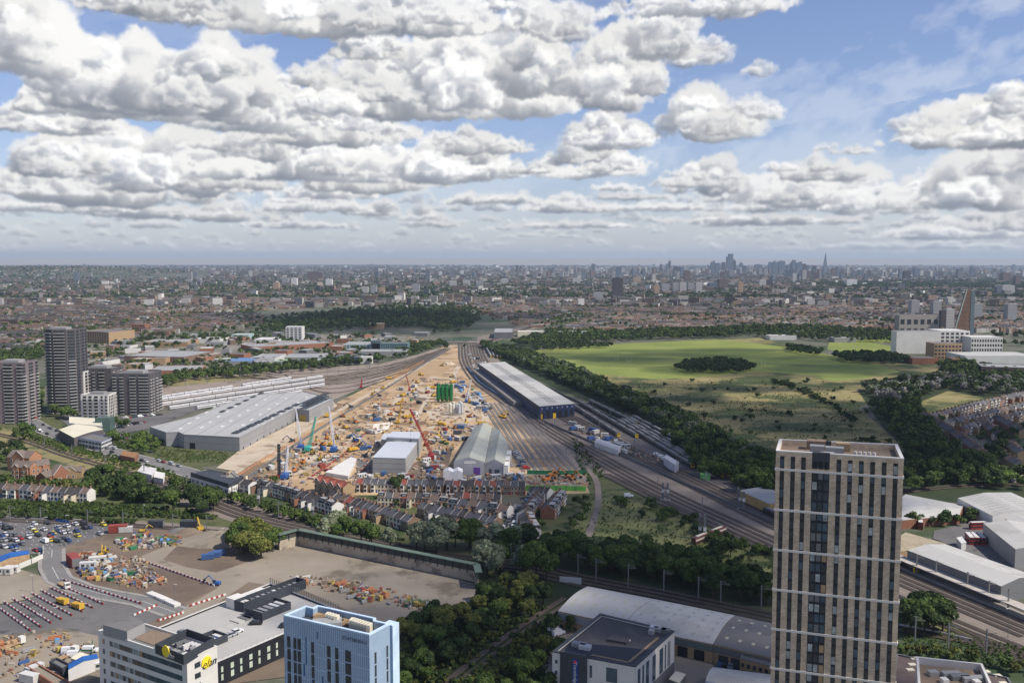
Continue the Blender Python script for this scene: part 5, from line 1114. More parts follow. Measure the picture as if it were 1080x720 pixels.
T((-6, 524), (38, 527), 5, ['red brick', 'white rendered', 'red brick'], BR[:3], ['bay', 'plain'], 'row above the car park', 'above car park, left', rh)
T((38, 527), (92, 530), 7, ['cream rendered', 'white rendered', 'red brick', 'brown brick'], BR[:3], ['wing', 'plain'], 'row above the car park', 'above car park, right', rh)
# right estate (rows run towards the upper right)
est = [((1043, 485), (1010, 462), 11, 'curved street, lower half'), ((1010, 461), (979, 443), 11, 'curved street, upper half'), ((985, 446), (1030, 433), 12, 'right estate, top row'), ((1031, 433), (1082, 421), 13, 'right estate, top right'),
       ((1003, 452), (1040, 443), 9, 'right estate, second row'), ((1042, 443), (1085, 433), 10, 'right estate, second row end'), ((1017, 460), (1048, 449), 7, 'right estate, third row'),
       ((1072, 476), (1044, 452), 8, 'left of inner street'), ((1086, 462), (1056, 446), 7, 'right of inner street'), ((1086, 486), (1060, 470), 6, 'right estate, lower right'), ((1055, 448), (1088, 441), 7, 'right estate, middle'), ((1086, 500), (1066, 488), 4, 'right estate, bottom corner')]
for p0, p1, n, wh in est: T(p0, p1, n, ['tan brick', 'brown brick', 'red brick', 'cream rendered'], ['grey slate', 'dark tiled', 'grey slate', 'brown tiled'], ['wing', 'plain', 'bay'], 'terraces of the right estate', wh, rh)
number(HN)
# brick flats at the left and the mansion block behind the works
def gblock(label, a, b, depth, h, rise, mw, mr, fl, cols, gab=2, name='apartment_house'):
    A, B = P(*a), P(*b); d = B-A; rz = math.atan2(d.y, d.x); L = d.length; root = empty(name, A, rz, label, 'apartment house')
    mb = MB(); mb.prism([(0, 0), (L, 0), (L, depth), (0, depth)], 0, h, top=False); mb.poly([(0, 0, h), (0, depth/2, h+rise), (0, depth, h)]); mb.poly([(L, 0, h), (L, depth, h), (L, depth/2, h+rise)]); mb.build('wall', mw, root)
    mb = MB(); mb.quad((-.3, -.4, h-.15), (L+.3, -.4, h-.15), (L+.3, depth/2, h+rise+.1), (-.3, depth/2, h+rise+.1)); mb.quad((L+.3, depth+.4, h-.15), (-.3, depth+.4, h-.15), (-.3, depth/2, h+rise+.1), (L+.3, depth/2, h+rise+.1)); mb.build('roof', mr, root)
    for g_ in range(gab):
        x = L*(g_+.5)/gab; w_ = L/gab*.28; mb = MB(); mb.prism([(x-w_, -.8), (x+w_, -.8), (x+w_, 0), (x-w_, 0)], 0, h+.3, top=False); mb.poly([(x-w_, -.8, h+.3), (x+w_, -.8, h+.3), (x, -.8, h+w_*.9)]); mb.build('gable', mw, root)
        mb = MB(); mb.quad((x-w_-.2, -1, h+.15), (x, -1, h+w_*.9+.2), (x, depth*.4, h+w_*.9+.2), (x-w_-.2, depth*.4, h+.15)); mb.quad((x, -1, h+w_*.9+.2), (x+w_+.2, -1, h+.15), (x+w_+.2, depth*.4, h+.15), (x, depth*.4, h+w_*.9+.2)); mb.build('gable_roof', mr, root)
        mb = MB(); mb.bar((x-w_-.1, -1.02, h+.2), (x, -1.02, h+w_*.9+.2), .14, 4); mb.bar((x, -1.02, h+w_*.9+.2), (x+w_+.1, -1.02, h+.2), .14, 4); mb.build('bargeboard', M_white, root)
    for f in range(fl):
        for (t0, t1) in cols: mb = MB(); mb.box((L*(t0+t1)/2, -.86), L*(t1-t0), .1, 1+f*3, 2.6+f*3); w2 = mb.build('window', M_white, root); mb = MB(); mb.box((L*(t0+t1)/2, -.93), L*(t1-t0)*.7, .06, 1.15+f*3, 2.45+f*3); mb.build('pane', M_glass, w2)
    return root
M_rb = mat('brown_concrete_tiles', (.17, .135, .115), .9, .1, .6)
gblock('orange brick flats with white bargeboards, rear taller block at the left', (8, 496), (31.5, 497.5), 12, 10, 4, M_orange, M_rb, 3, [(.2, .3), (.45, .55), (.7, .8)], 1)
gblock('orange brick flats with two white edged gables, left front block', (12.5, 504), (32, 505), 9, 8, 3.4, M_orange, M_rb, 2, [(.08, .2), (.3, .42), (.6, .72), (.8, .9)], 2)
gblock('orange brick flats with white edged gables, right front block', (33, 504), (53, 501.5), 9, 8, 3.4, M_orange, M_rb, 2, [(.08, .2), (.3, .42), (.6, .72), (.8, .9)], 2)
gblock('low brown roofed houses right of the orange brick flats', (49, 511), (78, 503), 9, 5, 3, M_brickr, M_rb, 1, [(.1, .2), (.4, .5), (.7, .8)], 1, 'apartment_house')
gblock('brown roofed flats with a small end gable above the verge trees', (62, 505), (86, 504), 9, 5, 2.6, M_tan, M_rb, 1, [(.2, .3), (.6, .7)], 1)
gblock('mansion block with cream balconies under a red tiled roof', (332, 519), (362, 528), 9, 8.5, 2.6, M_tan, HR['red tiled'], 3, [(.03+.12*i, .11+.12*i) for i in range(8)], 4)
gblock('cream building standing behind the signal building', (232, 515), (258, 515), 8, 7, 1, M_cream, M_roofg, 2, [(.1, .2), (.4, .5), (.7, .8)], 1)
# ------------------------------------------------------------------ the long concrete wall
def wallrun(label, pts, h):
    """pts follow the foot of the wall"""
    l = [P(*q) for q in pts]; root = empty('retaining_wall', l[0], 0, label, 'wall'); mb = MB(); gr = MB(); cp = MB(); bt = MB()
    for a, b in zip(l, l[1:]):
        d = (b-a).normalized(); n = Vector((-d.y, d.x, 0))
        mb.prism([a[:2], b[:2], (b+n*.8)[:2], (a+n*.8)[:2]], 0, h*.62); gr.prism([(a+n*.1)[:2], (b+n*.1)[:2], (b+n*.7)[:2], (a+n*.7)[:2]], h*.62, h)
        cp.prism([(a-n*.9-d*.4)[:2], (b-n*.9+d*.4)[:2], (b+n*2.4+d*.4)[:2], (a+n*2.4-d*.4)[:2]], h, h+.35, bot=True)
        k = int((b-a).length/4.2)
        for i in range(k+1): c = a.lerp(b, i/max(1, k)); bt.box(c-n*.1, .3, .5, h*.5, h, math.atan2(d.y, d.x))
    part(mb, 'concrete_face', mat('stained_concrete', (.38, .32, .24), .9, scale=.12, c2=(.50, .43, .335), det=9, patch=((.22, .19, .15), .15, .57)), root); part(gr, 'mesh_panel', mat('mesh_dark', (.06, .065, .055), .9), root); part(cp, 'green_coping', mat('green_coping', (.12, .165, .13), .8, .12, .3), root); part(bt, 'buttress', M_char, root)
wallrun('long stained concrete wall with a green coping round the lower works', [(295, 580.5), (314.5, 575), (501, 613.5), (503, 622)], 8.2)
# ------------------------------------------------------------------ foliage
def leafmat(name, c, c2):
    m = mat(name, c, .75, scale=.5, c2=c2, attr=True, rnd=.14, det=3, spec=.15); return m
M_leaf = {'green': leafmat('green_leaves', (.050, .085, .020), (.10, .145, .035)), 'dark': leafmat('dark_leaves', (.030, .052, .018), (.062, .09, .028)), 'grey': leafmat('silver_leaves', (.135, .16, .09), (.25, .275, .175)), 'yellow': leafmat('yellow_green_leaves', (.10, .12, .03), (.17, .18, .045)), 'light': leafmat('fresh_leaves', (.085, .135, .025), (.15, .21, .045)), 'blossom': leafmat('blossom_grey_leaves', (.20, .20, .175), (.30, .29, .26))}
M_bark = mat('bark', (.07, .055, .04), .95)
def leaf_arrays(C, Rr, n, size, rng, flat=.75, tint=None):
    """C (k,3) lobe centres, Rr (k,) radii, n leaves per lobe -> verts (k*n*4,3), colours"""
    k = len(C); C = np.repeat(np.asarray(C, np.float32), n, 0); Q = np.repeat(np.asarray(Rr, np.float32), n)
    u = rng.normal(size=(k*n, 3)).astype(np.float32); u /= np.linalg.norm(u, axis=1)[:, None]; u[:, 2] = np.where(u[:, 2] < -.35, -u[:, 2], u[:, 2])
    r = Q*(.62+.42*rng.random(k*n)**.6); p = C+u*r[:, None]*np.array([1, 1, flat], np.float32)
    nn = u+rng.normal(size=(k*n, 3)).astype(np.float32)*.55; nn /= np.linalg.norm(nn, axis=1)[:, None]
    t = np.cross(nn, rng.normal(size=(k*n, 3)).astype(np.float32)); t /= np.linalg.norm(t, axis=1)[:, None]+1e-6; b = np.cross(nn, t)
    s = (np.broadcast_to(np.asarray(size, np.float32), (k,)).repeat(n)*(.6+.8*rng.random(k*n)))[:, None].astype(np.float32)*.5
    V = np.stack([p-t*s-b*s*.8, p+t*s-b*s*.6, p+t*s*.7+b*s, p-t*s*.8+b*s*.7], 1).reshape(-1, 3)
    br = .72+.5*rng.random(k*n); col = np.stack([br*(1+.1*rng.normal(size=k*n)), br, br*(1+.08*rng.normal(size=k*n))], 1)
    if tint is not None: col = col*np.repeat(np.asarray(tint), n, 0)
    return V, np.clip(col, .002, 2.5)
def mesh_quads(name, V, col, mat_, k=4):
    me = bpy.data.meshes.new(name); nv = len(V); nf = nv//k
    me.vertices.add(nv); me.vertices.foreach_set('co', np.ascontiguousarray(V, np.float32).ravel())
    me.loops.add(nv); me.loops.foreach_set('vertex_index', np.arange(nv, dtype=np.int32))
    me.polygons.add(nf); me.polygons.foreach_set('loop_start', np.arange(0, nv, k, dtype=np.int32))
    a = me.color_attributes.new('Col', 'FLOAT_COLOR', 'CORNER'); c4 = np.ones((nv, 4), np.float32); c4[:, :3] = np.repeat(col, k, 0); a.data.foreach_set('color', c4.ravel())
    me.materials.append(mat_); me.update(calc_edges=True); return me
def tree_proto(kind, seed, shape='round'):
    rng = np.random.default_rng(seed); root = empty('tree', (0, 0, 0))
    nl = {'round': 15, 'tall': 13, 'cone': 10, 'bush': 7}[shape]; C = []; Q = []
    for i in range(nl):
        if shape == 'round': a = rng.random()*6.28; r = 2.9*math.sqrt(rng.random()); z = 4.2+4.4*rng.random()*(1-(r/4.2)**2)+.4; q = rng.uniform(1.3, 2.1)
        elif shape == 'tall': a = rng.random()*6.28; r = 1.7*math.sqrt(rng.random()); z = 3+8*rng.random()*(1-r/4); q = rng.uniform(1.1, 1.7)
        elif shape == 'cone': z = 2+10*i/nl; r = .5*rng.random(); a = rng.random()*6.28; q = 2.0*(1-.75*i/nl)
        else: a = rng.random()*6.28; r = 1.9*math.sqrt(rng.random()); z = .9+1.5*rng.random(); q = rng.uniform(.9, 1.3)
        C.append((r*math.cos(a), r*math.sin(a), z)); Q.append(q)
    if shape == 'round': C += [(0, 0, 4.6), (0, 0, 6.6)]; Q += [2.6, 2.2]
    tint = np.clip(rng.normal(1, .13, (len(C), 1)), .7, 1.35)*np.ones((1, 3))
    V, col = leaf_arrays(C, Q, {'round': 300, 'tall': 240, 'cone': 190, 'bush': 150}[shape], {'round': .62, 'tall': .55, 'cone': .5, 'bush': .42}[shape], rng, .85, tint)
    me = mesh_quads('crown', V, col, M_leaf[kind]); o = bpy.data.objects.new('crown', me); COL.objects.link(o); o.parent = root
    top = max(c[2] for c in C); mb = MB(); mb.bar((0, 0, -.2), (0, 0, top*.55), .34 if shape != 'bush' else .1, 7, .16 if shape != 'bush' else .05)
    for c in C[:5]: mb.bar((0, 0, top*.3), c, .14, 4, .05)
    o = mb.build('trunk', M_bark, root); return root, top+max(Q)*.8
TP = {}
def tp(kind, shape, v):
    k = (kind, shape, v)
    if k not in TP: TP[k] = [*tree_proto(kind, abs(hash((len(kind), shape == 'tall', shape == 'cone', shape == 'bush', v)))+len(TP)*7, shape), False]
    return TP[k]
rt = random.Random(21); TREES = []   # (x, y, height, kind, shape, where)
def belt(poly, spacing, hts, kinds, where, jit=.45, shape='round', thin=1.0):
    w_ = [P(*q) for q in poly]; xs = [p.x for p in w_]; ys = [p.y for p in w_]; y = min(ys)
    pw = [(p.x, p.y) for p in w_]; row = 0
    while y < max(ys):
        x = min(xs)+(row % 2)*spacing/2
        while x < max(xs):
            a, b = x+rt.uniform(-jit, jit)*spacing, y+rt.uniform(-jit, jit)*spacing
            if rt.random() < thin and inpoly(a, b, pw): TREES.append((a, b, rt.uniform(*hts), rt.choice(kinds), shape, where))
            x += spacing
        y += spacing*.87; row += 1
def line(pts, n, hts, kinds, where, jit=3, shape='round'):
    l = smooth_line([P(*q) for q in pts], 5)
    for i in range(n):
        p = l[min(len(l)-1, int((i+.5)/n*len(l)))]; TREES.append((p.x+rt.uniform(-jit, jit), p.y+rt.uniform(-jit, jit), rt.uniform(*hts), rt.choice(kinds), shape, where))
def one(x, y, h, kind, where, shape='round'): p = P(x, y); TREES.append((p.x, p.y, h, kind, shape, where))
GD = ['green', 'dark', 'dark', 'green']
belt([(330, 564), (352, 560), (420, 579), (402, 583), (340, 575)], 8.5, (11, 15), ['grey', 'green', 'grey'], 'behind the left part of the concrete wall')
belt([(425, 585), (450, 572), (540, 582), (600, 592), (600, 612), (560, 618), (505, 606)], 8.5, (13, 18), ['grey', 'grey', 'green'], 'behind the right end of the concrete wall')
belt([(540, 576), (600, 584), (640, 590), (640, 604), (600, 600), (560, 590)], 9, (11, 15), GD+['light'], 'below the small street')
belt([(238, 572), (262, 566), (297, 578), (292, 590), (262, 590), (240, 584)], 8, (10, 14), ['yellow', 'yellow', 'green'], 'left of the concrete wall')
belt([(600, 592), (660, 590), (740, 600), (812, 620), (815, 640), (700, 624), (600, 606)], 8, (9, 14), GD, 'along the upper side of the viaduct line')
belt([(425, 662), (500, 640), (520, 620), (565, 615), (590, 640), (560, 662), (510, 690), (470, 720), (420, 740)], 8.0, (6, 11), GD+['yellow'], 'in the bottom centre woods')
belt([(560, 690), (584, 664), (588, 700), (584, 745), (500, 745), (530, 712)], 8.0, (6, 10), GD+['yellow'], 'left of the charcoal roofed hotel')
belt([(640, 580), (690, 578), (730, 590), (660, 590)], 10, (6, 9), GD, 'in the middle of the meadow')
belt([(505, 364), (534, 369), (568, 379), (608, 393), (652, 414), (718, 440), (778, 474), (830, 498), (822, 512), (786, 500), (712, 457), (650, 428), (568, 394), (520, 374)], 8.2, (9, 14), GD+['grey', 'green'], 'in the belt beside the dark trains', thin=.95)
line([(596, 404), (614, 411), (644, 425), (664, 434)], 26, (9, 12), ['dark'], 'poplars beside the blue depot', 2, 'cone')
belt([(700, 462), (760, 478), (835, 500), (835, 530), (790, 522), (740, 502)], 9, (9, 13), GD, 'in the woods left of the brick tower')
belt([(908, 412), (950, 404), (1000, 400), (1040, 404), (1085, 404), (1085, 416), (1040, 418), (1000, 410), (965, 424), (940, 428)], 11, (9, 14), ['dark', 'dark', 'blossom', 'grey'], 'in the silvery wood right of the common')
belt([(915, 430), (965, 428), (975, 446), (1000, 474), (1030, 492), (1062, 504), (1062, 516), (1000, 510), (960, 504), (945, 462)], 10, (9, 14), GD+['dark'], 'in the wood beside the curved street')
belt([(955, 498), (1000, 506), (1085, 502), (1085, 518), (1010, 515), (955, 522)], 10, (8, 12), GD+['light'], 'above the white sheds')
belt([(820, 510), (830, 500), (830, 520)], 10, (8, 12), GD, 'left of the brick tower')
for x, y in ((975, 668), (985, 660), (994, 668), (965, 662), (978, 654), (990, 655), (968, 654), (960, 669), (984, 669)): one(x, y, 13.5, 'green' if x % 2 else 'dark', 'in the round clump right of the brick tower')
line([(955, 690), (1000, 694), (1085, 712)], 20, (3.5, 6), ['green', 'yellow'], 'along the tracks at the lower right', 3)
line([(0, 520), (60, 519), (100, 522), (140, 526), (185, 532)], 24, (7, 11), GD, 'behind the terrace above the car park', 5)
belt([(-6, 512), (50, 514), (78, 520), (48, 520), (-6, 519)], 9, (8, 11), ['green', 'green', 'yellow', 'dark'], 'below the orange brick flats')
belt([(84, 512), (110, 498), (150, 512), (170, 526), (150, 534), (110, 524)], 9, (8, 12), ['dark', 'green', 'dark'], 'round the pale cleared plot')
line([(196, 537), (204, 532), (226, 536), (215, 544)], 9, (11, 15), ['dark', 'green'], 'beside the railway junction', 6)
line([(-6, 461), (15, 458), (30, 462), (12, 466)], 10, (8, 11), ['green'], 'at the left edge above the yellow verge', 6)
line([(-4, 480), (8, 478), (22, 480), (4, 490)], 8, (8, 12), ['green', 'dark'], 'left of the orange brick flats', 5)
line([(28, 458), (60, 472), (100, 484), (145, 495)], 60, (2.8, 4.4), ['green', 'light'], 'in the hedge below the busy road', 2)
line([(60, 439), (68, 440), (78, 443)], 5, (10, 13), ['green'], 'in front of the tallest dark flats', 3)
line([(116, 468), (122, 473), (126, 478)], 5, (9, 12), ['green', 'light'], 'right of the blue trimmed school', 3)
line([(120, 448), (128, 450), (134, 452)], 4, (8, 10), ['green'], 'right of the glass stair tower', 3)
belt([(135, 475), (150, 462), (172, 470), (168, 478), (145, 482)], 8, (5, 9), ['green', 'light'], 'before the long grey depot')
line([(180, 515), (230, 525), (262, 535), (330, 553)], 30, (5, 8), ['green', 'dark', 'light'], 'in the hedge below the terraces', 3)
line([(0, 545), (60, 547.5), (140, 553)], 22, (2.5, 4), ['dark'], 'behind the car park', 2, 'bush')
line([(404, 531), (420, 532), (450, 527), (418, 522), (480, 548), (510, 543), (530, 545), (566, 540), (584, 556), (590, 544)], 26, (4, 7), ['green', 'dark'], 'in the terrace gardens', 9)
line([(985, 450), (1010, 446), (1040, 462), (1056, 480), (1075, 452), (1080, 484)], 30, (5, 10), ['green', 'dark'], 'in the gardens of the right estate', 8)
line([(1052, 462), (1056, 478), (1050, 490)], 6, (11, 14), ['dark'], 'tall in the right estate', 3)
line([(952, 553), (975, 556), (1000, 556), (1022, 552), (1030, 547), (1040, 549)], 14, (6, 10), ['green', 'dark'], 'between the sheds and the bus yard', 4)
line([(1053, 622), (1066, 628), (1076, 624)], 4, (4, 6), ['green'], 'at the end of the long white roofed shed', 2)
for x, y in ((418, 519), (421, 517)): one(x, y, 11, 'dark', 'between the first terrace and the works')
one(290, 512, 8, 'green', 'at the left end of the works terrace'); one(601, 668, 8, 'dark', 'left wall of the white workshop', 'tall'); one(636, 525, 7, 'dark', 'along the dirt track'); one(706, 545, 6, 'dark', 'between the lower tracks')
line([(600, 540), (615, 530), (610, 552), (600, 568)], 12, (4, 8), GD, 'left of the dirt track', 5)
line([(660, 530), (690, 540), (735, 552), (760, 575), (800, 590)], 26, (3, 6), ['green', 'dark'], 'in the middle meadow scrub', 9, 'bush')
line([(690, 606), (740, 590), (770, 585)], 10, (8, 11), ['dark'], 'around the old carriages', 5)
# scrub on the common: a few hundred single bushes
hp = [(640, 404), (700, 404), (800, 398), (860, 402), (900, 410), (930, 455), (960, 490), (960, 505), (830, 500), (760, 472), (700, 440), (650, 414)]
for i in range(230):
    x, y = rt.uniform(640, 965), rt.uniform(399, 505)
    if inpoly(x, y, hp): p = P(x, y); TREES.append((p.x, p.y, rt.choice([2.2, 2.8, 3.5, 4.5]), rt.choice(['dark', 'dark', 'green']), 'bush', 'on the rough common'))
for i in range(60):
    t = rt.random(); x, y = 810+95*t+rt.uniform(-2, 2), 402+45*t**1.5+rt.uniform(-1.5, 1.5); p = P(x, y); TREES.append((p.x, p.y, rt.uniform(3, 5), 'dark', 'bush', 'in the dark hedge across the common'))
for i in range(50):
    x, y = 600+rt.random()*40+rt.uniform(-4, 4), 398+rt.random()*8; p = P(x, y); TREES.append((p.x, p.y, rt.uniform(3, 5.5), rt.choice(['dark', 'green']), 'bush', 'in the playing field scrub'))
# the far ones, always part of a mass
FAR = []
def fbelt(poly, spacing, hts, kinds, where, thin=1.):
    n0 = len(TREES); belt(poly, spacing, hts, kinds, where, thin=thin); FAR.extend(TREES[n0:]); del TREES[n0:]
fbelt([(712, 390), (720, 385), (760, 381), (785, 385), (797, 391), (780, 394), (740, 394), (722, 394)], 9, (8, 11), ['dark'], 'clump on the common')
fbelt([(580, 350), (640, 352), (700, 350), (780, 347), (800, 352), (760, 357), (700, 358), (640, 361), (560, 366), (540, 364)], 12, (9, 13), ['dark', 'green'], 'wood beyond the common', .95)
fbelt([(560, 366), (585, 362), (648, 365), (640, 367), (600, 369), (565, 371)], 11, (7, 10), ['dark'], 'wood beyond the common')
fbelt([(780, 344), (860, 346), (950, 352), (950, 362), (900, 361), (820, 358), (790, 354)], 14, (9, 13), ['dark', 'green'], 'wood beyond the sports ground', .8)
fbelt([(826, 366), (850, 368), (872, 373), (860, 376), (830, 371)], 11, (8, 11), ['dark'], 'clump beyond the playing fields')
fbelt([(880, 376), (940, 376), (962, 380), (962, 384), (900, 384), (880, 380)], 11, (9, 13), ['dark'], 'poplar row beyond the playing fields')
fbelt([(986, 386), (1010, 384), (1060, 392), (1085, 396), (1085, 404), (1020, 400), (995, 396)], 11, (9, 13), ['dark', 'green'], 'wood in front of the hospital')
fbelt([(300, 340), (330, 333), (420, 328), (480, 329), (508, 336), (498, 346), (470, 350), (440, 346), (380, 348), (320, 350), (270, 352)], 15, (9, 16), ['dark', 'dark', 'dark', 'green'], 'wooded cemetery', .75)
fbelt([(200, 345), (300, 334), (420, 322), (500, 322), (512, 334), (420, 330), (300, 342), (230, 352)], 22, (9, 14), ['dark', 'green'], 'wooded cemetery', .5)
fbelt([(-20, 378), (10, 370), (40, 366), (48, 376), (30, 388), (-20, 392)], 12, (8, 12), ['green', 'dark'], 'trees beyond the mauve flats', .8)
fbelt([(158, 406), (190, 396), (270, 391), (330, 384), (400, 378), (405, 382), (330, 391), (270, 397), (200, 402), (165, 412)], 10, (8, 12), ['dark', 'green'], 'tree belt behind the train depot')
fbelt([(24, 418), (46, 412), (46, 432), (30, 430)], 10, (6, 9), ['green', 'light'], 'trees beside the curved railway')
fbelt([(410, 372), (440, 364), (466, 360), (470, 364), (440, 374), (420, 380)], 11, (6, 10), ['green', 'dark'], 'trees beside the canal')
fbelt([(1020, 302), (1085, 298), (1085, 306), (900, 304), (900, 300)], 30, (14, 20), ['dark'], 'wooded park far right', .8)
fbelt([(820, 300), (1085, 296), (1085, 304), (900, 305)], 30, (14, 20), ['dark', 'green'], 'wooded park far right', .8)
for i in range(230):                                            # green bands between the far streets
    x, y = rt.uniform(-20, 1100), 302+66*rt.random()**1.6
    if 470 < x < 1000 and y > 344: continue
    a = rt.uniform(-.25, .1); ln = rt.uniform(20, 80)
    b0 = P(x, y); nn = int(ln*1.0*b0.y/1000/9)
    for j in range(max(3, nn)):
        t = j/max(3, nn); q = P(x+ln*t, y+ln*t*a*.25); FAR.append((q.x+rt.uniform(-14, 14), q.y+rt.uniform(-22, 22), rt.uniform(8, 13), rt.choice(['green', 'dark', 'dark']), 'round', 'street trees'))
CLR = [(smooth_line([P(*q) for q in l], 6), w_) for l, w_ in (([(455, 740), (482, 716), (515, 690), (545, 668), (575, 648), (600, 632)], 5.2), ([(480, 588), (555, 597), (615, 611), (690, 625), (790, 646)], 10), ([(20, 436), (40, 450), (70, 462), (110, 474), (145, 484), (190, 496), (230, 508)], 10), ([(618, 492), (628, 505), (631, 520), (629, 540), (620, 566)], 4.5), ([(553, 532), (548, 545), (538, 560), (528, 574)], 7))]
def clear(t, f=1.): return all((t[0]-q.x)**2+(t[1]-q.y)**2 > (w_*f)**2 for l, w_ in CLR for q in l)
TREES = [t for t in TREES if clear(t)]
# sort: the 290 that show largest are trees of their own
TREES.sort(key=lambda t: -(t[2]/t[1])*(1 if t[1] > 0 else 0))
vis = [t for t in TREES if -40 < PX((t[0], t[1], 3))[0] < 1120 and PX((t[0], t[1], t[2]))[1] < 735]
bushes = [t for t in vis if t[4] == 'bush']; trs = [t for t in vis if t[4] != 'bush']
NT, NBU = 292, 230
single = trs[:NT]+bushes[:NBU]; rest = trs[NT:]+bushes[NBU:]
hn = {'round': 9.6, 'tall': 11.5, 'cone': 12.5, 'bush': 3.2}
TN = []; DESC = {'green': 'leafy mid green', 'dark': 'dark green', 'grey': 'silvery green', 'yellow': 'yellowish green', 'light': 'fresh light green', 'blossom': 'pale greyish'}
for (x, y, h, k, s, wh) in single:
    p = tp(k, s, rt.randrange(3)); sc_ = h/p[1]; wd = sc_*rt.uniform(.9, 1.2) if s == 'round' else sc_*rt.uniform(.85, 1.1)
    if p[2]: o = dup(p[0], (x, y, 0), rt.uniform(0, 6.28), (wd, wd, sc_))
    else: o = p[0]; p[2] = True; o.location = (x, y, 0); o.scale = (wd, wd, sc_)
    nm = 'bush' if s == 'bush' else 'tree'; o.name = nm
    tag(o, None, nm, ('bushes ' if nm == 'bush' else 'trees ')+wh); TN.append((o, '%s %s %s' % (DESC[k], nm, wh)))
number(TN)
def stuff_trees(name, label, lst, nlobe, nleaf, lsz):
    by = {}
    for t in lst: by.setdefault(t[3], []).append(t)
    out = []
    rng = np.random.default_rng(len(lst)+3)
    allV = []; allC = []; base = {'green': (.085, .125, .032), 'dark': (.052, .08, .025), 'grey': (.145, .17, .10), 'yellow': (.13, .145, .038), 'light': (.11, .165, .035), 'blossom': (.25, .245, .215)}
    for k, l in by.items():
        A_ = np.array([[t[0], t[1], t[2], t[6] if len(t) > 6 else 0] for t in l], np.float32); n = len(A_); C = []; Q = []; S = []; Tn = []
        tt = np.clip(rng.normal(1, .2, n), .6, 1.6)
        for j in range(nlobe):
            a = rng.random(n)*6.28; r = A_[:, 2]*.26*np.sqrt(rng.random(n)); z = A_[:, 2]*(.40+.36*rng.random(n))
            C.append(np.stack([A_[:, 0]+r*np.cos(a), A_[:, 1]+r*np.sin(a), z+A_[:, 3]], 1)); Q.append(A_[:, 2]*(.22+.08*rng.random(n))); S.append(A_[:, 2]*lsz); Tn.append(tt)
        C = np.concatenate(C); Q = np.concatenate(Q); S = np.concatenate(S); Tn = np.concatenate(Tn)[:, None]*np.array([base[k]])
        V, c = leaf_arrays(C, Q, nleaf, S, rng, .85, Tn); allV.append(V); allC.append(c)
    me = mesh_quads(name, np.concatenate(allV), np.concatenate(allC), mat('mass_leaves', (.9, .9, .9), .8, .1, .3, attr=True, spec=.15)); o = bpy.data.objects.new(name, me); COL.objects.link(o)
    return tag(o, label, 'woodland', kind='stuff')
if rest: stuff_trees('woodland', 'masses of smaller trees and bushes in belts beside the railways and the common', rest, 6, 42, .13)
near_far = [t for t in FAR if t[1] < 2600]; far_far = [t for t in FAR if t[1] >= 2600]
stuff_trees('woodland', 'distant woods, cemetery trees and tree belts reading as one green mass', near_far, 5, 30, .17)
if far_far: stuff_trees('woodland', 'farthest street trees and wooded parks', far_far, 3, 14, .32)
# rough ground cover in the meadows
gc = []
for i in range(2600):
    x, y = rt.uniform(600, 822), rt.uniform(510, 632)
    if inpoly(x, y, [(604, 560), (622, 520), (660, 524), (700, 540), (760, 566), (818, 592), (818, 632), (700, 610), (640, 600), (604, 585)]): p = P(x, y); gc.append((p.x, p.y, rt.uniform(.5, 1.4), rt.choice(['green', 'dark', 'yellow']), 'bush', ''))
for i in range(2600):
    x, y = rt.uniform(410, 600), rt.uniform(620, 740)
    gc_ = [(425, 660), (500, 636), (590, 640), (570, 745), (420, 745)]
    if inpoly(x, y, gc_): p = P(x, y); gc.append((p.x, p.y, rt.uniform(1, 2.6), rt.choice(['green', 'dark', 'yellow']), 'bush', ''))
for i in range(900):
    x, y = rt.uniform(950, 1090), rt.uniform(655, 705); p = P(x, y)
    if y > 664 and y > 655+(x-950)*.22: gc.append((p.x, p.y, rt.uniform(.5, 1.3), rt.choice(['green', 'light']), 'bush', ''))
for i in range(1500):
    t = rt.random(); x = 20+t*330; y = 457+t*88+rt.gauss(0, 3.2)+(7 if t > .5 else 0); p = P(x, y)
    if not (436 < y < 460): gc.append((p.x, p.y, rt.uniform(.6, 2.2), rt.choice(['green', 'light', 'dark']), 'bush', ''))
def cover(poly, n, hts, kinds):
    xs, ys = [p[0] for p in poly], [p[1] for p in poly]; k = 0
    while k < n:
        x, y = rt.uniform(min(xs), max(xs)), rt.uniform(min(ys), max(ys))
        if inpoly(x, y, poly): p = P(x, y); gc.append((p.x, p.y, rt.uniform(*hts), rt.choice(kinds), 'bush', '')); k += 1
cover([(640, 404), (700, 402), (830, 400), (900, 420), (960, 500), (830, 500), (760, 472), (700, 440), (650, 414)], 1500, (.5, 1.5), ['dark', 'green'])
for i in range(34):
    x, y = rt.uniform(660, 950), rt.uniform(402, 495)
    if inpoly(x, y, hp):
        for j in range(34): p = P(x+rt.gauss(0, 10), y+rt.gauss(0, 1.6)); gc.append((p.x, p.y, rt.uniform(.7, 1.9), rt.choice(['dark', 'dark', 'green']), 'bush', ''))
cover([(-10, 530), (100, 532), (190, 538), (235, 548), (150, 546), (-10, 540)], 900, (1, 3.2), ['dark', 'green'])
cover([(160, 472), (244, 478), (236, 489), (165, 486)], 500, (.6, 1.6), ['light', 'yellow', 'green']); cover([(84, 508), (110, 500), (190, 520), (186, 532), (120, 528)], 350, (1, 3), ['dark', 'green']); cover([(600, 452), (640, 500), (622, 512), (612, 498)], 300, (.6, 2), ['green', 'dark'])
cover([(108, 452), (160, 462), (156, 474), (126, 474)], 300, (.8, 2.6), ['green', 'light']); cover([(300, 545), (350, 552), (430, 574), (330, 556)], 260, (1, 3), ['green', 'dark']); cover([(20, 418), (46, 414), (46, 434), (28, 434)], 160, (1, 3), ['green', 'light'])
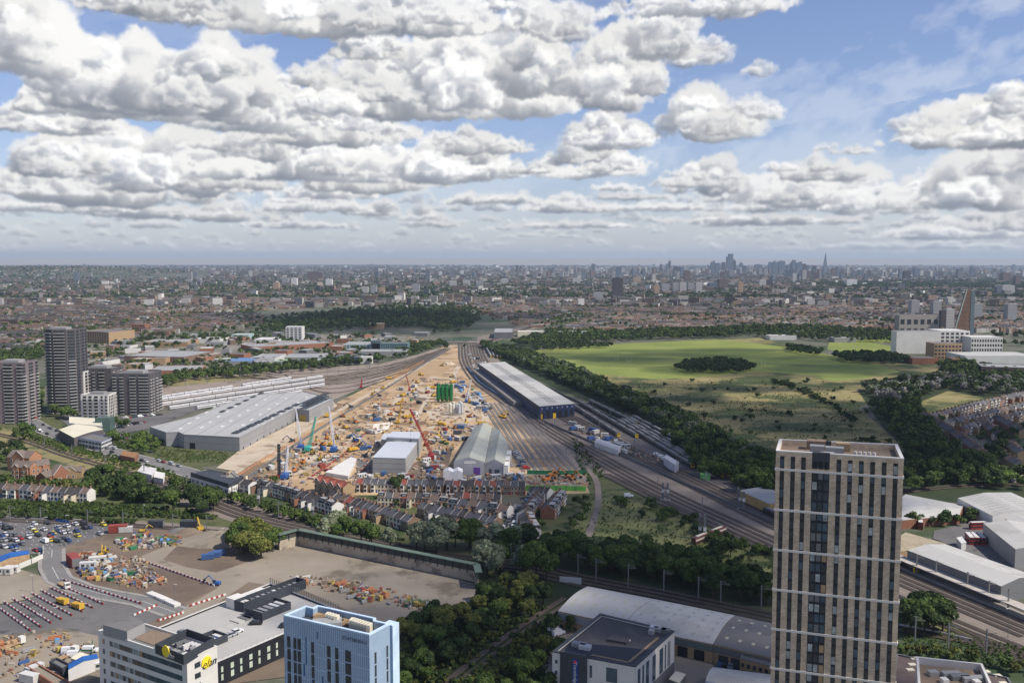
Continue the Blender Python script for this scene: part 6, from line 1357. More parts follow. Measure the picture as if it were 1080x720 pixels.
gc = [t for t in gc if clear(t, .7)]
o = stuff_trees('ground_cover', 'brambles and tall weeds covering the rough land', gc, 3, 16, .34); o['category'] = 'ground cover'
# ------------------------------------------------------------------ the town beyond
M_town = mat('town_surfaces', (.92, .92, .92), .85, .12, .25, attr=True, spec=.2)
def boxes_mesh(name, label, cat, B, gab=True):
    """B: rows (x, y, rot, w, d, h, rise, wall rgb, roof rgb)"""
    B = np.asarray(B, np.float32); n = len(B); c, s = np.cos(B[:, 2]), np.sin(B[:, 2])
    def pt(u, v, z):
        X = u*B[:, 3]/2; Y = v*B[:, 4]/2; return np.stack([B[:, 0]+X*c-Y*s, B[:, 1]+X*s+Y*c, z], 1)
    h = B[:, 5]; t = h+B[:, 6]; z0 = np.zeros(n, np.float32)
    zz = B[:, 13] if B.shape[1] > 13 else 0; h = h+zz; t = t+zz; z0 = z0+zz-1
    a0, b0, c0, d0 = pt(-1, -1, z0), pt(1, -1, z0), pt(1, 1, z0), pt(-1, 1, z0); a1, b1, c1, d1 = pt(-1, -1, h), pt(1, -1, h), pt(1, 1, h), pt(-1, 1, h); r0, r1 = pt(-1, 0, t), pt(1, 0, t)
    Q = [np.stack(q, 1) for q in ((a0, b0, b1, a1), (c0, d0, d1, c1), (b0, c0, c1, b1), (d0, a0, a1, d1), (a1, b1, r1, r0), (c1, d1, r0, r1), (b1, c1, r1, r1*.5+c1*.5), (d1, a1, r0, r0*.5+d1*.5))]
    V = np.stack(Q, 1).reshape(-1, 3); wall, roof = B[:, 7:10], B[:, 10:13]
    col = np.stack([wall, wall, wall, wall, roof, roof*.97, wall, wall], 1).reshape(-1, 3)
    me = mesh_quads(name, V, col, M_town); o = bpy.data.objects.new(name, me); COL.objects.link(o); return tag(o, label, cat, kind='stuff')
WALLS = [(.24, .145, .10), (.32, .24, .165), (.37, .33, .27), (.50, .48, .44), (.21, .135, .10), (.28, .20, .14), (.56, .54, .50)]
ROOFS = [(.115, .098, .088), (.085, .085, .09), (.18, .11, .08), (.155, .115, .095), (.20, .135, .105), (.075, .072, .078), (.24, .23, .22)]
rc = random.Random(77)
def in_any(x, y, polys): return any(inpoly(x, y, q) for q in polys)
RES = [[(-70, 300), (1150, 300), (1150, 336), (1085, 352), (1060, 350), (1000, 352), (945, 348), (820, 346), (640, 349), (560, 347), (505, 330), (480, 322), (420, 320), (330, 324), (268, 328), (268, 346), (200, 352), (150, 356), (100, 352), (60, 366), (30, 372), (-70, 382)],
       [(950, 424), (1085, 420), (1085, 430), (1000, 436)]]
NO = [[(560, 345), (600, 330), (620, 330), (600, 347)]]
HB = []; GT = []
def estate(cx, cy, R_, ang, dens, tall):
    """parallel terraces round a ground point"""
    for j in range(int(-R_/27), int(R_/27)+1):
        u = -R_
        while u < R_:
            ln = rc.uniform(30, 85); v = j*27+rc.uniform(-2, 2)
            if u*u+v*v < R_*R_ and rc.random() < dens:
                m = u+ln/2; x, y = cx+m*math.cos(ang)-v*math.sin(ang), cy+m*math.sin(ang)+v*math.cos(ang); px, py = PX((x, y, 0))
                if in_any(px, py, RES) and not in_any(px, py, NO):
                    wc = rc.choice(WALLS[:6]); rf = rc.choice(ROOFS[:6]); k = max(1, int(ln/ (6 if y < 3200 else 14)))
                    for q in range(k):
                        if rc.random() < .25: wc = rc.choice(WALLS)
                        if rc.random() < .2: rf = rc.choice(ROOFS)
                        m2 = u+ln*(q+.5)/k; x2, y2 = cx+m2*math.cos(ang)-v*math.sin(ang), cy+m2*math.sin(ang)+v*math.cos(ang); f = rc.uniform(.85, 1.15)
                        HB.append((x2, y2, ang, ln/k*(.96 if rc.random() < .8 else .8), 8.5, 5.8*rc.uniform(.9, 1.1)*tall, 2.4, *[c*f for c in wc], *[c*f for c in rf]))
            elif rc.random() < .5:
                m = u+ln/2; GT.append((cx+m*math.cos(ang)-(v+12)*math.sin(ang), cy+m*math.sin(ang)+(v+12)*math.cos(ang)))
            for _q in range(rc.choice((1, 2, 3))):
                m = u+ln*rc.random(); v2 = v+13; GT.append((cx+m*math.cos(ang)-v2*math.sin(ang)+rc.uniform(-8, 8), cy+m*math.sin(ang)+v2*math.cos(ang)))
            u += ln+rc.uniform(3, 16)
yy = 1450.
while yy < 6600:
    R_ = 120+yy*.035; xx = -yy*.62
    while xx < yy*.62:
        estate(xx+rc.uniform(-40, 40), yy+rc.uniform(-30, 30), R_, rc.choice([rc.uniform(-.35, .35)]*3+[rc.uniform(1.2, 1.9)]), .86, rc.choice([1, 1, 1.25, 1.5])); xx += R_*1.75
    yy += R_*1.75
boxes_mesh('terraced_houses', 'sea of distant terraced streets spreading to the skyline', 'houses', HB)
GT = [(x, y, rc.uniform(6, 11), rc.choice(['green', 'dark', 'green', 'light']), 'round', '') for x, y in GT]
GT = [t for t in GT if in_any(*PX((t[0], t[1], 0)), RES)]
stuff_trees('garden_trees', 'garden and street trees among the distant terraces', GT, 3, 14, .30)['category'] = 'trees'
BB = []
for i in range(7600):                                           # bigger blocks, offices and estates far off
    y = 3000+19500*rc.random()**1.6; x = rc.uniform(-.66, .66)*y; f = rc.uniform(.7, 1.25); w_ = rc.uniform(9, 34)*(1+y/16000); hh = rc.choice([8, 10, 12, 14, 18, 22, 28] if y < 9000 else [10, 14, 18, 24, 32, 45])*rc.uniform(.8, 1.1)
    if y < 5200 and rc.random() < .5: hh = rc.uniform(8, 15)
    c_ = rc.choice([(.48, .46, .42), (.40, .35, .29), (.27, .20, .15), (.20, .14, .11), (.64, .62, .58), (.26, .25, .25), (.17, .155, .145), (.22, .17, .13), (.14, .13, .125)])
    px, py = PX((x, y, 0))
    if py > 330 and 480 < px < 960: continue
    BB.append((x, y, rc.uniform(-.5, .5), w_, rc.uniform(9, 18), hh, 0.0, *[c*f for c in c_], *[c for c in rc.choice([(.27, .26, .25), (.14, .135, .13), (.40, .39, .37), (.18, .155, .14)])]))
for i in range(17000):                                          # the far town to the horizon
    y = 6200+18500*rc.random()**1.25; x = rc.uniform(-.62, .62)*y; f = rc.uniform(.6, 1.2); c_ = rc.choice(WALLS)
    f *= .8; BB.append((x, y, rc.uniform(-.6, .6), rc.uniform(20, 90), rc.uniform(10, 16), rc.uniform(6, 11), 2., *[c*f for c in c_], *[c*f for c in rc.choice(ROOFS)]))
for i in range(260):
    y = rc.uniform(6500, 12500); x = rc.uniform(-.05 if i % 3 else -.5, .56)*y; g_ = rc.choice([(.16, .18, .21), (.30, .29, .28), (.44, .43, .41), (.20, .15, .13)]); BB.append((x, y, rc.uniform(-.3, .3), rc.uniform(18, 34), 22, rc.uniform(38, 95)*rc.uniform(.6, 1), 0, *g_, *g_))
boxes_mesh('town_blocks', 'countless far blocks and roofs fading towards the horizon', 'buildings', BB)
FT = []; HILLB = []
for i in range(52000):
    y = 3600+20000*rc.random()**1.5; x = rc.uniform(-.62, .62)*y; FT.append((x, y, rc.uniform(8, 15), rc.choice(['green', 'dark', 'dark']), 'round', ''))
for i in range(2500):
    y = rc.uniform(7000, 9500); x = -.62*y+rc.uniform(-600, 2600); px = PX((x, 9500, 0))[0]*1.0; f_ = (y-6900)/2600
    zt = max(0, ztop(Vector((0, 9500, 0)), 281.0+max(0, px-90)*.034)); f_ = f_*1.1 if f_ < .5 else .1+.9*f_; zh = zt*min(1, f_)-1
    if px > 225: continue
    FT.append((x, y, rc.uniform(9, 16), rc.choice(['dark', 'green']), 'round', '', zh))
    if i % 4 == 0: HILLB.append((x+30, y, rc.uniform(-.5, .5), rc.uniform(14, 50), 12, rc.uniform(8, 13), 2, *rc.choice(WALLS), *rc.choice(ROOFS), zh))
boxes_mesh('hill_houses', 'houses climbing the hill on the left horizon', 'houses', HILLB)
stuff_trees('far_trees', 'far tree cover between the blocks of the town', FT, 2, 8, .6)['category'] = 'trees'
# ---- industrial buildings left of centre and behind the common
def ind(label, x0, x1, yb, hh, dep, mw, mr, rise=0, cat='warehouse', name='warehouse', rz=0, win=None):
    a, b = P(x0, yb), P(x1, yb+rz); d = b-a; n = Vector((-d.y, d.x, 0)).normalized()*dep
    root, pl = building(name, label, cat, [a, b, b+n, a+n], hh, mw, mr, par=.4 if hh > 6 else 0, px=False)
    if win:
        for f in range(win[0]):
            z = 1.2+f*(hh-1.5)/win[0]; m_ = -n.normalized()*.1; k = win[1]
            for i in range(k):
                q = MB(); p0, p1 = a+d*((i+.2)/k), a+d*((i+.8)/k); q.prism([p0[:2], p1[:2], (p1+m_)[:2], (p0+m_)[:2]], z, z+(hh-1.5)/win[0]*.55)
                part(q, 'window', M_glass, root)
    return root
TK = [(370, 366), (410, 366), (396, 367), (403, 374), (365, 382), (320, 380), (345, 380), (294, 384), (160, 380), (185, 380), (175, 395), (200, 395), (250, 385), (100, 360), (150, 352), (310, 358), (280, 360), (180, 364), (218, 360), (253, 357), (300, 369), (330, 368)]; IT = []
M_teal = mat('teal_cladding', (.13, .22, .235), .6); M_palet = mat('pale_teal', (.34, .44, .44), .6); M_brn = mat('brown_shed', (.19, .13, .10), .9)
ind('teal office wing left of the teal corner tower', 362, 404, 369, 9, 60, M_palet, M_roofm, win=(3, 12)); ind('long teal office range with a round white corner', 392, 430, 369.5, 12, 30, M_teal, M_roofg, win=(3, 16)); ind('dark teal corner tower of the office range', 391, 401, 369.5, 16, 24, mat('slate_teal', (.09, .13, .15), .6), M_roofg)
ind('low grey workshop in front of the teal offices', 378, 428, 376, 8, 40, M_grey, M_roofm); ind('navy blue warehouse with white end bays', 352, 379, 383, 9, 50, mat('navy_shed', (.05, .085, .14), .6), M_roofg); ind('row of white tanks beside the navy warehouse', 380, 392, 383.5, 10, 14, M_white, M_offw)
ind('grey retail shed left of the navy warehouse', 300, 343, 382, 7, 60, M_grey, M_roofm, rz=-.5); ind('small shed with a green roof behind the depot trees', 288, 300, 385.5, 6, 30, M_grey, mat('pale_green_roof', (.32, .42, .30), .7)); ind('pale shed behind the depot trees', 264, 290, 383, 7, 70, M_offw, M_roofm)
ind('brown long flat shed behind the dark flats', 131, 194, 381.5, 9, 90, M_brn, M_roofm, rz=1.4); ind('grey roofed depot with sawtooth brick gables', 157, 210, 397.5, 8, 60, M_brickr, M_roofm, rz=-1); ind('blue roofed warehouse behind the yellow grass strip', 237, 266, 386, 7, 50, M_grey, mat('bright_blue_roof', (.11, .22, .42), .5))
ind('small navy container stack behind the depot trees', 270, 279, 386, 5, 10, mat('navy_shed', (.05, .085, .14)), M_char); ind('tan telephone works block behind the tallest flats', 85, 115, 361, 21, 60, M_tan, M_roofg, win=(5, 12), rz=1.5, name='factory', cat='factory'); ind('red brick slab among the far terraces', 139, 153, 350, 16, 26, M_brickr, M_roofg, win=(4, 5), name='apartment_house', cat='flats')
ind('low warehouse with a pale roof left of the tallest flats', 26, 44, 365, 8, 50, M_offw, M_roofw); ind('pale flat shed left of the white office slab', 268, 294, 362, 7, 50, M_offw, M_offw); ind('long low tan shed behind the retail sheds', 150, 198, 366, 9, 60, M_tan, M_roofm); ind('white topped shed on the far industrial estate', 203, 232, 362, 7, 60, M_white, M_roofw)
ind('pale warehouse with blue glazing on the far industrial estate', 244, 262, 358, 9, 40, M_palet, M_roofw); ind('long grey depot roof across the far industrial estate', 268, 352, 371, 8, 60, M_brickr, M_roofm, rz=-5); ind('cream chapel building in front of the cemetery', 389, 404, 347, 12, 30, M_tan, M_cream, name='chapel', cat='chapel')
ind('white office slab with grey side wall before the cemetery', 301.5, 318.5, 360, 27, 24, M_offw, M_offw, win=(8, 4), name='office_block', cat='office block'); ind('grey arched depot beyond the rail bridge', 521, 541, 357, 12, 110, M_greyd, M_roofm); ind('cream low prison building beyond the woods', 546, 578, 355, 10, 30, M_cream, M_offw, name='institution', cat='building')
ind('pale school building behind the common', 585, 620, 354.5, 9, 30, M_offw, M_roofm, name='school', cat='school'); ind('pale roofed stand by the sports ground', 812, 840, 358.5, 8, 30, M_offw, M_roofw, name='stand', cat='stand'); ind('low grey stand right of the sports ground', 880, 903, 361, 8, 30, M_grey, M_roofm, name='stand', cat='stand')
M_bg = mat('bridge_green', (.07, .15, .10), .7); a, b = P(466, 362), P(502, 361); br = empty('bridge', a, 0, 'green lattice bridge crossing over the railway', 'bridge', None); L = (b-a).length
mb = MB(); mb.prism([(0, 0), (L, 0), (L, 9), (0, 9)], 5, 6, bot=True); mb.build('deck', M_greyd, br)
for y_ in (0, 9):
    mb = MB(); mb.bar((0, y_, 9.5), (L, y_, 9.5), .4, 4); mb.bar((0, y_, 6), (L, y_, 6), .4, 4); k = int(L/5)
    for i in range(k): mb.bar((i*L/k, y_, 6), ((i+.5)*L/k, y_, 9.5), .28, 4); mb.bar(((i+.5)*L/k, y_, 9.5), ((i+1)*L/k, y_, 6), .28, 4)
    mb.build('lattice_side', M_bg, br)
for t_ in (0, .33, .66, 1): mb = MB(); mb.box((L*t_, 4.5), 1.5, 8, 0, 5); mb.build('pier', M_conc, br)
IP = [(58, 392), (60, 374), (110, 362), (200, 354), (300, 352), (440, 353), (432, 366), (340, 384), (280, 389), (160, 396)]
sheet('yard', IP, mat('industrial_ground', (.13, .125, .11), .95, scale=.012, c2=(.30, .27, .225), det=10, patch=((.09, .10, .05), .014, .53)), label='industrial estate yards and car parks')
sheet('yard', [(60, 440), (75, 436), (120, 440), (170, 438), (200, 425), (215, 430), (158, 452), (120, 460), (80, 456)], M_asph, label='paved yards between the flats and the grey depot'); sheet('yard', [(228, 494), (254, 474), (300, 451), (352, 424), (356, 428), (300, 466), (248, 497)], M_site2, label='pale service road beside the grey depot')
ri = random.Random(6); IN_ = []
for i in range(58):
    for _ in range(30):
        x, y = ri.uniform(62, 435), ri.uniform(354, 392)
        if inpoly(x, y, IP) and not any(abs(x-a)*.45+abs(y-b)*2.4 < 11 for a, b in TK): break
    else: continue
    TK.append((x, y)); w_ = ri.uniform(6, 17); cn, mw = ri.choice([('grey', M_grey), ('white', M_offw), ('brick', M_brickr), ('tan', M_tan), ('dark', M_greyd), ('brown', M_brn)]); rn, mr = ri.choice([('pale', M_roofw), ('grey', M_roofm), ('dark', M_roofg), ('grey', M_roofm)])
    o = ind('', x, x+w_, y, ri.uniform(5, 9), ri.uniform(14, 40), mw, mr, rz=ri.uniform(-.6, .6)); o['group'] = 'industrial estate sheds'; IN_.append((o, '%s shed with %s roof on the far industrial estate' % (cn, rn)))
number(IN_)
for t in range(150):
    x, y = ri.uniform(62, 435), ri.uniform(356, 392)
    if inpoly(x, y, IP): p = P(x, y); IT.extend((p.x+ri.gauss(0, 9), p.y+ri.gauss(0, 12), ri.uniform(5, 9), ri.choice(['green', 'dark']), 'round', '') for _ in range(ri.randrange(2, 8)))
stuff_trees('yard_trees', 'scattered trees and hedges of the industrial estate', IT, 4, 20, .24)['category'] = 'trees'
# ---- hospital, television works and the tower estates at the right
ind('long white sheeted hospital block', 945, 992, 373, 36, 22, M_white, M_roofg, win=None, name='hospital_block', cat='hospital'); ind('stepped white hospital wing with window bands', 991, 1022, 369, 32, 50, M_white, M_offw, win=(5, 6), name='hospital_block', cat='hospital'); ind('white building with a row of dark windows', 1024, 1057, 371, 24, 40, M_white, M_offw, win=(3, 12), name='hospital_block', cat='hospital')
ind('tan banded hospital building in front of the white blocks', 985, 1014, 379, 24, 30, M_tan, M_roofg, win=(4, 8), name='hospital_block', cat='hospital'); ind('orange red small brick building beside the tan one', 1004, 1012, 386, 11, 14, M_orange, M_roofg, name='brick_building', cat='building'); ind('red brick terraces beneath the long white block', 962, 990, 384, 9, 30, M_brickr, M_roofg, name='brick_building', cat='building')
ind('broad white industrial roof at the right edge', 1018, 1095, 384, 12, 60, M_offw, M_roofw); ind('low brown brick factory below the broad white roof', 1035, 1095, 396, 12, 40, M_brn, M_roofm, rz=2); ind('concrete media building with dark square openings', 948, 990, 352, 38, 24, mat('beige_concrete', (.34, .31, .275), .9), M_greyd, win=(2, 6), name='office_block', cat='office block')
b0 = P(1006, 353); b1 = P(1026, 353); zt = ztop(b0, 305.5); root = empty('wedge_tower', b0, 0, 'wedge shaped rust red tower with glass edges at the right', 'tower'); mb = MB(); L = (b1-b0).x
for y_ in (0, 26): pass
A_ = [(0, 0, 0), (L*.82, 0, 0), (L*.82, 0, zt), (L*.60, 0, zt)]; Bk = [(x, y+7, z) for x, y, z in A_]
mb.poly(A_); mb.poly(Bk[::-1]); mb.quad(A_[0], A_[3], Bk[3], Bk[0]); mb.quad(A_[2], A_[3], Bk[3], Bk[2]); mb.build('body', mat('rust_panels', (.19, .11, .07), .7, .15, .1, patch=((.13, .08, .06), .12, .6)), root)
mb = MB(); mb.prism([(L*.825, -.5), (L*1.03, -.5), (L*1.03, 7), (L*.825, 7)], 0, zt*.985); mb.build('glass_edge', mat('pale_glass', (.13, .17, .19), .3), root)
mb = MB(); mb.quad((-2, -.6, 0), (0.5, -.6, 0), (L*.60+.5, -.6, zt), (L*.60-1.5, -.6, zt)); mb.build('edge_strip', M_palet, root)
for f in range(9):
    for i in range(5):
        z = 8+f*zt*.1; x0 = L*.60*z/zt+3; x = x0+(L*.8-x0)*(i+.3)/5
        mb = MB(); mb.prism([(x, -.15), (x+(L*.8-x0)*.06, -.15), (x+(L*.8-x0)*.06, 0), (x, 0)], z+(i%2)*2, z+2.+(i%2)*2); mb.build('window', M_glass, root)
def floored(name, c, c2, per=3.2): return mat(name, c, .7, .06, .05, stripes=(5, per, .45, c2))
FM = {'grey': floored('tower_grey', (.38, .38, .38), (.22, .22, .23)), 'brown': floored('tower_brown', (.18, .13, .11), (.11, .085, .08)), 'white': floored('tower_white', (.70, .69, .67), (.50, .50, .49)), 'tan': floored('tower_tan', (.45, .33, .22), (.28, .21, .15)), 'glass': floored('tower_glass', (.14, .17, .21), (.09, .11, .14), 4), 'dark': floored('tower_dark', (.085, .075, .075), (.05, .05, .055), 4), 'pale': floored('tower_pale', (.50, .49, .47), (.33, .32, .31))}
def tw(x0, x1, yb, yt, k, label, top=None, name='tower_block', cat='tower block', group=None):
    a, b = P(x0, yb), P(x1, yb); h = ztop(a, yt); w_ = (b.x-a.x); dep = min(w_, 45); root = empty(name, (a.x, a.y, 0), 0, label, cat, group); m = FM[k]
    if top == 'spire':
        mb = MB(); z1 = h; mb.poly([(0, 0, 0), (w_, 0, 0), (w_*.56, w_*.5, z1), (w_*.44, w_*.5, z1)]); mb.poly([(w_, 0, 0), (w_, w_, 0), (w_*.56, w_*.5, z1)]); mb.poly([(0, w_, 0), (0, 0, 0), (w_*.44, w_*.5, z1)]); mb.poly([(w_, w_, 0), (0, w_, 0), (w_*.44, w_*.5, z1), (w_*.56, w_*.5, z1)]); mb.build('body', m, root); return root
    z1 = h*(.86 if top in ('step', 'slope', 'mast', 'taper') else .97)
    mb = MB(); mb.prism([(0, 0), (w_, 0), (w_, dep), (0, dep)], 0, z1); mb.build('body', m, root)
    mb = MB()
    if top == 'step': mb.prism([(w_*.3, 0), (w_, 0), (w_, dep), (w_*.3, dep)], z1, h)
    elif top == 'slope': mb.poly([(0, 0, z1), (w_, 0, z1), (w_*.85, 0, h)]); mb.poly([(w_, dep, z1), (0, dep, z1), (w_*.85, dep, h)]); mb.quad((0, 0, z1), (w_*.85, 0, h), (w_*.85, dep, h), (0, dep, z1)); mb.quad((w_, 0, z1), (w_, dep, z1), (w_*.85, dep, h), (w_*.85, 0, h))
    elif top == 'taper': mb.bar((w_/2, dep/2, z1), (w_/2, dep/2, h), w_*.5, 8, w_*.08)
    elif top == 'mast': mb.bar((w_/2, dep/2, z1), (w_/2, dep/2, h), w_*.14, 6, w_*.03)
    else: mb.box((w_/2, dep/2), w_*.5, dep*.5, z1, h)
    mb.build('top', m, root); return root
TW = [(646.7, 656.8, 316, 292.5, 'dark', 'tall dark brown slab with a light grey right side standing over the middle distance', None), (650, 655.5, 294, 281, 'glass', 'grey blue tower rising behind the dark brown slab', None), (624, 627.5, 290, 278, 'glass', 'slim distant tower left of the dark brown slab', None), (544, 546.3, 288, 279.5, 'dark', 'very slim tower standing alone near the middle of the horizon', None),
 (688, 692, 289, 281, 'glass', 'stubby tower left of the broadcast tower', 'slope'), (696, 698.4, 288, 277.5, 'dark', 'thin dark tower left of the broadcast tower', 'mast'), (702.5, 705.4, 289, 278, 'glass', 'block just left of the broadcast tower', None),
 (711, 717, 290, 281, 'dark', 'wide dark block right of the broadcast tower', None), (718, 721.5, 290, 281.3, 'glass', 'dark block second right of the broadcast tower', None), (722, 727.6, 299, 285, 'brown', 'brown slab tower in front of the blocks right of the broadcast tower', None),
 (698, 706, 309, 299, 'grey', 'first grey estate slab from the left below the broadcast tower', None), (709.5, 716, 309, 298, 'grey', 'second grey estate slab below the broadcast tower', None), (717.2, 724, 309.5, 297.5, 'pale', 'third estate slab, widest of the grey row', None), (725.8, 732, 308.5, 298, 'grey', 'fourth grey estate slab in the row', None), (734, 740.5, 311, 297.5, 'pale', 'tallest grey estate slab at the right end of the row', None),
 (690, 695.6, 312, 300, 'tan', 'brownish tower below and left of the grey estate slabs', None), (748, 759, 305, 298, 'glass', 'blue grey glazed block in the middle distance', None), (758.5, 768, 306, 294, 'brown', 'dark wide brown block below the city cluster', None), (778.5, 784, 311, 297, 'tan', 'tan tower with a brown head below the city cluster', None), (808, 815, 303, 295, 'dark', 'dark glass pair right of the tan tower', None), (801, 808, 303, 294.5, 'pale', 'pale block beside the dark glass pair', None),
 (961, 969.5, 334, 316.3, 'grey', 'first grey estate tower from the left behind the concrete media building', None), (984, 992.5, 335, 317.3, 'grey', 'second grey estate tower behind the concrete media building', None), (1027, 1036, 338, 320, 'grey', 'grey estate tower right of the wedge tower', None), (1062.5, 1072, 340, 320, 'grey', 'grey estate tower nearest the right edge', None),
 (1057, 1070, 312, 300.5, 'pale', 'wide pale slab in front of the wooded park', None), (1051, 1056.5, 310, 303, 'glass', 'low blue block left of the wide pale slab', None), (954, 960.5, 297, 286, 'dark', 'dark tower standing above the wooded park', None), (964.5, 970.5, 292, 283, 'glass', 'grey blue tower right of the dark one above the park', None), (1010, 1015, 294, 282, 'glass', 'slant topped distant tower above the park', 'slope'), (1024, 1027, 292, 281, 'glass', 'slim tower right of the slant topped one', None), (1057.5, 1066, 299, 287.5, 'brown', 'brown tower at the right above the park', None), (1071, 1076, 303, 291, 'brown', 'brown tower nearest the right edge of the skyline', None),
 (893, 904, 303, 294.5, 'white', 'white slab left of the wooded park', None), (836, 840, 298, 288, 'pale', 'pale tower below the east cluster', None), (906, 910, 292, 284, 'glass', 'first block of the pair right of the pointed skyscraper', 'mast'), (912, 919, 292, 285, 'dark', 'second block of the pair right of the pointed skyscraper', None), (877.5, 881.5, 291, 282.5, 'brown', 'brown block right of the pointed skyscraper', None), (882.2, 884.6, 291, 281, 'glass', 'slim block right of the pointed skyscraper', None), (857, 860.6, 291, 280, 'dark', 'dark slab left of the pointed skyscraper', None),
 (997.5, 1006, 349, 325, 'pale', 'pale grey office slab left of the wedge tower', None), (992, 997.4, 349, 327, 'dark', 'dark glass office beside the pale grey slab', None),
 (288, 294, 307, 297.5, 'tan', 'tan tower at the left middle distance', None), (297.5, 304, 302, 293, 'grey', 'first of the white topped towers at the left', None), (307, 313, 302, 293, 'white', 'second of the white topped towers at the left', None), (343.5, 350, 302, 294, 'white', 'white tower right of the brown blocks', None), (324, 340, 297, 286.5, 'brown', 'broad brown blocks at the left distance', None), (382, 388, 311, 302, 'pale', 'left block of the pale estate cluster', None), (391, 397, 312, 301, 'grey', 'middle block of the pale estate cluster', None), (399.5, 405, 311, 303, 'tan', 'right block of the pale estate cluster', None),
 (434, 442, 308, 299.5, 'grey', 'grey slab between the estate cluster and the brown slab', None), (462.8, 466, 291.5, 286, 'white', 'small white tower on the horizon', None), (485.5, 489, 290, 285, 'white', 'second small white tower on the horizon', None), (474, 481, 303, 296, 'pale', 'left of the three pale slabs before the brown slab', None), (488.5, 495.5, 303, 295.5, 'pale', 'middle of the three pale slabs', None), (502, 509.5, 303, 296, 'grey', 'right of the three pale slabs', None), (477.5, 492, 309.5, 301, 'brown', 'wide dark brown slab in the middle distance', None), (575, 583, 303, 296, 'brown', 'brown block left of the dark slab', None), (560, 566, 302, 295, 'grey', 'grey block near the centre', None), (668, 676, 300, 292, 'tan', 'tan block right of the dark brown slab', None), (626, 636, 318, 308, 'grey', 'grey block in front of the dark brown slab', None), (604, 612, 300, 293, 'pale', 'pale block in the centre distance', None), (528, 536, 300, 294, 'pale', 'pale slab near the middle', None)]
CITY = [(747, 750, 280, 'glass', None), (749.8, 754, 274.8, 'glass', 'slope'), (754.8, 760, 277.2, 'glass', None), (761.4, 765, 276.3, 'dark', None), (766.4, 773, 267.6, 'glass', 'step'), (773.2, 776, 273, 'dark', 'taper'), (780.2, 783.6, 276, 'glass', 'taper'), (783.4, 787.2, 280.5, 'dark', None), (796.5, 803.8, 278.6, 'glass', None)]
EAST = [(811, 814.6, 276.2, 'glass', None), (815.2, 819.6, 274.4, 'glass', 'taper'), (821, 828, 275, 'glass', None), (829.5, 833, 279, 'glass', None), (833.2, 835.6, 276, 'dark', 'taper'), (835.7, 839.2, 274, 'glass', None), (840.5, 846, 275.6, 'glass', 'slope'), (847, 850, 278, 'dark', None), (851, 854.6, 279.4, 'glass', None), (805, 808.5, 282, 'glass', None)]
for (x0, x1, yb, yt, k, lb, tp_) in TW: tw(x0, x1, yb, yt, k, lb, tp_)
for i, (x0, x1, yt, k, tp_) in enumerate(CITY): tw(x0, x1, 288.4, yt, k, '%s glass skyscraper in the city cluster, from the left%s' % (ordn(i), ', tallest' if i == 4 else ''), tp_, 'skyscraper', 'skyscraper', 'city skyscrapers')
for i, (x0, x1, yt, k, tp_) in enumerate(EAST): tw(x0, x1, 288.4, yt, k, '%s skyscraper from the left in the group just left of the pointed one' % ordn(i), tp_, 'skyscraper', 'skyscraper', 'eastern skyscrapers')
tw(868.4, 873.4, 288.6, 266.8, 'glass', 'tall sharply pointed glass skyscraper on the horizon', 'spire', 'skyscraper', 'skyscraper')
b = P(706.2, 288.6); h = ztop(b, 272.6); root = empty('broadcast_tower', b, 0, 'slim round broadcast tower with a wider head and mast', 'tower'); mb = MB(); mb.bar((0, 0, 0), (0, 0, h*.84), 9, 10); mb.build('shaft', FM['dark'], root); mb = MB(); mb.bar((0, 0, h*.62), (0, 0, h*.80), 16, 12); mb.build('drum', FM['glass'], root); mb = MB(); mb.bar((0, 0, h*.84), (0, 0, h), 4, 6, 1.5); mb.build('mast', M_grey, root)
# ------------------------------------------------------------------ vehicles
CARC = {'white': (.75, .75, .75), 'black': (.02, .02, .025), 'silver': (.42, .43, .45), 'grey': (.16, .165, .17), 'blue': (.03, .07, .22), 'red': (.35, .03, .03), 'yellow': (.70, .58, .05)}
def make_car(c, van=False):
    m = mat('paint_'+c, CARC[c], .3, .02, spec=.5); root = empty('parked_van' if van else 'parked_car', (0, 0, 0)); L, W = (4.9, 1.95) if van else (4.3, 1.75); hb = 1.0 if not van else 1.25
    mb = MB(); mb.prism([(-L/2, -W/2+.1), (-L/2+.15, -W/2), (L/2-.3, -W/2), (L/2, -W/2+.25), (L/2, W/2-.25), (L/2-.3, W/2), (-L/2+.15, W/2), (-L/2, W/2-.1)], .28, hb*.85)
    t0, t1 = (-L/2+.05, L/2-1.2) if van else (-L/2+.35, L/2-1.35); u0, u1 = (t0+.05, t1-.45) if van else (t0+.45, t1-.55); z1 = 2.0 if van else 1.42; w1 = W/2-.16
    a = [(t0, -W/2+.06), (t1, -W/2+.06), (t1, W/2-.06), (t0, W/2-.06)]; b = [(u0, -w1), (u1, -w1), (u1, w1), (u0, w1)]
    mb.poly([(*p, z1) for p in b]); mb.build('body', m, root)
    gl = MB()
    for i in range(4): j = (i+1) % 4; gl.quad((*a[i], hb*.85), (*a[j], hb*.85), (*b[j], z1-.02), (*b[i], z1-.02))
    gl.build('windows', M_glass if not van else m, root)
    if van: gl = MB(); gl.quad((t1+.01, -W/2+.1, hb*.88), (t1+.01, W/2-.1, hb*.88), (u1+.03, w1-.05, z1-.1), (u1+.03, -w1+.05, z1-.1)); gl.build('windscreen', M_glass, root)
    for x in (-L*.31, L*.31):
        for s in (-1, 1): mb = MB(); mb.bar((x, s*(W/2-.22), .32), (x, s*(W/2+.01), .32), .32, 10); mb.build('wheel', M_dk, root)
    return root
_cars = {}; CN = []; rv = random.Random(5)
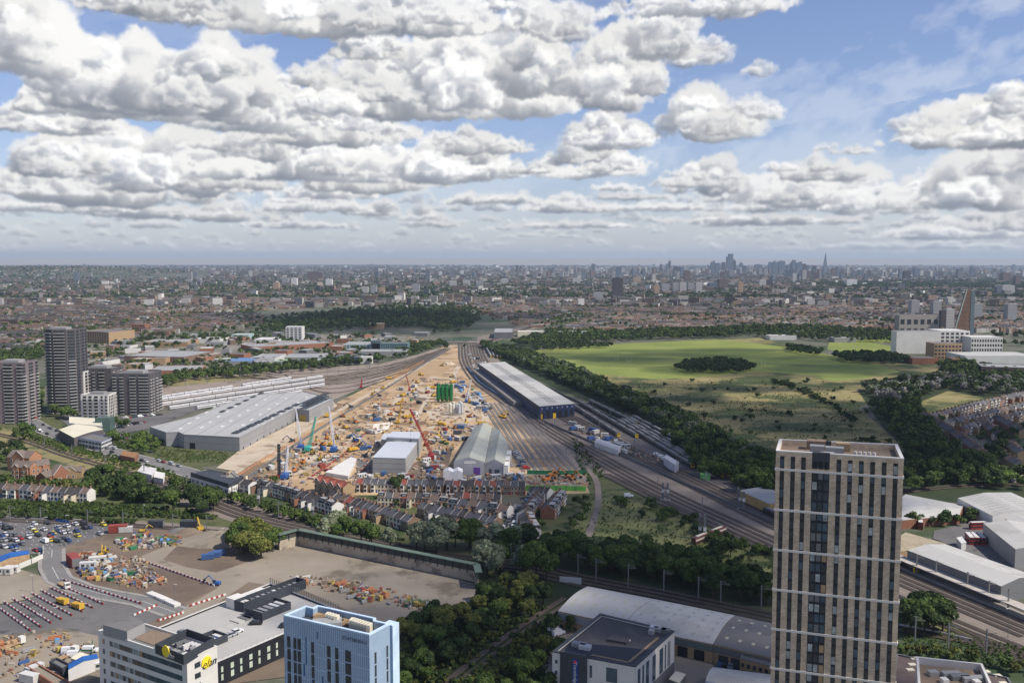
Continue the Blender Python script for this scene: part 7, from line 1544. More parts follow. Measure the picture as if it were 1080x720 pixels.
def car(x, y, rz, c=None, van=False, where='', z=0, group='cars'):
    c = c or rv.choice(['white', 'black', 'silver', 'grey', 'blue', 'white', 'black', 'silver', 'grey', 'red']); key = (c, van); b = P(x, y, z); b.z = z+.4*(z == 0)+.02
    if key in _cars: o = dup(_cars[key], b, rz)
    else: o = make_car(c, van); _cars[key] = o; o.location = b; o.rotation_euler = (0, 0, rz)
    o.scale = (1.18,)*3; tag(o, None, 'van' if van else 'car', group); CN.append((o, '%s %s %s' % (c, 'van' if van else 'car', where))); return o
for x, y, c in ((262, 97, 'white'), (240, 127, 'white'), (262, 150, 'yellow'), (333, 137, 'white'), (360, 90, 'black'), (400, 165, 'yellow'), (378, 220, 'yellow'), (340, 228, 'white'), (290, 182, 'black'), (440, 122, 'silver'), (508, 113, 'white'), (573, 97, 'white'), (480, 162, 'white'), (516, 156, 'silver'), (585, 150, 'blue'), (590, 185, 'yellow'), (645, 127, 'black'), (680, 122, 'blue'), (785, 102, 'yellow'), (760, 172, 'silver'), (478, 207, 'black'), (430, 227, 'black'), (458, 225, 'grey'), (925, 82, 'blue'), (43, 132, 'black'), (45, 177, 'white'), (80, 127, 'black'), (12, 187, 'blue'), (78, 178, 'grey'), (35, 220, 'silver'), (72, 216, 'black'), (118, 220, 'white'), (155, 206, 'red'), (28, 270, 'silver'), (80, 270, 'blue'), (118, 265, 'blue'), (5, 222, 'grey'), (110, 180, 'grey'), (5, 265, 'black')):
    car(x/7.2, 540+y/7.2+.4, rv.choice([2.45, 2.45+3.14])+rv.uniform(-.05, .05), c, rv.random() < .12 and c == 'white', 'in the car park below the railway', group='cars in the car park')
for i in range(46):
    x, y = rv.uniform(-2, 112), rv.uniform(549, 586)
    if inpoly(x, y, [(-10, 547), (100, 552), (112, 558), (56, 576), (46, 584), (-10, 586)]) and (x < 34 or rv.random() < .45): car(x, round(y/3.4)*3.4, rv.choice([2.45, 5.59]), None, rv.random() < .2, 'in the car park below the railway', group='cars in the car park')
l = smooth_line([P(*q) for q in [(20, 436), (40, 450), (70, 462), (110, 474), (145, 484), (190, 496)]], 5)
for i in range(len(l)-3):
    if rv.random() < .62: a = math.atan2(l[i+1].y-l[i].y, l[i+1].x-l[i].x); n = Vector((-math.sin(a), math.cos(a), 0)); p = l[i]+n*rv.choice([-5.6, -1.9, 1.9, 5.6]); q = PX(p); car(q[0], q[1], a, None, rv.random() < .15, 'on the busy main road', group='cars on the main road')
for (q0, q1, n, wh) in (((556, 530), (533, 571), 9, 'in the small street of the terraces'), ((549, 534), (521, 572), 8, 'along the left kerb of the small street'), ((968, 447), (1024, 483), 14, 'on the curved street'), ((1044, 453), (1082, 480), 8, 'in the inner street of the right estate'),
                    ((512, 490), (549, 492), 6, 'in the yard before the twin sheds'), ((543, 476), (556, 496), 9, 'left of the empty sidings'), ((605, 452), (625, 459), 8, 'between the railway lines'), ((118, 452), (152, 446), 12, 'in the yard before the dark flats'), ((122, 460), (140, 466), 8, 'behind the blue trimmed school'), ((128, 442), (170, 438), 12, 'behind the long grey depot')):
    a, b = P(*q0), P(*q1); d = b-a; an = math.atan2(d.y, d.x)
    for i in range(n): q = PX(a+d*((i+rv.uniform(.2, .8))/n)); car(q[0], q[1], an+(math.pi/2 if 'yard' in wh or 'left of' in wh else 0), None, rv.random() < .3, wh, group='parked cars')
for x, y, c in ((693.5, 703, 'blue'), ):
    pass
for x, y, c, rz in ((193, 668, 'grey', .9), (240, 672, 'silver', .9), (245, 670, 'silver', .9), (250, 667, 'white', .9), (229.5, 675.5, 'blue', .9), (270, 658, 'black', .1), (301, 660, 'black', .9)): car(x, y, rz, c, False, 'on the white rooftop deck', z=8.72, group='cars on the deck')
for x, y, c in ((759, 703, 'blue'), (765, 702, 'black'), (771, 704, 'silver'), (712, 688, 'yellow')): car(x, y, 1.2, c, False, 'outside the grey workshop', group='cars at the workshops')
car(585, 667, .6, 'white', True, 'beside the tan end wall of the workshop'); car(589, 670, .6, 'white', True, 'beside the tan end wall of the workshop'); car(663, 524.5, .1, 'white', True, 'parked in the middle meadow')
for q in ((693, 481), (698, 483.5), (702, 486), (705, 488)): car(q[0], q[1], -.5, 'white', True, 'beside the long white cabin in the rail yard')
for q in ((74, 702), (80, 706), (96, 701)): car(q[0]-.5, q[1]-13, .1, 'white', True, 'by the blue roofed store at the bottom left')
number(CN)
def make_lorry(cab, body):
    root = empty('lorry', (0, 0, 0)); mb = MB(); mb.box((4.2, 0), 2.0, 2.4, .9, 3.3); mb.build('cab', cab, root); mb = MB(); mb.box((5.15, 0), .1, 2.1, 2.0, 3.0); mb.build('windscreen', M_glass, root)
    mb = MB(); mb.box((-.6, 0), 7.4, 2.5, 1.1, 1.5); mb.build('flatbed', body, root)
    for x in (-3.4, -2.2, 4): 
        for s in (-1, 1): mb = MB(); mb.bar((x, s*.85, .5), (x, s*1.22, .5), .5, 10); mb.build('wheel', M_dk, root)
    return root
for x, y, rz, c, lb in ((67, 619, -.75, M_white, 'flatbed lorry with a white cab at the top of the barrier rows'), (70, 706, 1.2, M_white, 'lorry with a white cab beside the green hoarding'), (12, 683, 1.0, M_white, 'lorry with a white cab at the left corner yard')):
    o = make_lorry(c, M_tan); o.location = P(x, y-(12 if y > 700 else 0)); o.rotation_euler = (0, 0, rz); tag(o, lb, 'lorry', 'lorries')
for i, (x, y) in enumerate(((66, 637), (82, 642))): o = dup(DT, P(x, y), -.6, 1.05, '%s yellow dump truck parked between the barrier rows' % ('left' if i == 0 else 'right'), 'dump trucks in the lorry park')
def make_bus():
    root = empty('bus', (0, 0, 0)); mb = MB(); mb.box((0, 0), 10.5, 2.5, .35, 4.3); mb.build('body', M_cr, root); mb = MB(); mb.box((0, 0), 10.3, 2.3, 4.3, 4.42); mb.build('roof', M_offw, root)
    for z in (1.3, 3.0): mb = MB(); mb.box((0, 0), 10.56, 2.56, z, z+.85); mb.build('window_band', M_glass, root)
    for x in (-3.4, 3.4):
        for s in (-1, 1): mb = MB(); mb.bar((x, s*.95, .5), (x, s*1.27, .5), .5, 10); mb.build('wheel', M_dk, root)
    return root
bus = make_bus()
for i, (x, y) in enumerate(((1022.5, 572), (1028.2, 572), (1034.5, 572.3), (1032.5, 558), (970.5, 556))):
    b = P(x, y); o = bus if i == 0 else dup(bus, b, 0); o.location = b; dv = P(1027, 572)-P(1019, 563); o.rotation_euler = (0, 0, math.atan2(dv.y, dv.x) if i < 3 else (.1 if i == 3 else 1.2)); tag(o, ['red double decker in the bus row, left one', 'red double decker in the bus row, middle one', 'red double decker in the bus row, right one', 'red double decker standing by the corner of the grey shed', 'red bus under the trees beside the brick gabled shed'][i], 'bus', 'red buses')
building('bus_shelter', 'pale flat shelter building left of the bus row', 'shelter', [(1009, 567), (1014, 573), (1019, 572), (1014, 566)], 4, M_offw, M_offw, par=0)
# ------------------------------------------------------------------ barriers
M_br = mat('barrier_red', (.30, .035, .035), .7); M_bw = mat('barrier_white', (.66, .65, .64), .7); M_bo = mat('barrier_orange', (.50, .15, .06), .7)
_bp = {}
def make_barrier(m):
    root = MB(); root.prism([(-.95, -.32), (.95, -.32), (.95, .32), (-.95, .32)], 0, .25); root.prism([(-.95, -.2), (.95, -.2), (.95, .2), (-.95, .2)], .25, 1.0); return root.build('barrier', m)
BN = []
def barrier_row(p0, p1, n, where, group, cols=('white', 'red')):
    a, b = P(*p0), P(*p1); d = b-a; rz = math.atan2(d.y, d.x); s = d.length/n/1.95
    for i in range(n):
        c = cols[i % len(cols)]; m = {'red': M_br, 'white': M_bw, 'orange': M_bo}[c]
        if c not in _bp: _bp[c] = o = make_barrier(m)
        else: o = _bp[c].copy(); COL.objects.link(o)
        o.location = a+d*((i+.5)/n)+Vector((0, 0, .02+_lay[0]*.004)); o.rotation_euler = (0, 0, rz); o.scale = (s, .8, .72); tag(o, None, 'barrier', group); BN.append((o, '%s plastic barrier %s' % (c, where)))
for i in range(8): barrier_row((-6+9.8*i, 638.5-3*i), (32+11*i, 666-4*i), 22, 'in the %s lorry park row' % ORD[i], 'barriers in the lorry park')
barrier_row((65, 612), (149, 637.5), 38, 'behind the lorry park', 'barriers in the lorry park'); barrier_row((141, 650), (166, 639), 10, 'right of the lorry park', 'barriers in the lorry park')
barrier_row((146, 591), (226, 618.5), 42, 'in the brown ground line', 'barriers on the brown ground', ('red', 'white')); barrier_row((166, 656), (194, 647), 12, 'behind the white office', 'barriers behind the office', ('red', 'white')); barrier_row((200, 640), (238, 628), 14, 'beside the white rooftop deck', 'barriers behind the office', ('red', 'white'))
number(BN)
# ------------------------------------------------------------------ stores, skips, cabins, loose material
PC = {'white': mat('dusty_white', (.52, .51, .48), .8), 'blue': mat('dusty_blue', (.05, .11, .27), .7), 'red': mat('dusty_red', (.27, .06, .05), .7), 'yellow': mat('dusty_yellow', (.46, .34, .08), .7), 'orange': mat('dusty_orange', (.40, .17, .08), .7), 'grey': M_grey, 'dark': M_char, 'green': mat('skip_green', (.03, .22, .10), .6), 'tan': mat('timber', (.42, .30, .17), .8), 'sky blue': mat('sky_blue', (.12, .33, .60), .5)}
_st = {}; SN = []; rs = random.Random(31)
def make_store(kind, c):
    m = PC[c]; root = empty(kind, (0, 0, 0))
    if kind == 'pallet_stack':
        for i in range(3): mb = MB(); mb.box((0, 0), 1.9, 1.5, i*.62, i*.62+.12); mb.build('pallet', PC['tan'], root); mb = MB(); mb.box((0, 0), 1.7, 1.3, i*.62+.12, i*.62+.6); mb.build('load', m, root)
    elif kind == 'pipe_bundle':
        for i in range(3):
            for j in range(3-i): mb = MB(); mb.bar((-2.2, j*.55+i*.27-.5, .28+i*.46), (2.2, j*.55+i*.27-.5, .28+i*.46), .26, 8); mb.build('pipe', m, root)
    elif kind == 'skip':
        mb = MB(); mb.prism([(-1.3, -.85), (1.3, -.85), (1.3, .85), (-1.3, .85)], 0, .4)
        lo, hi = [(-1.3, -.85), (1.3, -.85), (1.3, .85), (-1.3, .85)], [(-2.0, -.95), (2.0, -.95), (2.0, .95), (-2.0, .95)]
        for i in range(4): j = (i+1) % 4; mb.quad((*lo[i], .3), (*lo[j], .3), (*hi[j], 1.5), (*hi[i], 1.5))
        mb.build('tub', m, root); mb = MB(); mb.box((0, 0), 3.3, 1.7, 1.1, 1.25); mb.build('rubble', M_brown, root)
    elif kind == 'site_cabin':
        mb = MB(); mb.box((0, 0), 6, 2.5, .1, 2.7); mb.build('wall', m, root); mb = MB(); mb.box((0, 0), 6.2, 2.7, 2.7, 2.82); mb.build('roof', M_offw, root)
        for x in (-1.8, 1.8): mb = MB(); mb.box((x, -1.26), 1.2, .06, 1.2, 2.2); mb.build('window', M_glass, root)
        mb = MB(); mb.box((0, -1.27), .9, .06, .1, 2.1); mb.build('door', M_greyd, root)
    elif kind == 'container':
        mb = MB(); mb.box((0, 0), 6.05, 2.4, .1, 2.6)
        for i in range(14): mb.box((-2.8+i*.43, -1.22), .16, .06, .3, 2.4)
        mb.build('body', m, root); mb = MB(); mb.box((3.05, 0), .06, 2.2, .2, 2.5); mb.build('door', M_greyd, root)
    elif kind == 'spoil_heap':
        mb = MB(); r_ = random.Random(3); ring = [(math.cos(a)*3.2*r_.uniform(.8, 1.15), math.sin(a)*2.6*r_.uniform(.8, 1.15)) for a in [i*math.pi/5 for i in range(10)]]; mid = [(x*.5, y*.5) for x, y in ring]
        for i in range(10): j = (i+1) % 10; mb.quad((*ring[i], 0), (*ring[j], 0), (*mid[j], 1.3), (*mid[i], 1.2)); mb.poly([(*mid[i], 1.2), (*mid[j], 1.3), (0, 0, 1.9)])
        mb.build('heap', m, root)
    return root
def store(kind, c, x, y, rz, where, group, s=1.):
    key = (kind, c); b = P(x, y); b.z = .4
    if key in _st: o = dup(_st[key], b, rz, s)
    else: o = make_store(kind, c); _st[key] = o; o.location = b; o.rotation_euler = (0, 0, rz); o.scale = (s,)*3
    tag(o, None, kind.replace('_', ' '), group); SN.append((o, '%s %s %s' % (c, kind.replace('_', ' '), where)))
KC = [('pallet_stack', ['white', 'red', 'yellow', 'grey', 'blue', 'tan', 'sky blue']), ('pipe_bundle', ['white', 'blue', 'orange', 'grey', 'dark']), ('skip', ['yellow', 'blue', 'green', 'grey']), ('container', ['white', 'blue', 'red', 'dark', 'grey']), ('site_cabin', ['white', 'grey'])]
def scatter(poly, n, kinds, where, group, rzs=(0, 3.1), s=1., w=None):
    xs, ys = [p[0] for p in poly], [p[1] for p in poly]; k = 0; pts = []
    for _ in range(n*40):
        if k >= n: break
        x, y = rs.uniform(min(xs), max(xs)), rs.uniform(min(ys), max(ys))
        if inpoly(x, y, poly) and all(abs(x-a)+abs(y-b)*1.8 > 2.3 for a, b in pts):
            kd, cs = rs.choice(kinds); store(kd, rs.choice(cs), x, y, rs.uniform(*rzs), where, group, s*rs.uniform(.9, 1.15)); pts.append((x, y)); k += 1
small = KC[:3]
scatter([(75, 590), (82, 584), (118, 586), (124, 600), (150, 606), (172, 614), (170, 621), (120, 616), (92, 612), (76, 600)], 66, small+[('pallet_stack', ['white', 'white', 'red']), ('pipe_bundle', ['white', 'orange'])], 'in the lower material store', 'stores on the brown ground')
scatter([(124, 570), (150, 562), (190, 570), (186, 576), (140, 580), (124, 576)], 46, small+[('pallet_stack', ['red', 'white', 'orange'])], 'in the upper material store', 'stores on the brown ground')
scatter([(307, 617), (312, 609), (330, 611), (331, 616), (316, 622)], 12, [('pallet_stack', ['red', 'white', 'orange']), ('pipe_bundle', ['white'])], 'round the soil heap left on the pale ground', 'stores before the wall')
scatter([(336, 618), (345, 614), (366, 618), (405, 624), (412, 632), (388, 637), (362, 628)], 40, [('pallet_stack', ['red', 'white', 'red', 'yellow']), ('skip', ['grey', 'yellow']), ('pipe_bundle', ['orange', 'grey'])], 'on the pale ground behind the blue tower', 'stores before the wall')
scatter([(420, 636), (430, 634), (458, 640), (452, 644), (428, 643)], 12, [('pallet_stack', ['yellow', 'grey']), ('skip', ['green', 'yellow', 'dark'] if 0 else ['green', 'yellow'])], 'at the right end of the pale ground', 'stores before the wall')
scatter([(22, 688), (60, 672), (100, 690), (100, 716), (30, 720)], 16, small+[('site_cabin', ['white', 'grey'])], 'in the bottom left yard', 'stores in the corner yard'); scatter([(0, 678), (18, 678), (22, 690), (0, 692)], 12, [('pallet_stack', ['orange', 'tan', 'white']), ('pipe_bundle', ['orange'])], 'at the left end of the corner yard', 'stores in the corner yard')
for x, y in ((6, 606), (13, 604)): store('site_cabin', 'white', x, y, -.1, 'beside the blue striped store', 'cabins in the yard', 1.1)
for x, y, s in ((93, 600, 1.2), (103, 595, 1.3)): store('site_cabin', 'white', x, y, .3, 'in the lower material store', 'cabins in the yard', s)
store('container', 'red', 78, 596, -.9, 'in the lower material store', 'cabins in the yard', 1.8); store('container', 'red', 125, 561.5, .2, 'at the top of the brown ground', 'cabins in the yard', 1.6); store('container', 'white', 133, 561.5, .2, 'at the top of the brown ground', 'cabins in the yard', 1.2)
for x, y in ((219, 590), (226, 588), (231, 586)): store('container', 'blue', x, y, .3, 'in the earth hollow', 'containers in the hollow', 1.)
store('container', 'dark', 165, 556, 0, 'behind the small excavator', 'containers in the hollow', 1.4); store('container', 'dark', 200, 557, 0, 'behind the small excavator', 'containers in the hollow', 1.6)
W_ = [('main works', SITE)]
scatter([(300, 478), (345, 452), (400, 422), (440, 404), (470, 404), (455, 440), (430, 462), (398, 470), (372, 480), (345, 500), (290, 508), (262, 505)], 105, KC+[('pallet_stack', ['orange', 'red', 'white']), ('spoil_heap', ['tan'])], 'in the middle of the works', 'stores in the works', s=1.05)
scatter([(445, 455), (478, 450), (505, 440), (500, 455), (472, 480), (462, 500), (435, 500), (450, 475)], 60, KC+[('pallet_stack', ['orange', 'white'])], 'right of the red crane', 'stores in the works', s=1.0)
scatter([(480, 398), (500, 412), (520, 430), (512, 436), (496, 424), (480, 410)], 50, KC+[('container', ['blue', 'sky blue', 'white'])], 'beside the curving cream road', 'stores in the works', s=1.0)
scatter([(400, 500), (465, 508), (550, 502), (552, 515), (470, 514), (380, 514), (372, 506)], 50, KC+[('site_cabin', ['white', 'white', 'grey'])], 'behind the first terrace', 'stores in the works', s=1.0)
scatter([(495, 375), (514, 384), (520, 400), (505, 398), (498, 388)], 24, [('container', ['white', 'grey', 'yellow' if 0 else 'dark']), ('site_cabin', ['white'])], 'left of the white roofed depot', 'stores by the depot', s=1.2)
scatter([(600, 446), (640, 460), (664, 476), (656, 480), (630, 468), (600, 452)], 24, [('site_cabin', ['white', 'grey']), ('container', ['white', 'blue', 'grey'])], 'between the railway lines', 'cabins between the tracks', s=1.1)
number(SN)
r_, q4, on = barrel('store_tent', 'large white sheeted store between the railway lines', 'store', (627, 466), (652, 475), (655, 471.5), (632, 463.5), 4, 2, M_white, M_white)
building('site_cabin', 'long white cabin block beside the dark trains', 'site cabin', [(700, 482), (712, 490), (716, 487.5), (703, 479.5)], 6, mat('pale_lilac', (.50, .50, .56), .6), M_white, par=0)
building('container', 'green container near the end of the dark trains', 'container', [(738.5, 500), (749, 502), (749.5, 498.5), (739, 497)], 3, mat('pale_green', (.20, .50, .16), .6), mat('pale_green', (.20, .50, .16)), par=0)
gableshed('store', 'long store with a blue roof at the left above the empty yard', 'store', [(-10, 597), (31, 584), (30, 580), (-10, 590)], 5, 1.2, M_tan, mat('store_blue', (.02, .11, .36), .6))
gableshed('store', 'store with a blue roof at the bottom left beside the white office', 'store', [(72, 706), (104, 694), (102, 689), (72, 700)], 4.5, 1.0, M_offw, mat('store_blue', (.02, .11, .36)))
building('store', 'brick yard building with pale roof at the bottom left', 'store', [(26, 701), (66, 727), (76, 720), (36, 697)], 3.2, M_brickr, M_sand, par=.5); building('store', 'grey open topped bay in the bottom left yard', 'store', [(52, 697), (66, 705), (74, 700), (60, 693)], 4, M_char, M_roofg, par=.6)
building('site_cabin', 'pale roofed white cabin beside the blue roofed store', 'site cabin', [(75, 694), (90, 699), (98, 692), (84, 688)], 4, M_white, M_cream, par=0)
# hoardings
def fence(label, pts, h, m, px=True, name='hoarding', cat='hoarding', th=.25):
    l = [P(*q) for q in pts]; root = empty(name, l[0], 0, label, cat); mb = MB(); ps = MB()
    for a, b in zip(l, l[1:]):
        n = Vector((-(b-a).y, (b-a).x, 0)).normalized()*th; mb.prism([(a)[:2], (b)[:2], (b+n)[:2], (a+n)[:2]], 0, h)
        k = int((b-a).length/6)
        for i in range(k): ps.box(a.lerp(b, i/max(1, k)), .2, .5, 0, h+.15)
    part(mb, 'panel', m, root); part(ps, 'post', M_greyd, root); return root
M_lime = mat('lime_green', (.12, .38, .07), .7); M_dgn = mat('netting_green', (.02, .14, .06), .7)
fence('bright green hoarding right of the terraces below the sidings', [(552, 517), (577, 517.5), (618, 518)], 3.5, M_lime); fence('dark green hoarding at the end of the sidings', [(556, 500), (590, 500.5), (618, 500)], 3, M_dgn); fence('green hoarding round the parked machines at the bottom left', [(63, 686), (64, 690), (97, 691), (98, 680)], 2.2, M_dgn)
fence('pale concrete bay wall right of the car park', [(-10, 609), (20, 600), (46, 589), (46, 580)], 2.6, M_white, name='bay_wall', cat='wall'); fence('white ribbed fence behind the works road', [(154, 628), (164, 632), (184, 641)], 1.5, M_white, name='fence', cat='fence', th=3)
fence('orange mesh fence along the left side of the works', [(244, 506), (294, 475), (349, 445), (403, 412)], 1.0, mat('faded_orange', (.45, .22, .12), .8), name='fence', cat='fence'); fence('red and white fence crossing the works', [(325, 506), (360, 482), (388, 455)], 1.4, M_br, name='fence', cat='fence'); fence('blue screened walkway along the main line', [(492, 388), (505, 404), (520, 414), (536, 424)], 2, mat('screen_blue', (.05, .10, .20), .6), name='fence', cat='fence', th=1.5)
fence('blue tarpaulin along the back of the car park', [(58, 550), (73, 552)], 1.6, mat('store_blue', (.02, .11, .36)), name='screen', cat='screen'); fence('grey palisade fence between the two railway lines', [(575, 446), (640, 474), (720, 510), (815, 552)], 2, M_greyd, name='fence', cat='fence'); fence('grey fence along the edge of the green common belt', [(545, 394), (600, 420), (700, 466)], 1.8, M_greyd, name='fence', cat='fence')
fence('brown boarding along the edge of the excavation', [(415, 399.5), (434, 388), (447, 381.5)], 2.5, mat('boarding', (.30, .17, .08), .9), name='retaining_boards', cat='wall'); fence('mesh fence between depot and works', [(262, 505), (312, 470), (352, 444), (402, 414), (470, 370)], 2.4, M_greyd, name='fence', cat='fence')
fence('white wall panel beside the bridge carrying the curving track', [(590, 614), (613, 616)], 3, M_offw, name='bridge_parapet', cat='bridge'); fence('white rail beside the lower right tracks', [(948, 660), (985, 667), (1025, 676)], 1.1, M_offw, name='fence', cat='fence')
# loose stuff all over the sites
LM = []
def loose(poly, n, smax=2.2):
    xs, ys = [p[0] for p in poly], [p[1] for p in poly]; k = 0
    while k < n:
        x, y = rs.uniform(min(xs), max(xs)), rs.uniform(min(ys), max(ys))
        if not inpoly(x, y, poly): continue
        k += 1; p = P(x, y); c = rs.choice([(.60, .12, .04), (.70, .68, .64), (.62, .60, .55), (.10, .09, .08), (.30, .20, .12), (.50, .38, .24), (.05, .16, .45), (.60, .42, .05), (.35, .04, .04), (.20, .19, .18), (.16, .11, .08), (.66, .55, .42)])
        s = rs.uniform(.5, smax); c = [.36*v+.64*g_ for v, g_ in zip(c, (.34, .27, .19))]; LM.append((p.x, p.y, rs.uniform(0, 3), s*rs.uniform(1, 3), s, .3+rs.uniform(.3, 1.3), 0, *c, *[v*1.05 for v in c]))
sh = [(300, 480), (345, 452), (400, 420), (440, 400), (478, 396), (500, 420), (530, 440), (500, 450), (472, 480), (470, 505), (330, 512), (262, 508)]
loose(sh, 900); loose([(75, 588), (90, 582), (150, 588), (178, 616), (150, 622), (92, 612)], 240, 1.1); loose([(120, 570), (190, 566), (200, 574), (130, 582)], 170, 1.2); loose([(300, 606), (380, 614), (470, 636), (450, 646), (330, 622)], 110, .9); loose([(372, 500), (550, 500), (556, 516), (372, 514)], 260, 2); loose([(0, 672), (60, 664), (100, 680), (100, 715), (0, 715)], 110, 1.0); loose([(600, 444), (700, 482), (690, 490), (600, 455)], 120, 1.6); loose([(495, 370), (520, 385), (520, 402), (500, 392)], 90, 2); loose([(552, 502), (616, 502), (618, 514), (556, 514)], 150, 1.6); loose([(120, 400), (60, 388), (60, 372), (200, 366), (240, 378), (180, 386)], 420, 4); loose([(290, 360), (430, 352), (440, 362), (420, 376), (300, 384)], 300, 4)
for t_ in ((220, 566),): pass
boxes_mesh('loose_materials', 'loose boards, cones, blocks and bits lying all over the works', 'materials', LM)
# earth heaps
def heap(label, x, y, rx, ry, h, m, name='spoil_heap', seed=1):
    b = P(x, y); b.z = .1; r_ = random.Random(seed); mb = MB(); n = 22; rings = []
    for k, (f, z) in enumerate(((1, 0), (.8, .35), (.5, .75), (.22, .95))):
        rings.append([(math.cos(i*2*math.pi/n)*rx*f*r_.uniform(.88, 1.12), math.sin(i*2*math.pi/n)*ry*f*r_.uniform(.88, 1.12), h*z*r_.uniform(.85, 1.15)) for i in range(n)])
    for a, c in zip(rings, rings[1:]):
        for i in range(n): j = (i+1) % n; mb.quad(a[i], a[j], c[j], c[i])
    mb.poly(rings[-1]); o = mb.build(name, m, None, True); o.location = b; tag(o, label, 'heap')
heap('broad grey brown spoil bank beside the trees above the wall end', 236, 571, 26, 13, 5.5, M_sand, seed=2); heap('dark soil heap beside the yellow excavator', 200, 561, 8, 5, 2.2, M_brown, seed=3); heap('small brown heap in the earth hollow', 252, 581, 6, 4, 2, M_brown, seed=4); heap('round brown heap ringed by barriers on the pale ground', 320, 611.5, 4, 3.4, 1.6, M_brown, seed=5); heap('second round brown heap on the pale ground', 344, 616, 4, 3.4, 1.6, M_brown, seed=6); heap('dark heap behind the barrier ring', 368, 620.5, 6, 3.5, 1.5, M_brown, seed=7); heap('overgrown heap between the material stores', 180, 570, 9, 5, 2.5, mat('weedy_heap', (.10, .085, .04), .95), seed=8); heap('tan spoil heap near the top of the works', 410, 437, 9, 7, 3.5, M_site2, seed=9); heap('sandy heap beside the cement silos', 455, 430, 9, 6, 3, M_site, seed=10); heap('pale heap near the bare clay', 473, 384, 10, 8, 4, M_site2, seed=11); heap('grey heap in the upper right of the lower works', 190, 560, 7, 4, 2, M_roofg, seed=12)
# ------------------------------------------------------------------ masts and lamps
M_mast = mat('galvanised', (.20, .20, .20), .6, metal=.3)
def make_mast(h, arm=3.2):
    root = empty('catenary_mast', (0, 0, 0)); mb = MB(); mb.box((0, 0), .42, .42, 0, h); mb.build('post', M_mast, root); mb = MB(); mb.bar((0, 0, h-1.2), (arm, 0, h-1.6), .11, 4); mb.bar((0, 0, h-.1), (arm, 0, h-1.5), .08, 4); mb.build('arm', M_mast, root); return root
MP = make_mast(8.5); MN_ = []; first = True
def masts(pts, n, where, rot=0., s=1., off=0.):
    global first
    l = smooth_line([P(*q) for q in pts], 5)
    for i in range(n):
        p = l[min(len(l)-1, int((i+.5)/n*len(l)))].copy(); p.x += off
        o = MP if first else dup(MP, p, rot, s); first = False; o.location = p; o.rotation_euler = (0, 0, rot); o.scale = (s,)*3; tag(o, None, 'mast', 'railway masts '+where); MN_.append((o, 'grey railway mast '+where))
masts([(600, 436), (660, 470), (720, 500), (790, 534)], 9, 'between the two main lines', 0, 1.1); masts([(566, 440), (640, 488), (700, 520), (760, 548)], 7, 'on the lower main line', 0, 1.1); masts([(610, 425), (660, 446), (720, 474)], 7, 'among the dark trains', 0, 1.1)
masts([(560, 600), (600, 604), (640, 614), (700, 624), (760, 636), (812, 642)], 8, 'along the viaduct line', 0, 1.2); masts([(400, 571), (300, 548), (240, 528), (180, 512), (100, 490), (40, 470)], 8, 'along the curving line at the left', 0, 1.15); masts([(960, 604), (1010, 622), (1070, 648)], 5, 'beside the covered platform', 0, 1.2); masts([(965, 676), (1000, 684), (1040, 690)], 3, 'on the lower right tracks', 0, 1.2)
masts([(160, 412), (250, 402), (345, 396), (430, 380)], 20, 'behind the train depot', 0, 1.05); masts([(520, 400), (560, 424), (620, 458), (680, 490)], 10, 'on the middle main line', 0, 1.1); masts([(560, 436), (590, 470), (612, 492)], 6, 'beside the empty sidings', 0, .9); masts([(345, 408), (400, 394), (450, 378)], 14, 'in the depot throat', 0, 1.); masts([(0, 549), (120, 556), (230, 561)], 6, 'behind the car park', 0, 1.1)
number(MN_)
LP = []; b0 = None
for i, (x, y, h_, wh) in enumerate(((48, 562, 9, 'in the car park'), (28, 566, 9, 'in the car park'), (70, 560, 9, 'in the car park'), (134, 633, 9, 'beside the works road'), (107, 637, 6, 'in the lorry park'), (45, 662, 6, 'in the lorry park'), (24, 670, 6, 'in the lorry park'), (57, 655, 6, 'in the lorry park'), (35, 625, 8, 'in the empty yard'), (154, 572, 9, 'at the top of the brown ground'), (184, 637, 9, 'beside the white ribbed fence'), (152, 548, 9, 'beside the railway'), (1021, 568, 9, 'in the bus yard'), (1063, 672, 12, 'in the lower right field'), (237, 574, 9, 'by the spoil bank'))):
    if b0 is None: b0 = empty('lamp_post', P(x, y)); mb = MB(); mb.bar((0, 0, 0), (0, 0, 9), .14, 6, .08); mb.build('pole', M_mast, b0); mb = MB(); mb.box((.7, 0), 1.6, .35, 8.95, 9.1); mb.build('lamp_head', M_offw, b0); o = b0
    else: o = dup(b0, P(x, y), rs.uniform(0, 6), (1, 1, h_/9))
    tag(o, None, 'lamp post', 'lamp posts'); LP.append((o, 'slim grey lamp post '+wh))
number(LP)
for i, (x, y, w_) in enumerate(((738, 568, 0), (743, 569, 0), (699, 527, 0), (704, 527.5, 0), (330, 546, 1), (273, 534, 1), (780, 536, 0), (784, 537, 0))):
    b = P(x, y); mb = MB(); mb.box((0, 0), 1.1 if not w_ else 1.3, 1.1, 0, 14 if i < 2 else 11); root = empty('signal_gantry_post', b, 0, 'thick dark lattice post %s' % ['left of the tall pair in the meadow edge', 'right of the tall pair in the meadow edge', 'left of the pair beside the scrub', 'right of the pair beside the scrub', 'beside the poplars by the cutting', 'above the railway cutting at the left', 'left of the pair near the brick tower', 'right of the pair near the brick tower'][i], 'post'); mb.build('post', M_greyd, root); mb = MB(); mb.box((0, -.7), 1.6, .5, 5, 7); mb.build('equipment_box', M_offw, root); mb = MB(); mb.box((0, 0), 3, 3, 0, .5); mb.build('footing', M_conc, root)
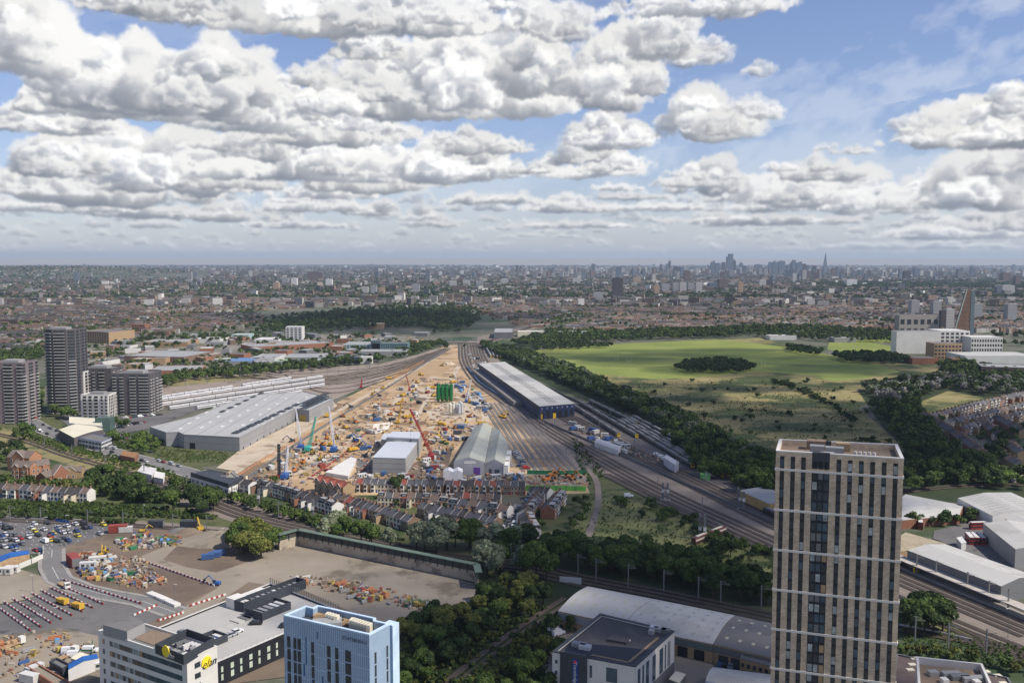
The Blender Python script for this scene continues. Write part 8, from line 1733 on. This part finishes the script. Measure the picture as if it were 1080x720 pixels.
# goal posts on the playing field
for i, (x, y) in enumerate(((794, 387), (805, 386), (650, 380), (663, 383))): b = P(x, y); root = empty('goal', b, 0, 'white goal posts on the playing field, %s from the left' % ORD[[2, 3, 0, 1][i]], 'goal', 'goal posts'); mb = MB(); [mb.bar((x_, 0, 0), (x_, 0, 8), .12, 4) for x_ in (-2.8, 2.8)]; mb.build('posts', M_white, root); mb = MB(); mb.bar((-2.8, 0, 3), (2.8, 0, 3), .12, 4); mb.build('crossbar', M_white, root)
# ------------------------------------------------------------------ clouds overhead (out of the frame) that shade the ground
M_cloud = bpy.data.materials.new('cloud'); M_cloud.use_nodes = True; nt = M_cloud.node_tree; nt.nodes.clear()
o_ = nt.nodes.new('ShaderNodeOutputMaterial'); d_ = nt.nodes.new('ShaderNodeBsdfDiffuse'); d_.inputs[0].default_value = (.9, .9, .92, 1); t_ = nt.nodes.new('ShaderNodeBsdfTransparent'); m_ = nt.nodes.new('ShaderNodeMixShader'); m_.inputs[0].default_value = CLOUDOP
nt.links.new(t_.outputs[0], m_.inputs[1]); nt.links.new(d_.outputs[0], m_.inputs[2]); nt.links.new(m_.outputs[0], o_.inputs[0])
def cloud(label, spots, alt, seed):
    """spots: (px, py, rx, ry) ground patches the cloud shades"""
    rng = np.random.default_rng(seed); bm = bmesh.new(); c0 = None
    for (x, y, rx, ry) in spots:
        g_ = P(x, y); c = g_+SUN*(alt/SUN.z)
        if c0 is None: c0 = c.copy()
        for k in range(9):
            a = rng.random()*6.28; r = math.sqrt(rng.random())*.8; q = c+Vector((math.cos(a)*r*rx, math.sin(a)*r*ry, rng.uniform(0, 70)))-c0; s = rng.uniform(.28, .5)
            res = bmesh.ops.create_icosphere(bm, subdivisions=3, radius=1.0, matrix=Matrix.Translation(q)@Matrix.Diagonal((rx*s, ry*s, 30+min(rx, ry)*s*.4, 1)))
            for v in res['verts']:
                p = v.co; n = 1+.14*math.sin(p.x*.031+seed)*math.sin(p.y*.027)+.09*math.sin(p.x*.09)*math.sin(p.y*.083+p.z*.07); v.co = q+(p-q)*n
    me = bpy.data.meshes.new('cloud'); bm.to_mesh(me); bm.free(); me.polygons.foreach_set('use_smooth', [True]*len(me.polygons)); me.materials.append(M_cloud); o = bpy.data.objects.new('cloud', me); COL.objects.link(o); o.location = c0; tag(o, label, 'cloud')
SHADE = [
 ([(700, 650, 90, 50), (870, 720, 60, 50), (640, 710, 50, 45), (530, 680, 45, 40), (640, 600, 80, 45), (760, 610, 100, 55)], 'cloud shading the hotel, the brick tower and the bottom woods'),
 ([(720, 530, 130, 80), (690, 490, 90, 80), (780, 560, 120, 70), (780, 490, 150, 100)], 'cloud shading the main line and the meadow'),
 ([(720, 415, 150, 60), (800, 408, 200, 50), (790, 455, 170, 130), (870, 435, 190, 130), (730, 430, 120, 90), (980, 470, 200, 140), (1060, 460, 180, 140)], 'cloud shading the rough part of the common and the right estate'),
 ([(700, 378, 240, 80), (640, 375, 160, 60), (820, 384, 260, 130), (760, 372, 200, 60), (900, 392, 200, 120)], 'cloud shading the playing fields'),
 ([(400, 336, 420, 330), (470, 345, 300, 260), (320, 335, 300, 260)], 'cloud shading the wooded cemetery'),
]
for i, (sp, lb) in enumerate(SHADE): cloud(lb, sp, 950+i*40, 3+i)
# ------------------------------------------------------------------ haze
hz = MB(); hz.prism([(-30500, -900), (30500, -900), (30500, 26500), (-30500, 26500)], -1.5, 330, bot=True)
hm = bpy.data.materials.new('haze'); hm.use_nodes = True; nt = hm.node_tree; nt.nodes.clear(); o_ = nt.nodes.new('ShaderNodeOutputMaterial'); v_ = nt.nodes.new('ShaderNodeVolumePrincipled')
v_.inputs['Color'].default_value = (.64, .80, 1.0, 1); v_.inputs['Density'].default_value = HAZE; v_.inputs['Anisotropy'].default_value = .2; nt.links.new(v_.outputs[0], o_.inputs['Volume'])
if HAZE > 0: tag(hz.build('haze', hm), 'thin bluish summer haze over the town', kind='stuff')
